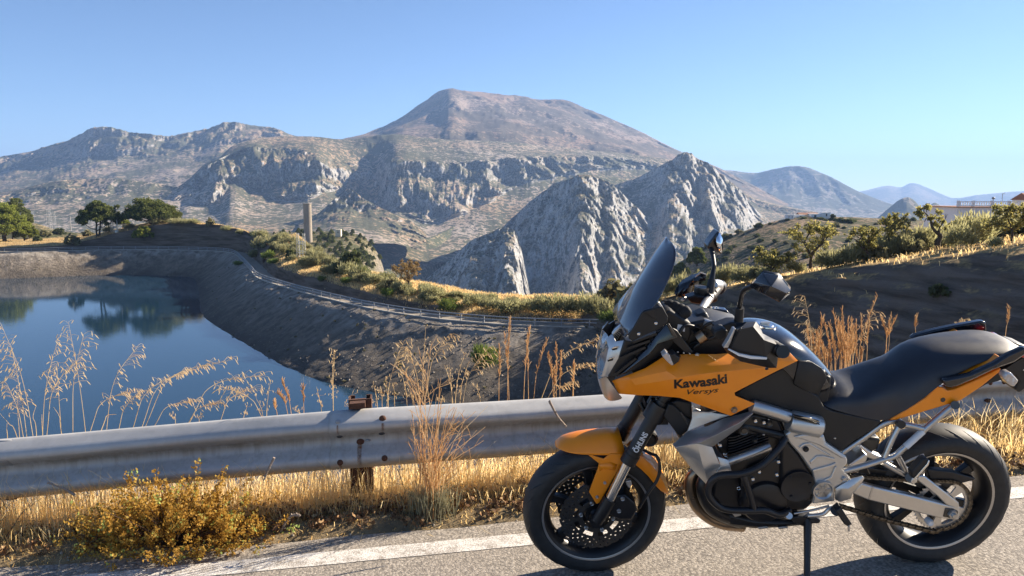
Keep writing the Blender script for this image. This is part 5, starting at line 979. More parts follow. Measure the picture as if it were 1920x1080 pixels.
def stalk(kind, xt, yt, xb, yb, Y=None, size=1.):
    Y = Y if Y else (np.interp(xb, [0, 680, 1000, 1860], [4.15, 4.3, 4.5, 5.1])+g_.uniform(0, .5)); pb, pt = U(xb, yb, Y), U(xt, yt, Y+g_.normal()*.08); k = (pb[2]+.55)/max(.05, pt[2]-pb[2]); k = min(k, 3.); dx = np.array((xb-xt, 0, 0))*.0
    p0 = pb-(pt-pb)*k*np.array((.35, .3, 1.)); arch = abs(pt[0]-pb[0])
    mid = pb*.5+pt*.5+np.array((-(pt[0]-pb[0])*.16, 0, arch*.18)); P = catmull([p0, pb, mid, pt], 6); n_, l_, gq = LAB[kind]; O = p0
    Vs = ribbon(P-O, np.linspace(.0048, .0014, len(P))*size*(1.25 if kind == 'stem' else 1)); o = quads(n_, Vs, 4, m_oat if kind != 'plume' else m_culm, None, g_.uniform(.2, .9, len(Vs)//4), label=l_.replace('behind the rail', 'over the rail ')+zone(xb, ZR), cat='grass stalk', group=gq); o.location = O
    if kind == 'stem': return
    L = np.linalg.norm(pt-pb); V = []; A = []; side = np.sign(xt-xb) if abs(xt-xb) > 6 else g_.choice([-1, 1])
    s_ = np.r_[0, np.cumsum(np.linalg.norm(np.diff(P, axis=0), axis=1))]; tot = s_[-1]
    def at(d): return np.array([np.interp(tot-d, s_, P[:, q]) for q in range(3)])
    if kind == 'oat':
        HL = min(.34, L*.55)
        for i in range(int(26*size)):
            d = HL*(i+.3*g_.random())/26/size; b_ = at(d); r_ = .02+.055*math.sin(math.pi*min(1, .15+d/HL*.8))*size; out = np.array((side*r_*g_.uniform(.1, 1.25)*(1 if g_.random() < .8 else -.6), g_.normal()*.02, r_*g_.uniform(-.1, .55))); e_ = b_+out; dr = e_+np.array((side*.018*g_.uniform(.2, 1.3), g_.normal()*.006, -g_.uniform(.012, .034)))
            V.append(ribbon(np.array([b_, b_+out*.55+np.array((0, 0, .006)), e_])-O, .0012)); A.append(np.full(len(V[-1])//4, .5))
            V.append(ribbon(np.array([e_, e_*.5+dr*.5, dr])-O, np.array([.0016, .0055, .0012])*size)); A.append(np.full(len(V[-1])//4, g_.uniform(.4, 1)))
    elif kind == 'plume':
        HL = min(.26, L*.6)
        for i in range(46):
            d = HL*i/46; b_ = at(d); e_ = b_+np.array((g_.normal()*.007, g_.normal()*.006, g_.uniform(.012, .04))); V.append(ribbon(np.array([b_, e_])-O, .0030)); A.append(np.full(len(V[-1])//4, g_.uniform(0, .8)))
    else:
        HL = L*.85
        for i in range(int(9+L*30)):
            d = HL*g_.random(); b_ = at(d); e_ = b_+np.array((g_.normal()*.014, g_.normal()*.008, g_.uniform(.0, .016))); f_ = e_+np.array((g_.normal()*.003, 0, g_.uniform(.008, .02)*g_.choice([1, 1, -1]))); V.append(ribbon(np.array([b_, e_])-O, .001)); A.append(np.full(len(V[-1])//4, .5)); V.append(ribbon(np.array([e_, e_*.5+f_*.5, f_])-O, np.array([.001, .0048, .001]))); A.append(np.full(len(V[-1])//4, g_.uniform(.5, 1)))
    quads('seed_head', np.vstack(V), 4, m_oat if kind != 'plume' else m_culm, o, np.concatenate(A), kind='stuff')
c3 = lambda x, y: (x/3, 560+y/3); c4 = lambda x, y: (600+x/3.4286, 560+y/3.4286); cB = lambda x, y: (1440+x/4, 540+y/4)
ST = [('oat', c3, 5, 140, 185, 768), ('oat', c3, 35, 470, 130, 770), ('oat', c3, 325, 230, 240, 760), ('oat', c3, 320, 370, 345, 755), ('oat', c3, 440, 345, 265, 755), ('oat', c3, 385, 130, 480, 740), ('oat', c3, 470, 200, 410, 745), ('stem', c3, -5, 640, 95, 775), ('oat', c3, 780, 260, 600, 735), ('oat', c3, 745, 520, 510, 740), ('oat', c3, 800, 520, 670, 730),
      ('oat', c3, 1010, 420, 750, 725), ('oat', c3, 1300, 345, 820, 715), ('oat', c3, 1100, 580, 870, 715), ('oat', c3, 1150, 380, 800, 720), ('oat', c3, 1475, 430, 1065, 700), ('oat', c3, 1260, 500, 1475, 670), ('oat', c3, 1420, 500, 1240, 690), ('oat', c3, 1220, 590, 1060, 700), ('plume', c3, 1585, 470, 1640, 660), ('plume', c3, 1560, 530, 1620, 655), ('plume', c3, 1705, 500, 1710, 650), ('wild', c3, 1780, 495, 1810, 645), ('wild', c3, 1885, 285, 1875, 630),
      ('plume', c3, 1545, 585, 1560, 660), ('wild', c3, 1440, 560, 1480, 670), ('wild', c3, 1520, 470, 1500, 665), ('stem', c3, 200, 610, 205, 760), ('stem', c3, 235, 650, 240, 760), ('stem', c3, 40, 700, 42, 775), ('stem', c3, 300, 610, 345, 750), ('stem', c3, 655, 650, 585, 700), ('wild', c3, 1390, 600, 1370, 680), ('wild', c3, 1660, 620, 1690, 655), ('oat', c3, 60, 250, 150, 770), ('oat', c3, 100, 520, 110, 770), ('wild', c3, 960, 660, 990, 710), ('wild', c3, 1130, 660, 1120, 695),
      ('wild', c4, 90, 325, 85, 715), ('oat', c4, 545, 262, 430, 690), ('wild', c4, 680, 180, 660, 640), ('oat', c4, 835, 225, 690, 560), ('wild', c4, 930, 350, 870, 670), ('wild', c4, 960, 400, 900, 665), ('oat', c4, 1070, 330, 920, 660), ('plume', c4, 1155, 310, 1150, 645), ('plume', c4, 1220, 130, 1205, 640), ('plume', c4, 1185, 230, 1215, 640), ('plume', c4, 1350, 190, 1310, 640), ('plume', c4, 1330, 240, 1340, 635), ('plume', c4, 1455, 280, 1375, 635), ('oat', c4, 1800, 250, 1430, 625), ('oat', c4, 1770, 430, 1470, 630),
      ('wild', c4, 340, 540, 370, 700), ('wild', c4, 420, 500, 440, 690), ('wild', c4, 520, 460, 560, 690), ('wild', c4, 220, 580, 185, 720), ('oat', c4, 560, 320, 640, 640), ('wild', c4, 620, 560, 640, 690), ('wild', c4, 790, 640, 780, 680), ('wild', c4, 470, 540, 480, 690), ('wild', c4, 390, 560, 400, 695), ('wild', c4, 580, 600, 600, 690), ('wild', c4, 830, 420, 850, 670), ('wild', c4, 1000, 560, 1030, 655), ('stem', c4, 800, 425, 850, 640), ('stem', c4, 560, 310, 700, 640), ('oat', c4, 1600, 560, 1500, 630),
      ('oat', cB, 275, 60, 330, 620), ('plume', cB, 400, 210, 480, 630), ('plume', cB, 490, 180, 560, 630), ('plume', cB, 555, 160, 580, 630), ('plume', cB, 820, 60, 700, 590), ('oat', cB, 800, 170, 620, 620), ('plume', cB, 920, 220, 880, 480), ('plume', cB, 960, 230, 900, 480), ('plume', cB, 850, 240, 890, 480), ('plume', cB, 1115, 220, 1105, 360), ('plume', cB, 1810, 160, 1780, 360), ('plume', cB, 760, 250, 740, 540), ('plume', cB, 700, 230, 680, 560), ('plume', cB, 640, 300, 600, 620), ('plume', cB, 400, 420, 450, 630), ('oat', cB, 340, 300, 420, 620), ('plume', cB, 620, 360, 640, 600), ('oat', cB, 1440, 250, 1380, 330)]
for kind, fn, x0, y0, x1, y1 in ST: stalk(kind, *fn(x0, y0), *fn(x1, y1))
for i in range(34):
    xb = g_.uniform(300, 690); stalk('plume', *cB(xb+g_.normal()*35-20, g_.uniform(230, 470)), *cB(xb, 640))
for i in range(6):
    xb = g_.uniform(1000, 1120); stalk('plume', xb+g_.normal()*6, g_.uniform(650, 715), xb, 745)
# dead thistle-like stalks leaning over the asphalt
t = simple('dead_stalk', (.30, .24, .19), .9, var=.2, scale=80)
for pts, l in (([(524, 1015), (530, 990), (545, 968), (562, 966)], 'withered curling seed stalk lying over the asphalt edge'), ([(496, 898), (503, 880), (514, 858)], 'short dead seed spike standing before the rail'), ([(90, 905), (118, 915), (140, 928)], 'dead seed spike leaning left of the ochre bush'), ([(1062, 800), (1045, 780), (1030, 752)], 'broken straw hanging across the rail')):
    Y0 = 3.62 if pts[0][1] > 950 else 3.7; P = catmull([U(x, y, Y0) for x, y in pts], 6); b = MB().tube(P, np.linspace(.004, .007, len(P)), 6)
    for j in range(0, len(P)): b.tube([P[j], P[j]+np.array((g_.normal()*.006, -.004, g_.normal()*.006))], .004, 4)
    o = b.build('dead_stalk', t, None, 80); tag(o, l, 'grass stalk')
# ================================================================== motorcycle
# pose: leaning 10.8 degrees to the left on its side stand, heading to the left of the view
_u = np.array((-math.cos(HD), -math.sin(HD), 0.)); _u[2] = GX*_u[0]+GY*_u[1]; _u /= np.linalg.norm(_u)
_n = np.array((-GX, -GY, 1.)); _n /= np.linalg.norm(_n); _l = np.cross(_n, _u)
BN = math.cos(LEAN)*_n + math.sin(LEAN)*_l; BL = math.cos(LEAN)*_l - math.sin(LEAN)*_n; BU = _u
BO = np.array((1.76643, 3.20957, road_z(1.76643, 3.20957)))
bike = empty('motorcycle', label='orange and black touring motorcycle leaning on its side stand beside the guardrail', cat='motorcycle')
bike.matrix_world = Matrix(((BU[0], BL[0], BN[0], BO[0]), (BU[1], BL[1], BN[1], BO[1]), (BU[2], BL[2], BN[2], BO[2]), (0, 0, 0, 1)))
CROP = {'A': (960, 420, 4), 'B': (1440, 540, 4), 'C': (960, 790, 3.725), 'D': (1440, 790, 3.725), 'E': (1100, 580, 4), 'G': (1240, 740, 3.1775),
        'H': (1230, 430, 6), 'I': (1100, 560, 6.75), 'J': (1130, 720, 5.4), 'K': (1560, 760, 6.75), 'T': (1800, 600, 5.4), 'W': (980, 830, 4.4074), 'P': (0, 0, 1)}
CAMP = np.array((0, 0, CAM_H))
def Q(c, x, y, w):
    """bike-local point (forward, left, up) of a feature measured in the photograph at lateral offset w"""
    ox, oy, s = CROP[c]; d = ray(ox+x/s, oy+y/s)
    t = (w - np.dot(CAMP-BO, BL))/np.dot(d, BL); p = CAMP + d*t - BO
    return np.array((p@BU, w, p@BN))
def QQ(c, L): return np.array([Q(c, *v) for v in L])

def noisy(name, col, rough, metal=0., **k): return simple(name, col, rough, metal, var=.05, scale=18, **k)
mk = {}
mk['orange'] = noisy('orange_paint', (1.0, .285, .005), .42, Coat_Weight=.3, Coat_Roughness=.06)
mk['black'] = noisy('black_plastic', (.009, .0095, .012), .42)
mk['blackgloss'] = noisy('gloss_black_paint', (.009, .010, .014), .16, Coat_Weight=.6, Coat_Roughness=.04)
mk['matt'] = noisy('matt_black', (.012, .012, .013), .55, bump=.15, bdist=.0006)
mk['engine'] = noisy('engine_black', (.008, .008, .010), .38)
mk['silver'] = noisy('silver_paint', (.56, .555, .54), .36, .75)
mk['alu'] = noisy('bare_aluminium', (.62, .60, .57), .38, .9, bump=.05, bdist=.0005)
mk['steel'] = noisy('steel_tube', (.48, .47, .46), .32, .9)
mk['chrome'] = noisy('chrome', (.72, .70, .67), .14, 1.)
mk['gun'] = noisy('dark_steel', (.09, .085, .08), .4, .8)
mk['white'] = noisy('white_vinyl', (.72, .72, .72), .5)
mk['decal'] = noisy('dark_decal', (.014, .009, .007), .4)
mk['tan'] = noisy('copper_tinted_steel', (.30, .22, .15), .3, .9)
t = NT('seat_vinyl'); t.bs(Base_Color=t.ramp(t.tex(14, 3), [(.3, (.012, .014, .021)), (.7, (.018, .020, .028))]), Roughness=t.ramp(t.tex(9, 4), [(.35, .42), (.7, .58)]))
t.bump(t.tex(900, 2), .25, .0006); t.b.inputs['Specular IOR Level'].default_value = .6; mk['seat'] = t.m
t = NT('tyre_rubber'); f = t.tex(30, 6)
t.bs(Base_Color=t.ramp(f, [(.3, (.016, .016, .017)), (.75, (.032, .031, .030))]), Roughness=.62); t.bump(t.tex(260, 4), .2, .0012); mk['tyre'] = t.m
t = NT('smoked_screen'); t.bs(Base_Color=(.018, .022, .042), Roughness=.05, IOR=1.5, Coat_Weight=.6); t.b.inputs['Alpha'].default_value = .88; mk['screen'] = t.m
t = NT('headlamp_glass'); t.bs(Base_Color=(.12, .14, .17), Roughness=.05, IOR=1.5, Coat_Weight=1.); mk['lens'] = t.m
t = NT('indicator_glass'); f = t.vor(90); t.bs(Base_Color=t.ramp(f, [(.2, (.62, .62, .60)), (.6, (.55, .45, .38))]), Roughness=.12, Coat_Weight=1.); t.bump(f, .4, .002); mk['clear'] = t.m
t = NT('mirror_glass'); t.bs(Base_Color=(.85, .87, .9), Metallic=1., Roughness=.02); mk['mirror'] = t.m
t = NT('red_lens'); t.bs(Base_Color=(.5, .01, .01), Roughness=.1, Coat_Weight=1.); mk['red'] = t.m
t = NT('chain_steel'); f = t.tex(120, 4); t.bs(Base_Color=t.ramp(f, [(.35, (.05, .04, .03)), (.7, (.24, .20, .15))]), Metallic=.8, Roughness=.45); mk['chain'] = t.m

def bmir(V): V = np.array(V, float); V[:, 1] *= -1; return V
def panel(name, mat, c, verts, faces, thick=.004, both=True, bev=0, ang=28, parent=bike, mirror_in=False):
    V = QQ(c, verts) if c else np.asarray(verts, float)
    def orient(V, F):      # outward = away from the centre plane
        o = []
        for f in F:
            p = V[list(f)]; n = np.zeros(3)
            for i in range(len(f)): n += np.cross(p[i], p[(i+1) % len(f)])
            o.append(tuple(f) if n[1]*(p[:, 1].mean()+1e-6) >= 0 else tuple(f)[::-1])
        return o
    out = []
    for s in ((1, -1) if both else (1,)):
        W = V if s == 1 else bmir(V)
        o = mesh(name, W, orient(W, faces), mat, parent, ang)
        if thick: solidify(o, thick, -1)
        if bev: bevel(o, bev, 2)
        out.append(o)
    return out[0]
def plate(name, mat, c, pts, w0, w1, bev=.003, both=False, parent=bike, ang=30):
    """a piece with a traced outline: outer face at lateral offset w0, inner face at w1"""
    A = np.array([Q(c, x, y, w0) for x, y in pts]); B = A.copy(); B[:, 1] = w1; n = len(A)
    area = sum(A[i][0]*A[(i+1) % n][2]-A[(i+1) % n][0]*A[i][2] for i in range(n))
    out = []
    for s in ((1, -1) if both else (1,)):
        V = np.vstack([A, B])
        if s < 0: V = bmir(V)
        # normal of the outer face should point to +y for s=1 and w0>w1
        flip = (area > 0) ^ (w0 < w1) ^ (s < 0)
        top = tuple(range(n)); bot = tuple(range(2*n-1, n-1, -1)); side = [(i, i+n, (i+1) % n+n, (i+1) % n) for i in range(n)]
        F = [top, bot]+side
        if flip: F = [f[::-1] for f in F]
        me_o = mesh(name, V, F, mat, parent, ang)
        bm = bmesh.new(); bm.from_mesh(me_o.data); bmesh.ops.recalc_face_normals(bm, faces=bm.faces); bm.to_mesh(me_o.data); bm.free()
        me_o.data.set_sharp_from_angle(angle=R(ang))
        if bev: bevel(me_o, bev, 2)
        out.append(me_o)
    return out[0]
def pipe(name, mat, c, pts, r, parent=bike, seg=12, smooth=6):
    P = QQ(c, pts) if c else np.asarray(pts, float)
    b = MB().tube(P, r, seg, smooth if len(P) > 2 else 0)
    return b.build(name, mat, parent, 40)
def lathe(prof, c=(0, 0, 0), seg=48, closed=False):
    """profile (radius, y) turned about the y axis through c"""
    n = len(prof); V = []; F = []
    for i in range(seg):
        a = 2*math.pi*i/seg
        for r, y in prof: V.append((c[0]+r*math.cos(a), c[1]+y, c[2]+r*math.sin(a)))
    for i in range(seg):
        k = (i+1) % seg
        for j in range(n if closed else n-1):
            m = (j+1) % n; F.append((i*n+j, k*n+j, k*n+m, i*n+m))
    return np.array(V), F
def knob(name, mat, p, r, h, parent=bike, seg=14):
    """round bolt or cap pointing to the left side at local point p"""
    V, F = lathe([(0, h), (r*.55, h), (r*.6, h*.72), (r*.85, h), (r, h*.7), (r, -h)], p, seg); return mesh(name, V, F, mat, parent, 30)
def cutdisc(name, mat, parent, y, rin, rout, hole, thick, na=360, nr=16):
    V = []; F = []; idx = {}
    def v(i, j):
        i %= na
        if (i, j) not in idx:
            a = 2*math.pi*i/na; r = rin+(rout(a)-rin)*j/nr; idx[(i, j)] = len(V); V.append((r*math.cos(a), y, r*math.sin(a)))
        return idx[(i, j)]
    for i in range(na):
        for j in range(nr):
            a = 2*math.pi*(i+.5)/na; r = rin+(rout(a)-rin)*(j+.5)/nr
            if not hole(a, r): F.append((v(i, j), v(i+1, j), v(i+1, j+1), v(i, j+1)))
    o = mesh(name, V, F, mat, parent); solidify(o, thick, 0); return o
def loft(name, mat, secs, parent=bike, ang=180, sub=1, capends=True):
    """secs: (stations, points, 3) half sections from the centre line down the left side; mirrored"""
    S = np.asarray(secs, float); L = S; Rr = S[:, ::-1].copy(); Rr[:, :, 1] *= -1
    S2 = np.concatenate([Rr[:, :-1], L], 1); m, n = S2.shape[:2]; V = S2.reshape(-1, 3)
    F = [(i*n+j, i*n+j+1, (i+1)*n+j+1, (i+1)*n+j) for i in range(m-1) for j in range(n-1)]
    if capends: F.append(tuple(range(n))); F.append(tuple((m-1)*n+j for j in range(n-1, -1, -1)))
    o = mesh(name, V, F, mat, parent, ang)
    bm = bmesh.new(); bm.from_mesh(o.data); bmesh.ops.recalc_face_normals(bm, faces=bm.faces); bm.to_mesh(o.data); bm.free()
    if sub: subsurf(o, sub)
    return o

# ---- wheels
def make_wheel(name, centre, Rt, width, rim_r, rim_w, M=None):
    e = empty(name); e.parent = bike
    e.matrix_local = (Matrix.Translation(centre) @ M) if M is not None else Matrix.Translation(centre)
    prof = [(rim_r-.004, -rim_w/2), (rim_r+.012, -rim_w/2-.006)]
    hgt = Rt-rim_r-.012
    for k in range(15):
        b = -math.pi/2+math.pi*k/14
        prof.append((Rt-hgt*.78*(1-math.cos(b))*(.9 if abs(b) > 1.2 else .82), width/2*math.sin(b)))
    prof += [(rim_r+.012, rim_w/2+.006), (rim_r-.004, rim_w/2)]
    V, F = lathe(prof, seg=96); mesh('tyre', V, F, mk['tyre'], e, 60)
    b = MB()                                                   # tread sipes, thin curved channels
    for k in range(26):
        for s in (-1, 1):
            a0 = 2*math.pi*(k+.5*(s > 0))/26; P = []
            for q in np.linspace(0, 1, 7):
                bb = s*(.18+1.0*q)*1.0; a = a0+.20*q+.10*q*q
                rr = Rt-hgt*.78*(1-math.cos(bb))*.82-.0015; P.append((rr*math.cos(a), width/2*math.sin(bb), rr*math.sin(a)))
            b.tube(P, [.0012, .0026, .003, .003, .003, .0026, .001], 5)
    b.build('tread_groove', mk['gun'] if False else mk['black'], e, 60, kind='stuff')
    rp = [(rim_r+.004, -rim_w/2-.004), (rim_r+.007, -rim_w/2), (rim_r-.006, -rim_w/2+.008), (rim_r-.02, -rim_w/4), (rim_r-.024, 0), (rim_r-.02, rim_w/4), (rim_r-.006, rim_w/2-.008), (rim_r+.007, rim_w/2), (rim_r+.004, rim_w/2+.004),
          (rim_r-.005, rim_w/2+.002), (rim_r-.014, rim_w/2-.008), (rim_r-.03, rim_w/4), (rim_r-.034, 0), (rim_r-.03, -rim_w/4), (rim_r-.014, -rim_w/2+.008), (rim_r-.005, -rim_w/2-.002)]
    V, F = lathe(rp, seg=72, closed=True); mesh('rim', V, F, mk['black'], e, 40)
    V, F = lathe([(rim_r-.0045, rim_w/2+.0035), (rim_r-.0005, rim_w/2+.0055), (rim_r+.0045, rim_w/2+.0065)], seg=72); mesh('rim_stripe', V, F, mk['steel'], e, 60)
    V, F = lathe([(0, -.05), (.045, -.05), (.05, -.02), (.05, .02), (.045, .05), (0, .05)], seg=24); mesh('hub', V, F, mk['black'], e, 30)
    for k in range(6):
        a = 2*math.pi*k/6+.35; ca, sa = math.cos(a), math.sin(a)
        b = MB(); P = np.array([(.04, 0), (.10, 0), (rim_r-.03, 0)]); n0 = []
        for (r0, _), hw, th in zip(P, (.022, .014, .020), (.040, .026, .032)):
            for dx, dy in ((-1, -1), (1, -1), (1, 1), (-1, 1)): n0.append((r0*ca-dx*hw*sa, dy*th/2, r0*sa+dx*hw*ca))
        F = [(0, 3, 2, 1), (8, 9, 10, 11)]+[(q*4+j, q*4+(j+1) % 4, q*4+4+(j+1) % 4, q*4+4+j) for q in (0, 1) for j in range(4)]
        o = b.add(n0, F).build('spoke', mk['black'], e, 30); bevel(o, .004)
    return e
rake = R(25)
sax = Vector((-math.sin(rake), 0, math.cos(rake))); SM = Matrix.Rotation(STEER, 4, sax); sc_ = Vector((1.523, 0, 0))
fc = sc_ + SM.to_3x3() @ (Vector((1.415, 0, .300))-sc_)
fw = make_wheel('front_wheel', fc, .300, .120, .222, .092, SM)
rw = make_wheel('rear_wheel', Vector((0, 0, .312)), .312, .165, .222, .125)
petal = lambda R0, n, d: (lambda a: R0-d*(1-abs(math.cos(n*a/2))**.6))
def disc_holes(a, r):
    if .072 < r < .098: return (a*9/math.pi) % 2 < 1.35 and r > .078
    if r >= .104:
        k = (a*14/(2*math.pi)) % 1; row = int((r-.106)/.0135); c = (.25+.25*row) % 1
        d = ((k-c+.5) % 1-.5)*2*math.pi/14*r; rr = r-(.106+.0135*(row+.5))
        d2 = ((k-c) % 1-.5)*2*math.pi/14*r
        return min(d*d, d2*d2)+rr*rr < .0041**2
    return False
for s in (1, -1): cutdisc('brake_disc', mk['gun'], fw, .062*s, .058, petal(.156, 14, .007), disc_holes, .0045, 420, 34)
for k in range(6):
    a = k*math.pi/3+.2; knob('carrier_bolt', mk['steel'], (.068*math.cos(a), .066, .068*math.sin(a)), .009, .005, fw)
V, F = lathe([(0, .088), (.012, .088), (.013, .080), (.024, .080), (.026, .060), (.03, .055)], seg=20); mesh('axle_nut', V, F, mk['engine'], fw, 30)
cutdisc('sprocket', mk['alu'], rw, .085, .042, lambda a: .112+.004*math.cos(43*a), lambda a, r: .058 < r < .094 and (a*5/(2*math.pi)) % 1 < .68, .006, 430, 18)
cutdisc('brake_disc', mk['gun'], rw, -.085, .06, petal(.11, 12, .006), lambda a, r: False, .005, 120, 6)
V, F = lathe([(0, .095), (.05, .095), (.055, .085), (.055, .03)], seg=30); mesh('cush_drive', V, F, mk['black'], rw, 30)

# ---- front end
m9 = .105
fk_t = Q('J', 612, 165, m9); fk_b = Q('J', 252, 795, m9); ax_l = Q('W', 613, 645, m9)
def along(a, b, t): return a+(b-a)*t
dfk = (fk_b-fk_t)/np.linalg.norm(fk_b-fk_t)
for s in (1, -1):
    f = lambda p: p*np.array((1, s, 1))
    MB().tube([f(fk_t-dfk*.20), f(fk_t+dfk*.05)], .0255, 20).build('fork_tube', mk['engine'], bike, 40)
    o = MB().tube([f(fk_t), f(along(fk_t, fk_b, .8)), f(along(fk_t, fk_b, .8)), f(along(fk_t, fk_b, .86)), f(along(fk_t, fk_b, .86)), f(fk_b)], [.0285, .028, .030, .030, .0325, .0325], 24).build('fork_leg', mk['black'], bike, 40)
    if s > 0: legL = o
    ch_e = Q('W', 715, 478, m9)
    MB().tube([f(fk_b), f(ch_e)], .0205, 20).build('fork_slider', mk['chrome'], bike, 60)
    hb = MB(); hb.tube([f(ch_e-dfk*.01), f(ch_e+dfk*.05), f(ax_l)], [.027, .027, .026], 18); hb.tube([f(ax_l)-np.array((0, .03, 0)), f(ax_l)+np.array((0, .012, 0))], .028, 18)
    hb.build('axle_holder', mk['engine'], bike, 40)
    cl = Q('J', 545, 275, m9)
    MB().tube([f(cl-dfk*.035), f(cl+dfk*.035)], .042, 14).build('fork_clamp', mk['engine'], bike, 40)
MB().box(Q('J', 520, 235, 0), (.07, .22, .045)).build('lower_yoke', mk['black'], bike)
MB().tube([Q('J', 500, 235, 0), Q('J', 500, 235, 0)-dfk*.25], .03, 16).build('steering_stem', mk['black'], bike, 40)
# caliper behind the fork leg
for s in (1, -1):
    o = plate('brake_caliper', mk['engine'], 'W', [(700, 480), (760, 440), (850, 430), (930, 500), (950, 560), (900, 640), (800, 640), (720, 600), (660, 600)], .118, .04, .006)
    if s < 0: o.data = o.data.copy(); o.data.transform(Matrix.Scale(-1, 4, Vector((0, 1, 0)))); o.data.flip_normals()
for x, y in ((825, 462), (795, 562)): knob('caliper_bolt', mk['steel'], Q('W', x, y, .118), .009, .006)
pipe('brake_hose', mk['black'], 'W', [(960, 540, .10), (1040, 410, .115), (1110, 310, .115), (1135, 200, .11), (1110, 115, .1), (1060, 92, .08), (1000, 60, .05)], .0065)
plate('wheel_sensor', mk['alu'], 'W', [(850, 320), (895, 312), (905, 350), (880, 380), (858, 350)], .09, .07, .002)
# front mudguard
fv = [(297, 163, .012), (340, 121, .0), (450, 82, .0), (600, 66, .0), (745, 56, .0),            # 0-4 crest
      (316, 172, .034), (400, 140, .040), (510, 108, .044), (640, 92, .048), (790, 120, .062),     # 5-9 upper crease
      (330, 188, .058), (420, 190, .075), (560, 200, .083), (680, 190, .083), (800, 170, .083),  # 10-14 lower crease
      (345, 198, .062), (400, 220, .072), (540, 238, .080), (690, 231, .082), (795, 236, .082)]  # 15-19 lower edge
ff = [(0, 1, 6, 5), (1, 2, 7, 6), (2, 3, 8, 7), (3, 4, 9, 8), (5, 6, 11, 10), (6, 7, 12, 11), (7, 8, 13, 12), (8, 9, 14, 13), (10, 11, 16, 15), (11, 12, 17, 16), (12, 13, 18, 17), (13, 14, 19, 18)]
def halfloft(name, mat, c, rows, ncol=6, thick=0, curve=2., smooth=180):
    S = []
    for cx, cy_, sx, sy, w in rows:
        a = Q(c, cx, cy_, 0); b = Q(c, sx, sy, w); S.append([a+(b-a)*np.array((t**curve, t, t**curve)) for t in np.linspace(0, 1, ncol)])
    o = loft(name, mat, S, sub=1, capends=False, ang=smooth)
    if thick: solidify(o, thick, 0)
    return o
MUD = [(303, 162, 312, 184, .030), (322, 138, 352, 205, .058), (350, 118, 400, 221, .072), (450, 84, 480, 233, .080), (600, 66, 620, 237, .083), (745, 56, 796, 238, .084)]
halfloft('front_mudguard', mk['orange'], 'C', MUD, 8, .003, 2.6)
plate('mudguard_strut', mk['orange'], 'C', [(530, 234), (556, 237), (640, 264), (686, 229), (796, 232), (760, 310), (722, 378), (612, 570), (590, 580), (538, 496), (600, 330), (608, 296)], .088, .080, .003, True)
panel('strut_ridge', mk['orange'], 'C', [(608, 296, .0885), (690, 285, .0885), (735, 300, .0885), (715, 345, .096), (640, 330, .097), (612, 350, .0885)], [(0, 1, 4), (1, 2, 3), (1, 3, 4), (0, 4, 5)], .002, False, 0, 20)
for x, y in ((648, 429), (594, 527)): knob('mudguard_bolt', mk['steel'], Q('C', x, y, .089), .0065, .003)
rv = [(880, 150, .0), (925, 190, .0), (975, 232, .0), (1020, 290, .0), (1062, 370, .0), (1090, 448, .0), (1094, 490, .0),
      (840, 290, .076), (872, 312, .076), (905, 337, .076), (955, 386, .076), (1005, 450, .074), (1040, 486, .066), (1060, 496, .05)]
rmid = []
V0 = QQ('C', rv); Vm = (V0[:7]*.55+V0[7:]*.45); Vm[:, 1] = V0[7:, 1]*.8; Vm[:, 0] += (V0[:7, 0]-Vm[:, 0])*.35; Vm[:, 2] += (V0[:7, 2]-Vm[:, 2])*.35
panel('rear_mudguard_half', mk['orange'], None, np.vstack([V0[:7], Vm, V0[7:]]), [(i, i+1, i+8, i+7) for i in range(6)]+[(i+7, i+8, i+15, i+14) for i in range(6)], .003, True, 0, 50)

# ---- nose: headlamp, cowl, scoops
halfloft('headlamp', mk['lens'], 'I', [(268, 468, 240, 506, .05), (190, 556, 272, 600, .085), (142, 680, 276, 655, .092), (121, 800, 240, 800, .098), (122, 900, 205, 930, .094), (140, 1000, 186, 985, .086)])
halfloft('nose_cowl', mk['silver'], 'E', [(78, 500, 150, 500, .098), (92, 560, 170, 540, .105), (108, 610, 215, 600, .112), (132, 662, 245, 640, .108), (150, 668, 278, 668, .10)])
panel('headlamp_surround', mk['silver'], 'I', [(240, 504, .055), (325, 443, .07), (366, 540, .098), (480, 525, .118), (276, 620, .10), (396, 760, .128), (238, 800, .106), (270, 992, .118), (184, 988, .094), (300, 790, .118)],
      [(0, 1, 2, 4), (2, 3, 5, 4), (4, 5, 9, 6), (5, 7, 9), (6, 9, 7, 8)], .004, True, .001, 30)
for q in ([(315, 640), (350, 615), (385, 620), (372, 645), (330, 658)], [(268, 780), (290, 762), (340, 750), (330, 785), (268, 800)]):
    plate('cowl_slot', mk['black'], 'I', q, .121, .112, .001, True)
    plate('slot_rim', mk['chrome'], 'I', [(q[0][0]-10, q[0][1]-2), (q[1][0], q[1][1]-6), (q[2][0]+20, q[2][1]-14), (q[2][0]+10, q[2][1]-4)], .1225, .118, 0, True)
plate('air_vent', mk['silver'], 'I', [(322, 455), (360, 400), (432, 340), (466, 398), (440, 450), (372, 540)], .062, .04, .003)
for k in range(6):
    x = 345+k*15; MB().bar(Q('I', x-8, 470-k*16, .0635), Q('I', x+42, 525-k*22, .0635), .004, .004).build('vent_slat', mk['gun'], bike)
plate('scoop', mk['black'], 'I', [(480, 525), (580, 545), (720, 480), (870, 410), (1010, 320), (1150, 490), (1060, 620), (940, 720), (790, 810), (755, 860), (550, 930), (350, 1000), (270, 995), (396, 760)], .128, .06, .004, True)
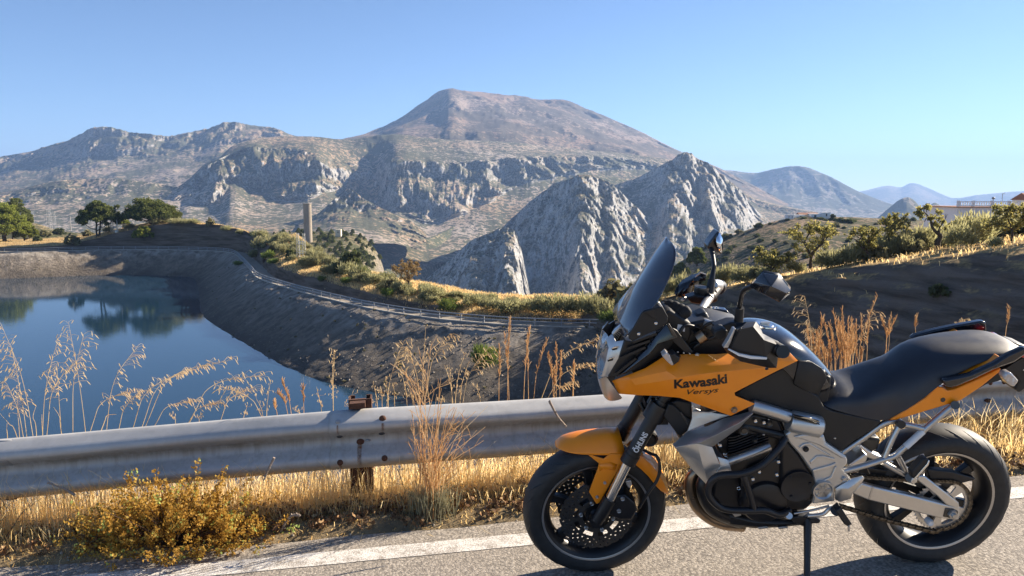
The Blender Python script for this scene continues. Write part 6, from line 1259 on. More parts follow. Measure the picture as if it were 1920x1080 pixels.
panel('scoop_blade', mk['blackgloss'], 'I', [(885, 428, .15), (1012, 325, .155), (1150, 492, .165), (900, 572, .17), (790, 700, .17), (480, 935, .145), (380, 985, .132), (620, 742, .14), (740, 605, .145)],
      [(0, 1, 2, 3), (0, 3, 4, 8), (8, 4, 5, 7), (5, 6, 7)], .006, True, .0015, 25)
for a, b in (((590, 540, .13), (885, 430, .147)), ((430, 742, .128), (745, 602, .145)), ((375, 940, .13), (625, 742, .142)), ((520, 620, .128), (800, 520, .142))):
    MB().bar(Q('I', *a), Q('I', *b), .024, .009).build('scoop_louvre', mk['black'], bike)
# screen
o = halfloft('windscreen', mk['screen'], 'A', [(1174, 127, 1192, 131, .03), (1122, 196, 1232, 185, .098), (1050, 290, 1230, 255, .128), (1000, 370, 1196, 370, .152), (940, 462, 1150, 470, .165), (880, 572, 1095, 592, .172), (830, 680, 1000, 690, .176), (785, 768, 850, 855, .165)], 8, .003)
plate('screen_bracket', mk['matt'], 'I', [(905, 110), (870, 118), (722, 156), (690, 192), (590, 372), (540, 440), (530, 505), (580, 542), (700, 482), (880, 400), (1020, 312), (1032, 232), (965, 108)], .182, .172, .003)
plate('bracket_rib', mk['black'], 'I', [(722, 166), (868, 128), (880, 262), (800, 225)], .186, .18, .002)
plate('screen_strut', mk['silver'], 'I', [(893, 40), (915, 36), (966, 105), (930, 118)], .176, .168, .002)
for x, y in ((876, 310), (658, 444)): knob('screen_bolt', mk['chrome'], Q('I', x, y, .183), .006, .003)
plate('screen_pivot', mk['gun'], 'I', [(1018, 325), (1045, 315), (1150, 490), (1085, 470)], .17, .16, .002)
# instruments and the clutter around the steering head
plate('instrument_panel', mk['matt'], 'A', [(1100, 690), (1180, 640), (1260, 690), (1345, 745), (1350, 830), (1320, 900), (1250, 880), (1180, 780)], .12, .0, .01)
plate('caution_sticker', mk['white'], 'I', [(1155, 325), (1248, 340), (1240, 418), (1140, 400)], .1215, .12, 0)
plate('fairing_stay', mk['black'], 'A', [(1170, 760), (1240, 800), (1360, 960), (1340, 985), (1290, 965), (1150, 830)], .15, .13, .004)
for k in range(9): plate('stay_clip', mk['alu'], 'I', [(1065+k*38, 650+k*6+(k % 3)*8), (1085+k*38, 655+k*6), (1090+k*38, 675+k*6), (1070+k*38, 672+k*6)], .166, .16, .001) if k % 2 == 0 else None
plate('inner_cowl', mk['black'], 'P', [(1180, 690), (1255, 615), (1320, 600), (1400, 620), (1440, 660), (1500, 690), (1560, 760), (1540, 800), (1420, 752), (1300, 735), (1210, 735)], .10, -.10, .01)
plate('yoke', mk['black'], 'A', [(1380, 690), (1460, 660), (1500, 740), (1560, 800), (1540, 840), (1400, 830), (1330, 780)], .05, -.02, .01)
hb = [Q('E', 1470, 315, .43), Q('A', 1800, 830, .36), Q('A', 1700, 800, .24), Q('A', 1530, 770, .14), Q('A', 1400, 722, .04), Q('A', 1392, 700, -.04), Q('A', 1432, 630, -.14), Q('A', 1470, 570, -.22), Q('A', 1545, 480, -.36), Q('A', 1560, 470, -.42)]
pipe('handlebar', mk['silver'], None, hb, .0175)
pipe('grip', mk['matt'], None, [hb[0], hb[1]], .021); pipe('grip', mk['matt'], None, [along(hb[7], hb[8], .25), hb[8]], .021)
MB().tube([hb[8], along(hb[8], hb[9], 1.0)], [.030, .030], 20).build('bar_end', mk['black'], bike, 40)
MB().tube([Q('E', 1450, 312, .40), Q('E', 1474, 318, .45)], [.024, .022], 18).build('bar_end', mk['black'], bike, 40)
pipe('mirror_stalk', mk['black'], 'H', [(928, 1045, .26), (940, 870, .27), (960, 760, .30), (978, 700, .33), (1010, 670, .36), (1085, 640, .40)], .0085)
MB().tube([Q('H', 926, 1060, .258), Q('H', 944, 880, .27)], [.0165, .015], 14).build('stalk_boot', mk['matt'], bike, 40)
mh = [(1062, 630, .385), (1110, 578, .40), (1195, 484, .41), (1382, 516, .43), (1518, 682, .44), (1512, 722, .44), (1392, 822, .43), (1238, 756, .41), (1112, 682, .40), (1290, 640, .475), (1230, 735, .45), (1470, 722, .46)]
panel('mirror', mk['blackgloss'], 'H', mh, [(0, 1, 9), (1, 2, 9), (2, 3, 9), (3, 4, 9), (4, 11, 9), (9, 11, 10), (4, 5, 11), (5, 6, 11), (11, 6, 10), (6, 7, 10), (7, 8, 10), (8, 9, 10), (8, 0, 9)], .03, False, .002, 15)
gl = np.array([Q('H', x, y, w) for x, y, w in mh[:9]]); gl[:, 0] -= .012; gl[:, 1] -= .03
mesh('mirror_glass', gl*.97+gl.mean(0)*.03, [tuple(range(9))], mk['mirror'], bike)
pipe('mirror_stalk', mk['black'], 'H', [(605, 740, -.26), (628, 570, -.28), (648, 450, -.30), (654, 400, -.31), (640, 300, -.36), (622, 225, -.40)], [.012, .012, .0095, .009, .009, .011])
MB().tube([Q('H', 600, 750, -.26), Q('H', 628, 565, -.28)], [.018, .0155], 14).build('stalk_boot', mk['matt'], bike, 40)
plate('mirror', mk['blackgloss'], 'H', [(574, 195), (600, 150), (680, 42), (710, 24), (742, 90), (757, 150), (750, 272), (722, 280), (690, 262), (650, 240), (600, 240)], -.40, -.47, .008)
panel('mirror_glass', mk['mirror'], 'H', [(681, 95, -.385), (712, 36, -.395), (745, 108, -.398), (751, 180, -.398), (744, 266, -.39), (720, 256, -.38), (692, 205, -.372), (679, 140, -.374)], [tuple(range(8))], .002, False)
# hand guards
lg = [(1025, 290, .36), (1062, 240, .38), (1105, 150, .385), (1130, 105, .38), (1195, 96, .38), (1270, 90, .38), (1300, 130, .385), (1320, 180, .39), (1362, 205, .395), (1440, 240, .40), (1447, 285, .405), (1425, 440, .40), (1370, 441, .40), (1155, 392, .395), (1060, 332, .375),
      (1080, 290, .425), (1150, 150, .43), (1250, 130, .425), (1330, 230, .445), (1420, 262, .43), (1350, 355, .445)]
panel('hand_guard', mk['black'], 'E', lg, [(0, 1, 15), (1, 2, 16, 15), (2, 3, 4, 16), (4, 5, 17, 16), (5, 6, 17), (6, 7, 18, 17), (7, 8, 18), (8, 9, 19, 18), (9, 10, 19), (10, 11, 20, 19), (18, 19, 20), (11, 12, 20), (12, 13, 20), (13, 14, 15), (13, 15, 20), (14, 0, 15), (15, 16, 17, 18), (15, 18, 20)], .004, False, .0015, 18)
plate('guard_stripe', mk['white'], 'E', [(1062, 305), (1072, 300), (1150, 335), (1240, 352), (1355, 362), (1350, 377), (1230, 372), (1140, 350)], .449, .44, .0005)
plate('guard_edge', mk['silver'], 'E', [(1027, 288), (1060, 235), (1104, 148), (1118, 145), (1085, 240), (1062, 288)], .415, .39, .001)
MB().tube([Q('E', 1350, 440, .40), Q('E', 1352, 450, .40)], .006, 8).build('guard_bolt', mk['black'], bike)
rg = [(1218, 508, -.36), (1245, 460, -.40), (1285, 420, -.42), (1350, 385, -.43), (1415, 362, -.42), (1456, 376, -.40), (1452, 425, -.40), (1400, 428, -.40), (1390, 480, -.40), (1330, 520, -.38), (1290, 556, -.35), (1230, 545, -.35), (1340, 430, -.395)]
panel('hand_guard', mk['blackgloss'], 'A', rg, [(0, 1, 12, 10, 11), (1, 2, 12), (2, 3, 12), (3, 4, 12), (4, 5, 6, 7), (4, 7, 12), (7, 8, 12), (8, 9, 10, 12)], .004, False, 0, 15)
plate('guard_trim', mk['silver'], 'A', [(1412, 360), (1456, 376), (1456, 382), (1416, 370), (1376, 402), (1372, 398)], -.395, -.40, 0)
# master cylinder and reservoir on the right bar, levers and switches
p = Q('H', 500, 690, -.26); MB().tube([Q('H', 495, 800, -.26), Q('H', 510, 690, -.26), Q('H', 515, 655, -.26)], [.024, .031, .029], 20, 0).build('fluid_reservoir', mk['matt'], bike, 50)
MB().tube([Q('H', 515, 662, -.26), Q('H', 518, 646, -.26)], [.031, .030], 20).build('reservoir_cap', mk['gun'], bike, 40)
plate('master_cylinder', mk['engine'], 'H', [(345, 770), (440, 740), (560, 760), (600, 720), (650, 760), (620, 830), (520, 850), (400, 830)], -.22, -.27, .004)
plate('switch_box', mk['black'], 'H', [(640, 700), (690, 690), (695, 810), (650, 830), (590, 830)], -.27, -.31, .004)
MB().tube([Q('H', 640, 625, -.33), Q('H', 690, 640, -.36), Q('H', 715, 640, -.37)], [.022, .030, .020], 18).build('throttle_collar', mk['silver'], bike, 40)
pipe('brake_lever', mk['steel'], 'H', [(320, 780, -.27), (300, 790, -.33), (420, 690, -.41)], .006)
plate('right_dash_panel', mk['blackgloss'], 'H', [(495, 930), (560, 895), (700, 898), (800, 912), (885, 1005), (885, 1040), (560, 1050), (500, 980)], -.10, -.14, .005)
pipe('dash_trim', mk['silver'], 'H', [(540, 926, -.098), (660, 925, -.098), (750, 935, -.098), (800, 965, -.098), (855, 1035, -.098)], .003)
for pts in ([(1190, 740, .05), (1260, 720, .08), (1330, 790, .1), (1420, 830, .1), (1500, 760, .08)], [(1390, 850, .1), (1440, 770, .14), (1510, 740, .16), (1560, 790, .18)], [(1340, 900, .1), (1450, 870, .13), (1560, 830, .16), (1640, 760, .22)], [(1200, 690, .02), (1290, 700, .02), (1360, 770, 0.05)], [(1250, 830, .13), (1300, 760, .12), (1400, 780, .1)], [(1330, 960, .12), (1400, 900, .13), (1500, 850, .12)]):
    pipe('cable', mk['black'], 'A', pts, .0065)
plate('clutch_perch', mk['black'], 'A', [(1530, 780), (1640, 740), (1700, 740), (1690, 800), (1600, 830), (1540, 830)], .28, .22, .004)
MB().tube([Q('E', 830, 225, .13), Q('E', 880, 190, .13)], .024, 14).build('ignition_barrel', mk['tan'], bike, 40)
plate('switch_box', mk['matt'], 'E', [(960, 165), (1020, 140), (1060, 160), (1050, 215), (1000, 240), (955, 205)], .32, .27, .005)
# indicator
plate('indicator', mk['black'], 'E', [(622, 345), (660, 330), (700, 370), (692, 392), (650, 424), (640, 420)], .235, .19, .006)
plate('indicator_lens', mk['clear'], 'E', [(566, 352), (600, 322), (622, 342), (654, 418), (640, 424), (612, 402)], .245, .205, .006)
MB().tube([Q('E', 660, 365, .21), Q('E', 690, 350, .15)], .010, 10).build('indicator_stem', mk['black'], bike)

# ---- fairing with its lettering
fa = [(185, 537, .092), (300, 495, .13), (440, 440, .155), (570, 357, .16), (700, 337, .16), (850, 333, .158), (960, 335, .155), (1150, 322, .155), (1350, 312, .16), (1510, 310, .158), (1585, 385, .165)]
fb = [(200, 552, .098), (330, 524, .15), (480, 490, .185), (600, 465, .20), (760, 440, .208), (930, 425, .208), (1100, 410, .20), (1300, 390, .188), (1450, 385, .18), (1530, 389, .172)]
fcr = [(215, 592, .10), (360, 568, .16), (520, 545, .198), (680, 516, .222), (840, 490, .229), (1000, 470, .226), (1150, 455, .217), (1330, 440, .20)]
fd = [(240, 635, .10), (380, 645, .15), (540, 650, .183), (700, 665, .203), (800, 702, .208), (1080, 800, .212), (1265, 710, .203), (1115, 650, .22), (1110, 625, .221), (1270, 542, .208), (1420, 466, .19), (900, 590, .226), (1000, 690, .218)]
fv = fa+fb+fcr+fd; oa, ob, oc, od = 0, len(fa), len(fa)+len(fb), len(fa)+len(fb)+len(fcr)
ff = [(oa+i, oa+i+1, ob+i+1, ob+i) for i in range(9)]+[(oa+9, oa+10, ob+9)]
ff += [(ob+i, ob+i+1, oc+i+1, oc+i) for i in range(7)]+[(ob+7, ob+8, od+10, oc+7), (ob+8, ob+9, oa+10, od+10)]
ff += [(oc, oc+1, od+1, od), (oc+1, oc+2, od+2, od+1), (oc+2, oc+3, od+3, od+2), (oc+3, oc+4, od+11, od+3), (oc+4, oc+5, od+8, od+11), (oc+5, oc+6, od+9, od+8), (oc+6, oc+7, od+10, od+9),
       (od+3, od+11, od+12, od+4), (od+11, od+8, od+7, od+12), (od+12, od+7, od+6, od+5), (od+4, od+12, od+5)]
fair = panel('fairing', mk['orange'], 'E', fv, ff, .005, True, .0015, 14)
def lettering(text, target, c, p0, p1, height_px, w, mat, offset=0., shear=0., lift=.0012, stretch=1.0, parent=None, cyl=None):
    cu = bpy.data.curves.new('lettering', 'FONT'); cu.body = text; cu.size = 1; cu.offset = offset; cu.shear = shear; cu.resolution_u = 3
    tmp = bpy.data.objects.new('tmp', cu); COL.objects.link(tmp); bpy.context.view_layer.update()
    me = bpy.data.meshes.new_from_object(tmp.evaluated_get(bpy.context.evaluated_depsgraph_get())); bpy.data.objects.remove(tmp)
    bm = bmesh.new(); bm.from_mesh(me); bmesh.ops.triangulate(bm, faces=bm.faces)
    bmesh.ops.subdivide_edges(bm, edges=[e for e in bm.edges if e.calc_length() > .2], cuts=2); bmesh.ops.triangulate(bm, faces=bm.faces)
    xs = [v.co.x for v in bm.verts]; x0, x1 = min(xs), max(xs); a = Q(c, *p0, w); b = Q(c, *p1, w)
    ex = (b-a); L = np.linalg.norm(ex); ex /= L
    ez = np.array((ex[2], 0, -ex[0])); ez = ez if ez[2] > 0 or abs(ex[2]) > .9 else -ez
    if abs(ex[2]) > .8: ez = np.array((abs(ez[0]), 0, ez[2]))
    cap = .73; h = height_px/390.
    bvh = None
    if target is not None:
        bm2 = bmesh.new(); bm2.from_mesh(target.data); bvh = BVHTree.FromBMesh(bm2)
    for v in bm.verts:
        q = a+ex*(v.co.x-x0)/(x1-x0)*L+ez*(v.co.y/cap*h)
        if bvh is not None:
            hit = bvh.ray_cast(Vector((q[0], .6, q[2])), Vector((0, -1, 0)))
            q[1] = (hit[0].y if hit[0] is not None else w)+lift
        elif cyl is not None:
            o_, d_, r_ = cyl; d = q-o_; perp = d-d_*np.dot(d, d_); axp = q-perp
            s_ = np.dot(perp, ez); axx = axp+ez*s_; q = axx+np.array((0, math.sqrt(max(1e-8, r_*r_-s_*s_)), 0))
        v.co = q
    bmesh.ops.recalc_face_normals(bm, faces=bm.faces); bm.to_mesh(me); bm.free()
    return mobj('lettering', me, mat, parent)
lettering('Kawasaki', fair, 'E', (662, 602), (1054, 548), 15.2, .222, mk['decal'], .036, parent=fair)
lettering('Versys', fair, 'E', (760, 648), (990, 618), 8.6, .222, mk['decal'], .006, .35, parent=fair)
knob('fairing_bolt', mk['tan'], Q('E', 1105, 752, .214), .012, .006)
knob('fairing_bolt', mk['steel'], Q('E', 828, 340, .162), .007, .004)
# fork sticker
aa = Q('J', 335, 692, m9+.029); bb_ = Q('J', 442, 505, m9+.029)
cyl = (fk_t, dfk, .0300)
lt = lettering('ÖHLINS', None, 'J', (352, 700), (462, 505), 8.2, m9+.029, mk['white'], .03, parent=legL, cyl=cyl)

# ---- tank, side covers, seat, tail
tk = [(1015, 262), (1060, 165), (1120, 112), (1200, 92), (1290, 88), (1400, 101), (1500, 152), (1600, 236), (1700, 333), (1768, 420), (1803, 492)]
wt = [.075, .10, .125, .145, .155, .16, .16, .155, .15, .14, .128]
tb = [(1000, 345), (1080, 340), (1150, 332), (1230, 332), (1320, 350), (1420, 405), (1500, 465), (1560, 540), (1620, 590), (1690, 625), (1742, 650)]
S = []
for (x, y), w, (bx, by) in zip(tk, wt, tb):
    c = Q('E', x, y, -.06); c[2] += .008; bt = Q('E', bx, by, w); sec = []
    for t in np.linspace(0, 1, 8):
        a = t*math.pi/2; yy = w*math.sin(a)**.75; f = math.cos(a)**.55; sec.append((bt[0]+(c[0]-bt[0])*f, yy, bt[2]+(c[2]-bt[2])*f))
    S.append(sec)
tank = loft('fuel_tank', mk['blackgloss'], S, sub=1)
fcp = Q('E', 1337, 140, 0.0); b = MB(); V, F = lathe([(0, .006), (.030, .006), (.033, .003), (.036, .004), (.043, .004), (.045, -.004)], seg=28)
Mr = Matrix.Rotation(R(90), 3, 'X'); V = np.array([Mr @ Vector(v) for v in V]); V = V @ np.array(Matrix.Rotation(R(-6), 3, 'Y')).T
b.add(V+fcp+np.array((0, 0, .012)), F); b.build('fuel_cap', mk['chrome'], bike, 30)
MB().box(fcp+np.array((0, 0, .022)), (.034, .012, .006)).build('key_flap', mk['alu'], bike)
panel('knee_panel', mk['matt'], 'E', [(1592, 388, .158), (1690, 394, .158), (1765, 440, .148), (1803, 500, .135), (1795, 540, .135), (1738, 652, .14), (1640, 610, .155), (1552, 560, .162), (1660, 500, .168)],
      [(0, 1, 8), (1, 2, 8), (2, 3, 4, 8), (4, 5, 8), (5, 6, 8), (6, 7, 8), (7, 0, 8)], .03, True, .003, 70)
plate('side_cover', mk['matt'], 'E', [(1555, 555), (1640, 600), (1740, 640), (1800, 500), (1835, 510), (1830, 600), (1800, 740), (1740, 760), (1640, 740), (1540, 700)], .128, .03, .006, True)
plate('side_cover', mk['matt'], 'P', [(1378, 738), (1415, 717), (1455, 697), (1494, 679), (1489, 720), (1535, 743), (1545, 763), (1560, 770), (1590, 777), (1652, 790), (1645, 800), (1600, 828), (1575, 848), (1545, 840), (1530, 805), (1475, 773), (1416, 758)], .150, .05, .004, True)
seatT = [(447, 642), (500, 647), (560, 645), (620, 624), (740, 553), (850, 510), (930, 478), (1010, 420), (1100, 378), (1300, 347), (1500, 328), (1640, 333), (1722, 352), (1780, 392), (1803, 436)]
seatB = [(398, 860, .135), (432, 890, .145), (505, 916, .15), (600, 942, .15), (720, 972, .15), (850, 1001, .148), (935, 982, .148), (1050, 905, .155), (1180, 822, .16), (1262, 740, .165), (1450, 630, .152), (1600, 560, .146), (1700, 508, .132), (1770, 466, .11), (1803, 440, .085)]
S = []
for k, ((x, y), (bx, by, w)) in enumerate(zip(seatT, seatB)):
    c = Q('B', x, y, -.07); bt = Q('B', bx, by, w); c[2] += .010
    crown = [(0, 0, 0), (.35, .03, .04), (.62, .12, .10), (.80, .26, .2), (.91, .45, .4), (.97, .7, .68), (1., 1., 1.)]
    S.append([(c[0]+(bt[0]-c[0])*fx, w*fy, c[2]+(bt[2]-c[2])*fz) for fy, fz, fx in crown])
seat = loft('seat', mk['seat'], S, sub=1)
plate('tail_panel', mk['orange'], 'B', [(918, 990), (1050, 908), (1180, 825), (1268, 738), (1312, 746), (1350, 770), (1400, 760), (1560, 692), (1752, 603), (1736, 632), (1600, 742), (1450, 842), (1390, 863), (960, 992)], .156, .10, .004, True)
plate('tail_panel', mk['orange'], 'B', [(1430, 664), (1600, 592), (1742, 517), (1754, 526), (1620, 606), (1500, 652)], .160, .10, .003, True)
knob('tail_bolt', mk['gun'], Q('B', 1312, 839, .157), .009, .002)
plate('grab_rail', mk['blackgloss'], 'B', [(1308, 700), (1326, 688), (1450, 664), (1520, 646), (1700, 566), (1800, 502), (1920, 446), (1990, 470), (1920, 512), (1850, 560), (1700, 613), (1560, 681), (1420, 741), (1370, 752), (1345, 746)], .185, .158, .008)
plate('grab_rail', mk['blackgloss'], 'B', [(1072, 384), (1110, 355), (1250, 316), (1400, 284), (1600, 249), (1637, 254), (1643, 332), (1400, 345), (1200, 372)], -.15, -.18, .006)
plate('tail_cowl', mk['black'], 'B', [(1740, 352), (1770, 358), (1820, 372), (1910, 420), (1990, 466), (1985, 500), (1900, 530), (1830, 482), (1800, 450)], -.045, .045, .008)
plate('tail_lamp', mk['red'], 'B', [(1900, 505), (1960, 490), (1990, 500), (1960, 530), (1905, 525)], .12, -.12, .006)
plate('under_tail', mk['black'], 'B', [(1500, 800), (1600, 742), (1736, 634), (1900, 530), (1985, 500), (1960, 580), (1880, 640), (1720, 700), (1640, 720)], .10, -.10, .006)
plate('number_plate_bracket', mk['black'], 'T', [(545, 490), (690, 460), (760, 560), (745, 720), (660, 700), (600, 740), (560, 700), (600, 620), (548, 540)], .06, -.06, .006)
plate('number_plate', mk['white'], 'T', [(560, 478), (640, 440), (720, 440), (750, 560), (660, 520)], .09, -.09, .002)
plate('cream_plate', mk['clear'], 'T', [(445, 585), (470, 545), (520, 530), (545, 560), (600, 615), (560, 670), (540, 682), (490, 650)], .22, .18, .006)  # cream plate added to stand for something sunlit behind the tail

# ---- frame, engine
pipe('subframe_tube', mk['steel'], 'K', [(115, 600, .13), (400, 408, .13), (640, 238, .135), (790, 192, .135)], .0125)
pipe('subframe_tube', mk['steel'], 'K', [(150, 830, .165), (400, 765, .168), (620, 695, .17), (790, 640, .17), (920, 530, .17), (1170, 305, .165), (1500, 22, .16), (1560, -10, .158)], .012)
pipe('subframe_tube', mk['steel'], 'K', [(890, 238, .155), (1020, 262, .16), (1150, 296, .165)], .0115)
pipe('subframe_tube', mk['steel'], 'K', [(850, 255, .15), (760, 430, .158), (655, 680, .168)], .0115)
pipe('subframe_tube', mk['steel'], 'K', [(835, 650, .168), (900, 770, .17), (965, 900, .17)], .0115)
pipe('subframe_tube', mk['steel'], 'K', [(640, 720, .165), (780, 800, .168), (945, 885, .17)], .0115)
MB().tube([Q('K', 930, 525, .171), Q('K', 1150, 326, .167)], .0132, 12).build('reflective_sticker', mk['white'], bike, 40)
MB().tube([Q('K', 1560, -2, .14), Q('K', 1560, -2, .18)], .016, 14).build('tube_end', mk['gun'], bike, 40)
MB().tube([Q('K', 830, 205, .13), Q('K', 880, 245, .175)], .016, 14).build('tube_bracket', mk['engine'], bike, 40)
MB().tube([Q('K', 985, 905, .15), Q('K', 985, 915, .2)], .017, 14).build('peg_pivot', mk['gun'], bike, 40)
plate('pillion_peg', mk['matt'], 'K', [(1005, 850), (1060, 790), (1150, 680), (1205, 668), (1235, 705), (1215, 760), (1060, 935), (1020, 930)], .225, .19, .006)
plate('peg_edge', mk['chrome'], 'K', [(1042, 930), (1070, 930), (1225, 760), (1240, 705), (1225, 695), (1205, 745)], .230, .22, .002)
plate('peg_clevis', mk['alu'], 'K', [(990, 985), (1035, 905), (1085, 925), (1085, 970), (1030, 1010)], .21, .17, .004)
pipe('peg_spring', mk['steel'], 'K', [(900, 740, .15), (1020, 680, .16), (1165, 625, .17)], .005)
fp = [(122, 96), (168, 62), (250, 78), (392, 94), (408, 152), (552, 250), (558, 292), (522, 336), (582, 402), (470, 470), (468, 560), (308, 578), (332, 480), (312, 362), (230, 242), (150, 152)]
plate('frame_plate', mk['silver'], 'D', fp, .185, .15, .006, True)
plate('plate_relief', mk['silver'], 'D', [(178, 110), (250, 92), (385, 105), (398, 160), (540, 256), (520, 262), (360, 170), (250, 130)], .192, .184, .004)
for q in ([(300, 300), (345, 255), (380, 252), (465, 275), (470, 262), (385, 240), (340, 244), (296, 286)], [(312, 340), (440, 305), (475, 290), (470, 312), (400, 340), (315, 356)], [(470, 318), (440, 390), (345, 430), (335, 445), (450, 402), (484, 318)], [(218, 184), (250, 158), (290, 152), (440, 240), (440, 250), (285, 166), (256, 170), (226, 192)]):
    plate('plate_rib', mk['alu'], 'D', q, .191, .183, .002)
knob('plate_bolt', mk['engine'], Q('D', 264, 194, .188), .011, .006); knob('plate_bolt', mk['steel'], Q('D', 530, 402, .188), .010, .006)
V, F = lathe([(0, .008), (.018, .008), (.02, .004), (.030, .004), (.036, .012), (.040, .012), (.042, 0), (.042, -.03)], Q('D', 380, 478, .19), 28); mesh('pivot_cap', V, F, mk['alu'], bike, 30)
for k in range(6):
    a = k*math.pi/3; c0 = Q('D', 380, 478, .196); MB().bar(c0+np.array((.009*math.cos(a), 0, .009*math.sin(a))), c0+np.array((.033*math.cos(a), 0, .033*math.sin(a))), .006, .006, (0, 1, 0)).build('cap_spoke', mk['steel'], bike)
panel('heel_guard', mk['alu'], 'D', [(470, 468, .19), (580, 402, .192), (660, 382, .20), (674, 398, .20), (660, 425, .20), (592, 500, .198), (580, 542, .195), (505, 565, .19), (468, 548, .19), (560, 470, .206)],
      [(0, 1, 9), (1, 2, 3, 9), (3, 4, 5, 9), (5, 6, 9), (6, 7, 9), (7, 8, 9), (8, 0, 9)], .008, True, .002, 25)
MB().tube([Q('E', 1512, 832, .165), Q('E', 1535, 838, .165), Q('E', 1740, 882, .165), Q('E', 1756, 886, .165)], [.035, .043, .043, .034], 24).build('frame_cover', mk['silver'], bike, 50)
plate('cover_groove', mk['gun'], 'E', [(1560, 800), (1748, 846), (1748, 852), (1560, 806)], .2085, .19, 0); plate('cover_groove', mk['gun'], 'E', [(1560, 815), (1748, 862), (1748, 867), (1560, 820)], .2085, .19, 0)
pipe('frame_tube', mk['steel'], 'E', [(1235, 722, .165), (1370, 760, .168), (1510, 806, .165)], .026)
pipe('frame_tube', mk['engine'], 'G', [(420, 160, .14), (560, 200, .15), (740, 250, .16)], .018)
plate('engine_block', mk['engine'], 'G', [(330, 200), (420, 130), (560, 110), (720, 150), (760, 260), (900, 440), (915, 640), (860, 690), (690, 706), (560, 740), (400, 700), (300, 610), (320, 480), (400, 410), (330, 330)], .135, -.135, .012)
for k in range(7): plate('cooling_fin', mk['engine'], 'G', [(400, 255+k*17), (440, 250+k*16), (640, 170+k*17), (645, 178+k*17), (440, 258+k*16), (400, 262+k*17)], .155, .12, .001)
pipe('coolant_pipe', mk['steel'], 'G', [(400, 398, .19), (520, 355, .19), (645, 308, .18)], .017)
plate('cylinder_head', mk['engine'], 'G', [(430, 150), (560, 115), (700, 150), (735, 230), (620, 250), (450, 240)], .16, .1, .01)
for x, y, r in ((490, 210, .02), (640, 170, .014), (555, 270, .01)): knob('head_plug', mk['gun'], Q('G', x, y, .165), r, .01)
plate('sprocket_cover', mk['engine'], 'D', [(100, 120), (150, 150), (228, 246), (306, 366), (324, 480), (310, 560), (200, 565), (95, 500), (85, 300)], .178, .12, .012)
V, F = lathe([(0, .004), (.055, .004), (.062, .008), (.066, .008), (.068, 0), (.068, -.03)], Q('D', 205, 450, .182), 30); mesh('clutch_cap', V, F, mk['black'], bike, 30)
for k in range(3):
    a = k*2.094+.9; knob('cap_bolt', mk['black'], Q('D', 205, 450, .188)+np.array((.05*math.cos(a), 0, .05*math.sin(a))), .006, .003)
V, F = lathe([(0, .02), (.06, .02), (.085, .010), (.095, -.01), (.098, -.06)], Q('G', 615, 640, .17), 30); mesh('alternator_cover', V, F, mk['engine'], bike, 40)
plate('crankcase_cover', mk['engine'], 'G', [(540, 440), (690, 380), (715, 300), (735, 480), (700, 690), (560, 700), (470, 620), (480, 520)], .165, .12, .012)
for x, y in ((583, 457), (545, 502), (697, 398), (687, 475), (697, 604), (692, 655), (382, 358), (560, 155), (610, 165), (350, 300), (460, 555)): knob('engine_bolt', mk['chrome'], Q('G', x, y, .17), .0075, .005)
for x, y, s in ((610, 240, 9), (563, 268, 10), (640, 150, 6), (1035, 262, 8)): plate('hose_clip', mk['alu'], 'G', [(x-s, y), (x, y-s*.6), (x+s, y-s*.4), (x+s*.5, y+s*.6)], .17, .165, .001)
plate('oil_filter', mk['black'], 'G', [(480, 700), (650, 700), (640, 730), (590, 742), (520, 735)], .1, -.05, .01)
pipe('crash_bar', mk['black'], 'G', [(738, 262, .20), (690, 330, .235), (600, 420, .25), (480, 470, .255), (345, 482, .255), (287, 535, .25), (288, 610, .25), (370, 680, .25), (520, 690, .25), (620, 690, .24), (700, 716, .22), (762, 690, .18)], .0135)
pipe('crash_bar_brace', mk['black'], 'G', [(482, 472, .252), (520, 570, .25), (552, 690, .247)], .0125)
pipe('crash_bar', mk['black'], None, bmir(QQ('G', [(738, 262, .20), (600, 420, .25), (345, 482, .255), (288, 610, .25), (520, 690, .25), (762, 690, .18)])), .0135)
pipe('exhaust_header', mk['tan'], 'G', [(330, 440, .05), (220, 450, .06), (172, 520, .065), (195, 640, .06), (270, 725, .05), (370, 770, .04), (480, 785, .0)], .024)
pipe('exhaust_header', mk['engine'], 'G', [(360, 450, .10), (270, 490, .12), (245, 560, .13), (280, 660, .12), (360, 720, .1), (470, 760, .05)], .026)
plate('silencer', mk['engine'], 'G', [(235, 640), (300, 650), (400, 705), (560, 745), (700, 752), (830, 745), (900, 748), (860, 785), (700, 800), (560, 806), (420, 792), (310, 745)], .11, -.11, .02)
plate('silencer_slot', mk['alu'], 'G', [(420, 708), (470, 705), (478, 720), (440, 730)], .112, .10, .002)
for x in (600, 720): plate('silencer_slot', mk['alu'], 'G', [(x-25, 792), (x+30, 786), (x+40, 797), (x-20, 803)], .112, .10, .002)
plate('radiator', mk['black'], 'J', [(640, 200), (760, 165), (905, 190), (905, 350), (860, 480), (780, 545), (700, 430), (620, 330)], .13, -.13, .006)
plate('radiator_cover', mk['matt'], 'J', [(668, 205), (720, 215), (800, 290), (895, 380), (850, 480), (768, 525), (620, 330)], .15, .13, .004, True)
for k in range(4): plate('radiator_slot', mk['gun'], 'J', [(785+k*14, 290+k*22), (800+k*14, 285+k*22), (830+k*14, 345+k*22), (815+k*14, 352+k*22)], .153, .148, .001)
pipe('radiator_hose', mk['black'], 'J', [(380, 190, -.02), (430, 290, 0), (470, 330, .03), (540, 300, .06)], .009)
knob('horn', mk['black'], Q('J', 470, 545, -.02), .035, .02)
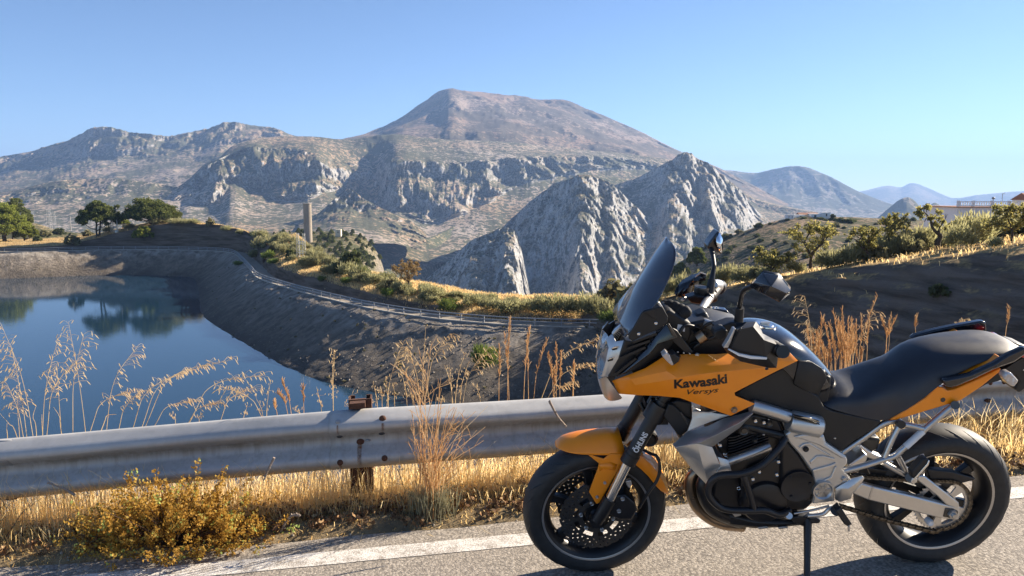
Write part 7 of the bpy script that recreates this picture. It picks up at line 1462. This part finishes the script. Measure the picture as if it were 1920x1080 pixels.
# silver shrouds
sv = [(705, 612, .205), (858, 482, .175), (1060, 425, .18), (1220, 350, .185), (1390, 305, .19), (1480, 278, .192), (1525, 292, .215), (1400, 385, .235), (1150, 515, .248), (990, 590, .252), (740, 640, .245),
      (960, 602, .228), (1080, 644, .215), (1120, 632, .215), (1390, 442, .212)]
panel('shroud', mk['silver'], 'J', sv, [(0, 1, 9, 10), (1, 2, 8, 9), (2, 3, 7, 8), (3, 4, 7), (4, 5, 6, 7), (9, 8, 13, 12, 11), (8, 7, 14, 13), (7, 6, 14)], .004, True, .001, 18)
lv = [(705, 614, .205), (740, 642, .246), (960, 604, .236), (1112, 642, .222), (1180, 800, .226), (1200, 835, .226), (1155, 892, .226), (1305, 885, .22), (1075, 1008, .205), (1050, 1018, .198), (900, 860, .195), (800, 730, .198), (1000, 780, .236), (1165, 740, .222), (1272, 770, .214), (1292, 832, .217)]
panel('shroud', mk['silver'], 'J', lv, [(0, 1, 11), (1, 2, 12, 11), (2, 3, 4, 12), (4, 5, 6, 12), (6, 7, 8, 12), (8, 9, 10, 12), (10, 11, 12)], .004, True, .001, 25)
panel('shroud_tab', mk['silver'], 'J', [(1165, 738, .222), (1272, 768, .214), (1292, 832, .222), (1305, 884, .222), (1152, 896, .230), (1198, 832, .228)], [(0, 1, 2, 5), (2, 3, 4, 5)], .006, True, .001, 20)
panel('upper_shroud', mk['silver'], 'J', [(905, 195, .15), (960, 280, .16), (1085, 288, .165), (1290, 318, .17), (1100, 380, .175), (860, 478, .165), (905, 350, .15)], [(0, 1, 6), (1, 2, 4, 6), (2, 3, 4), (4, 5, 6)], .004, True, .001, 15)
plate('shroud_rim', mk['alu'], 'J', [(912, 280), (960, 278), (1080, 286), (1150, 270), (1150, 280), (1085, 296), (920, 292)], .17, .16, .001)
# swing arm, chain, hugger
plate('swing_arm', mk['alu'], 'D', [(585, 505), (655, 432), (740, 458), (1000, 520), (1235, 580), (1342, 602), (1336, 690), (1212, 682), (900, 602), (700, 552)], .135, .105, .006, True)
plate('swing_arm_strut', mk['alu'], 'D', [(1040, 410), (1055, 380), (1095, 382), (1335, 570), (1342, 612), (1255, 592), (1180, 520)], .138, .118, .005, True)
plate('arm_weld', mk['steel'], 'D', [(728, 458), (742, 462), (715, 545), (700, 545)], .1365, .13, .001)
plate('axle_block', mk['gun'], 'D', [(1240, 606), (1295, 612), (1330, 628), (1325, 672), (1282, 680), (1225, 668)], .1385, .12, .003)
V, F = lathe([(0, .022), (.010, .022), (.012, .012), (.018, .012), (.020, 0), (.020, -.02)], Q('D', 1285, 645, .138), 6); mesh('axle_nut', V, F, mk['steel'], bike)
knob('paddock_bobbin', mk['white'], Q('D', 1125, 700, .12), .014, .014)
plate('swing_arm_bridge', mk['alu'], 'D', [(560, 310), (680, 225), (700, 240), (690, 280), (600, 360), (560, 340)], .12, -.12, .006)
plate('linkage', mk['alu'], 'D', [(580, 190), (640, 160), (745, 230), (1010, 330), (1020, 352), (930, 350), (720, 265), (600, 225)], .07, .03, .005)
plate('shock_absorber', mk['black'], 'D', [(640, 150), (700, 110), (790, 120), (770, 200), (700, 230), (640, 200)], .05, -.05, .01)
plate('rear_hugger', mk['black'], 'D', [(1110, 335), (1290, 352), (1452, 400), (1440, 412), (1240, 462), (1130, 400)], .09, .06, .004)
plate('chain_guard', mk['black'], 'D', [(700, 330), (860, 345), (1000, 380), (1080, 420), (1200, 500), (1240, 560), (1180, 540), (1020, 440), (860, 400), (720, 385)], .075, .055, .003)
che = empty('chain'); che.parent = bike
sc0 = np.array((0, .085, .312))
up0 = Q('D', 520, 372, .088); up1 = Q('D', 990, 408, .088); lo0 = Q('D', 500, 590, .088); lo1 = Q('D', 1165, 772, .088)
rs = .113
pts = [up0]; tang_u = np.array((.035, .088, .312+rs-.004))
path = [up0, up1, tang_u]
for a in np.linspace(80, -85-180+0, 1): pass
arc = [np.array((rs*math.cos(R(a)), .088, .312+rs*math.sin(R(a)))) for a in np.arange(95, 272, 6.5)]
full = [up0, up1]+arc+[lo1, along(lo0, lo1, .5)-np.array((0, 0, .006)), lo0]
full = np.array(full); seglen = np.r_[0, np.cumsum(np.linalg.norm(np.diff(full, axis=0), axis=1))]
nl = int(seglen[-1]/.0159); pos = np.array([[np.interp(s, seglen, full[:, k]) for k in range(3)] for s in np.linspace(0, seglen[-1], nl)])
lm = []
for kind in (0, 1):
    b = MB(); wd = .011 if kind == 0 else .0085
    for sgn in (1, -1):
        V = []; n = 10
        for yy in (sgn*wd, sgn*(wd-.0022)):
            for k in range(n):
                a = 2*math.pi*k/n; V.append((.0055*math.cos(a)+.0075*np.sign(math.cos(a)), yy, (.0072 if abs(math.cos(a)) > .3 else .0055)*math.sin(a)))
        b.add(V, [tuple(range(n)), tuple(range(2*n-1, n-1, -1))]+[(k, n+k, n+(k+1) % n, (k+1) % n) for k in range(n)])
    b.tube([(.0079, -wd, 0), (.0079, wd+.0012, 0)], .004, 8)
    me = bpy.data.meshes.new('chain_link'); me.from_pydata(np.vstack(b.V).tolist(), [], b.F); me.materials.append(mk['chain']); lm.append(me)
for i in range(nl-1):
    d = pos[i+1]-pos[i]; c = (pos[i]+pos[i+1])/2; d /= np.linalg.norm(d); o = bpy.data.objects.new('link', lm[i % 2]); COL.objects.link(o); o.parent = che
    o.matrix_local = Matrix(((d[0], 0, -d[2], c[0]), (0, 1, 0, c[1]), (d[2], 0, d[0], c[2]), (0, 0, 0, 1)))
# side stand, pegs, levers
g_ = Q('P', 1513, 1085, .27); top_ = Q('G', 872, 742, .15)
dirn = (g_-top_)/np.linalg.norm(g_-top_)
# where the stand meets the ground
def gz(p):
    w = BO+BU*p[0]+BL*p[1]+BN*p[2]; return w[2]-road_z(w[0], w[1])
tt = 0.
while gz(top_+dirn*tt) > .012 and tt < .6: tt += .002
foot = top_+dirn*tt
MB().tube([top_, along(top_, foot, .5), foot], [.017, .013, .0125], 12).build('side_stand', mk['black'], bike, 40)
MB().box(foot, (.05, .035, .012)).build('stand_foot', mk['black'], bike)
plate('stand_bracket', mk['black'], 'G', [(760, 735), (830, 725), (905, 735), (905, 765), (880, 790), (840, 785), (790, 760)], .16, .10, .004)
plate('stand_tang', mk['black'], 'G', [(880, 745), (930, 740), (952, 752), (940, 768), (890, 770)], .17, .155, .003)
pipe('stand_spring', mk['steel'], 'G', [(880, 780, .155), (874, 900, .18), (872, 1000, .22)], .004)
pipe('shift_rod', mk['steel'], 'G', [(790, 708, .165), (900, 688, .17), (1000, 662, .175)], .005)
pipe('shift_lever', mk['alu'], 'G', [(870, 722, .175), (960, 712, .18), (1000, 680, .18), (1030, 672, .175)], .008)
MB().tube([Q('G', 748, 720, .16), Q('G', 762, 722, .21)], .013, 12).build('shift_peg', mk['alu'], bike, 40)
plate('rider_peg', mk['matt'], 'G', [(1040, 695), (1072, 672), (1132, 765), (1140, 775), (1108, 786), (1092, 775)], .30, .26, .004)
MB().tube([Q('G', 1040, 690, .18), Q('G', 1040, 690, .25)], .02, 14).build('peg_mount', mk['engine'], bike, 40)
MB().tube([Q('G', 1116, 782, .28), Q('G', 1118, 812, .28)], .005, 8).build('peg_feeler', mk['alu'], bike)
# gloves tucked behind the screen
gl_e = empty('riding_gloves', label='pair of black riding gloves tucked behind the dark windscreen', cat='gloves')
gl_e.matrix_world = bike.matrix_world.copy()
t = NT('glove_leather'); t.bs(Base_Color=t.ramp(t.tex(50, 4), [(.3, (.008, .008, .009)), (.7, (.018, .018, .019))]), Roughness=.75); t.bump(t.tex(160, 4), .5, .003); mk['glove'] = t.m
for k, (a, bq) in enumerate((((1135, 640, .02), (1165, 590, .0)), ((1150, 650, .05), (1205, 592, .03)), ((1190, 665, .06), (1246, 600, .05)), ((1225, 680, .08), (1290, 622, .07)), ((1255, 690, .09), (1328, 640, .09)))):
    P0 = Q('A', *a); P1 = Q('A', *bq); b = MB().tube([P0, along(P0, P1, .4), along(P0, P1, .75), P1, along(P0, P1, 1.12)], [.02, .024, .0235, .019, .008], 12, 3); b.build('finger', mk['glove'], gl_e, 80)
b = MB().tube([Q('A', 1120, 690, .02), Q('A', 1170, 670, .04), Q('A', 1230, 690, .06), Q('A', 1290, 705, .06)], [.03, .042, .045, .03], 14, 4); b.build('palm', mk['glove'], gl_e, 80)
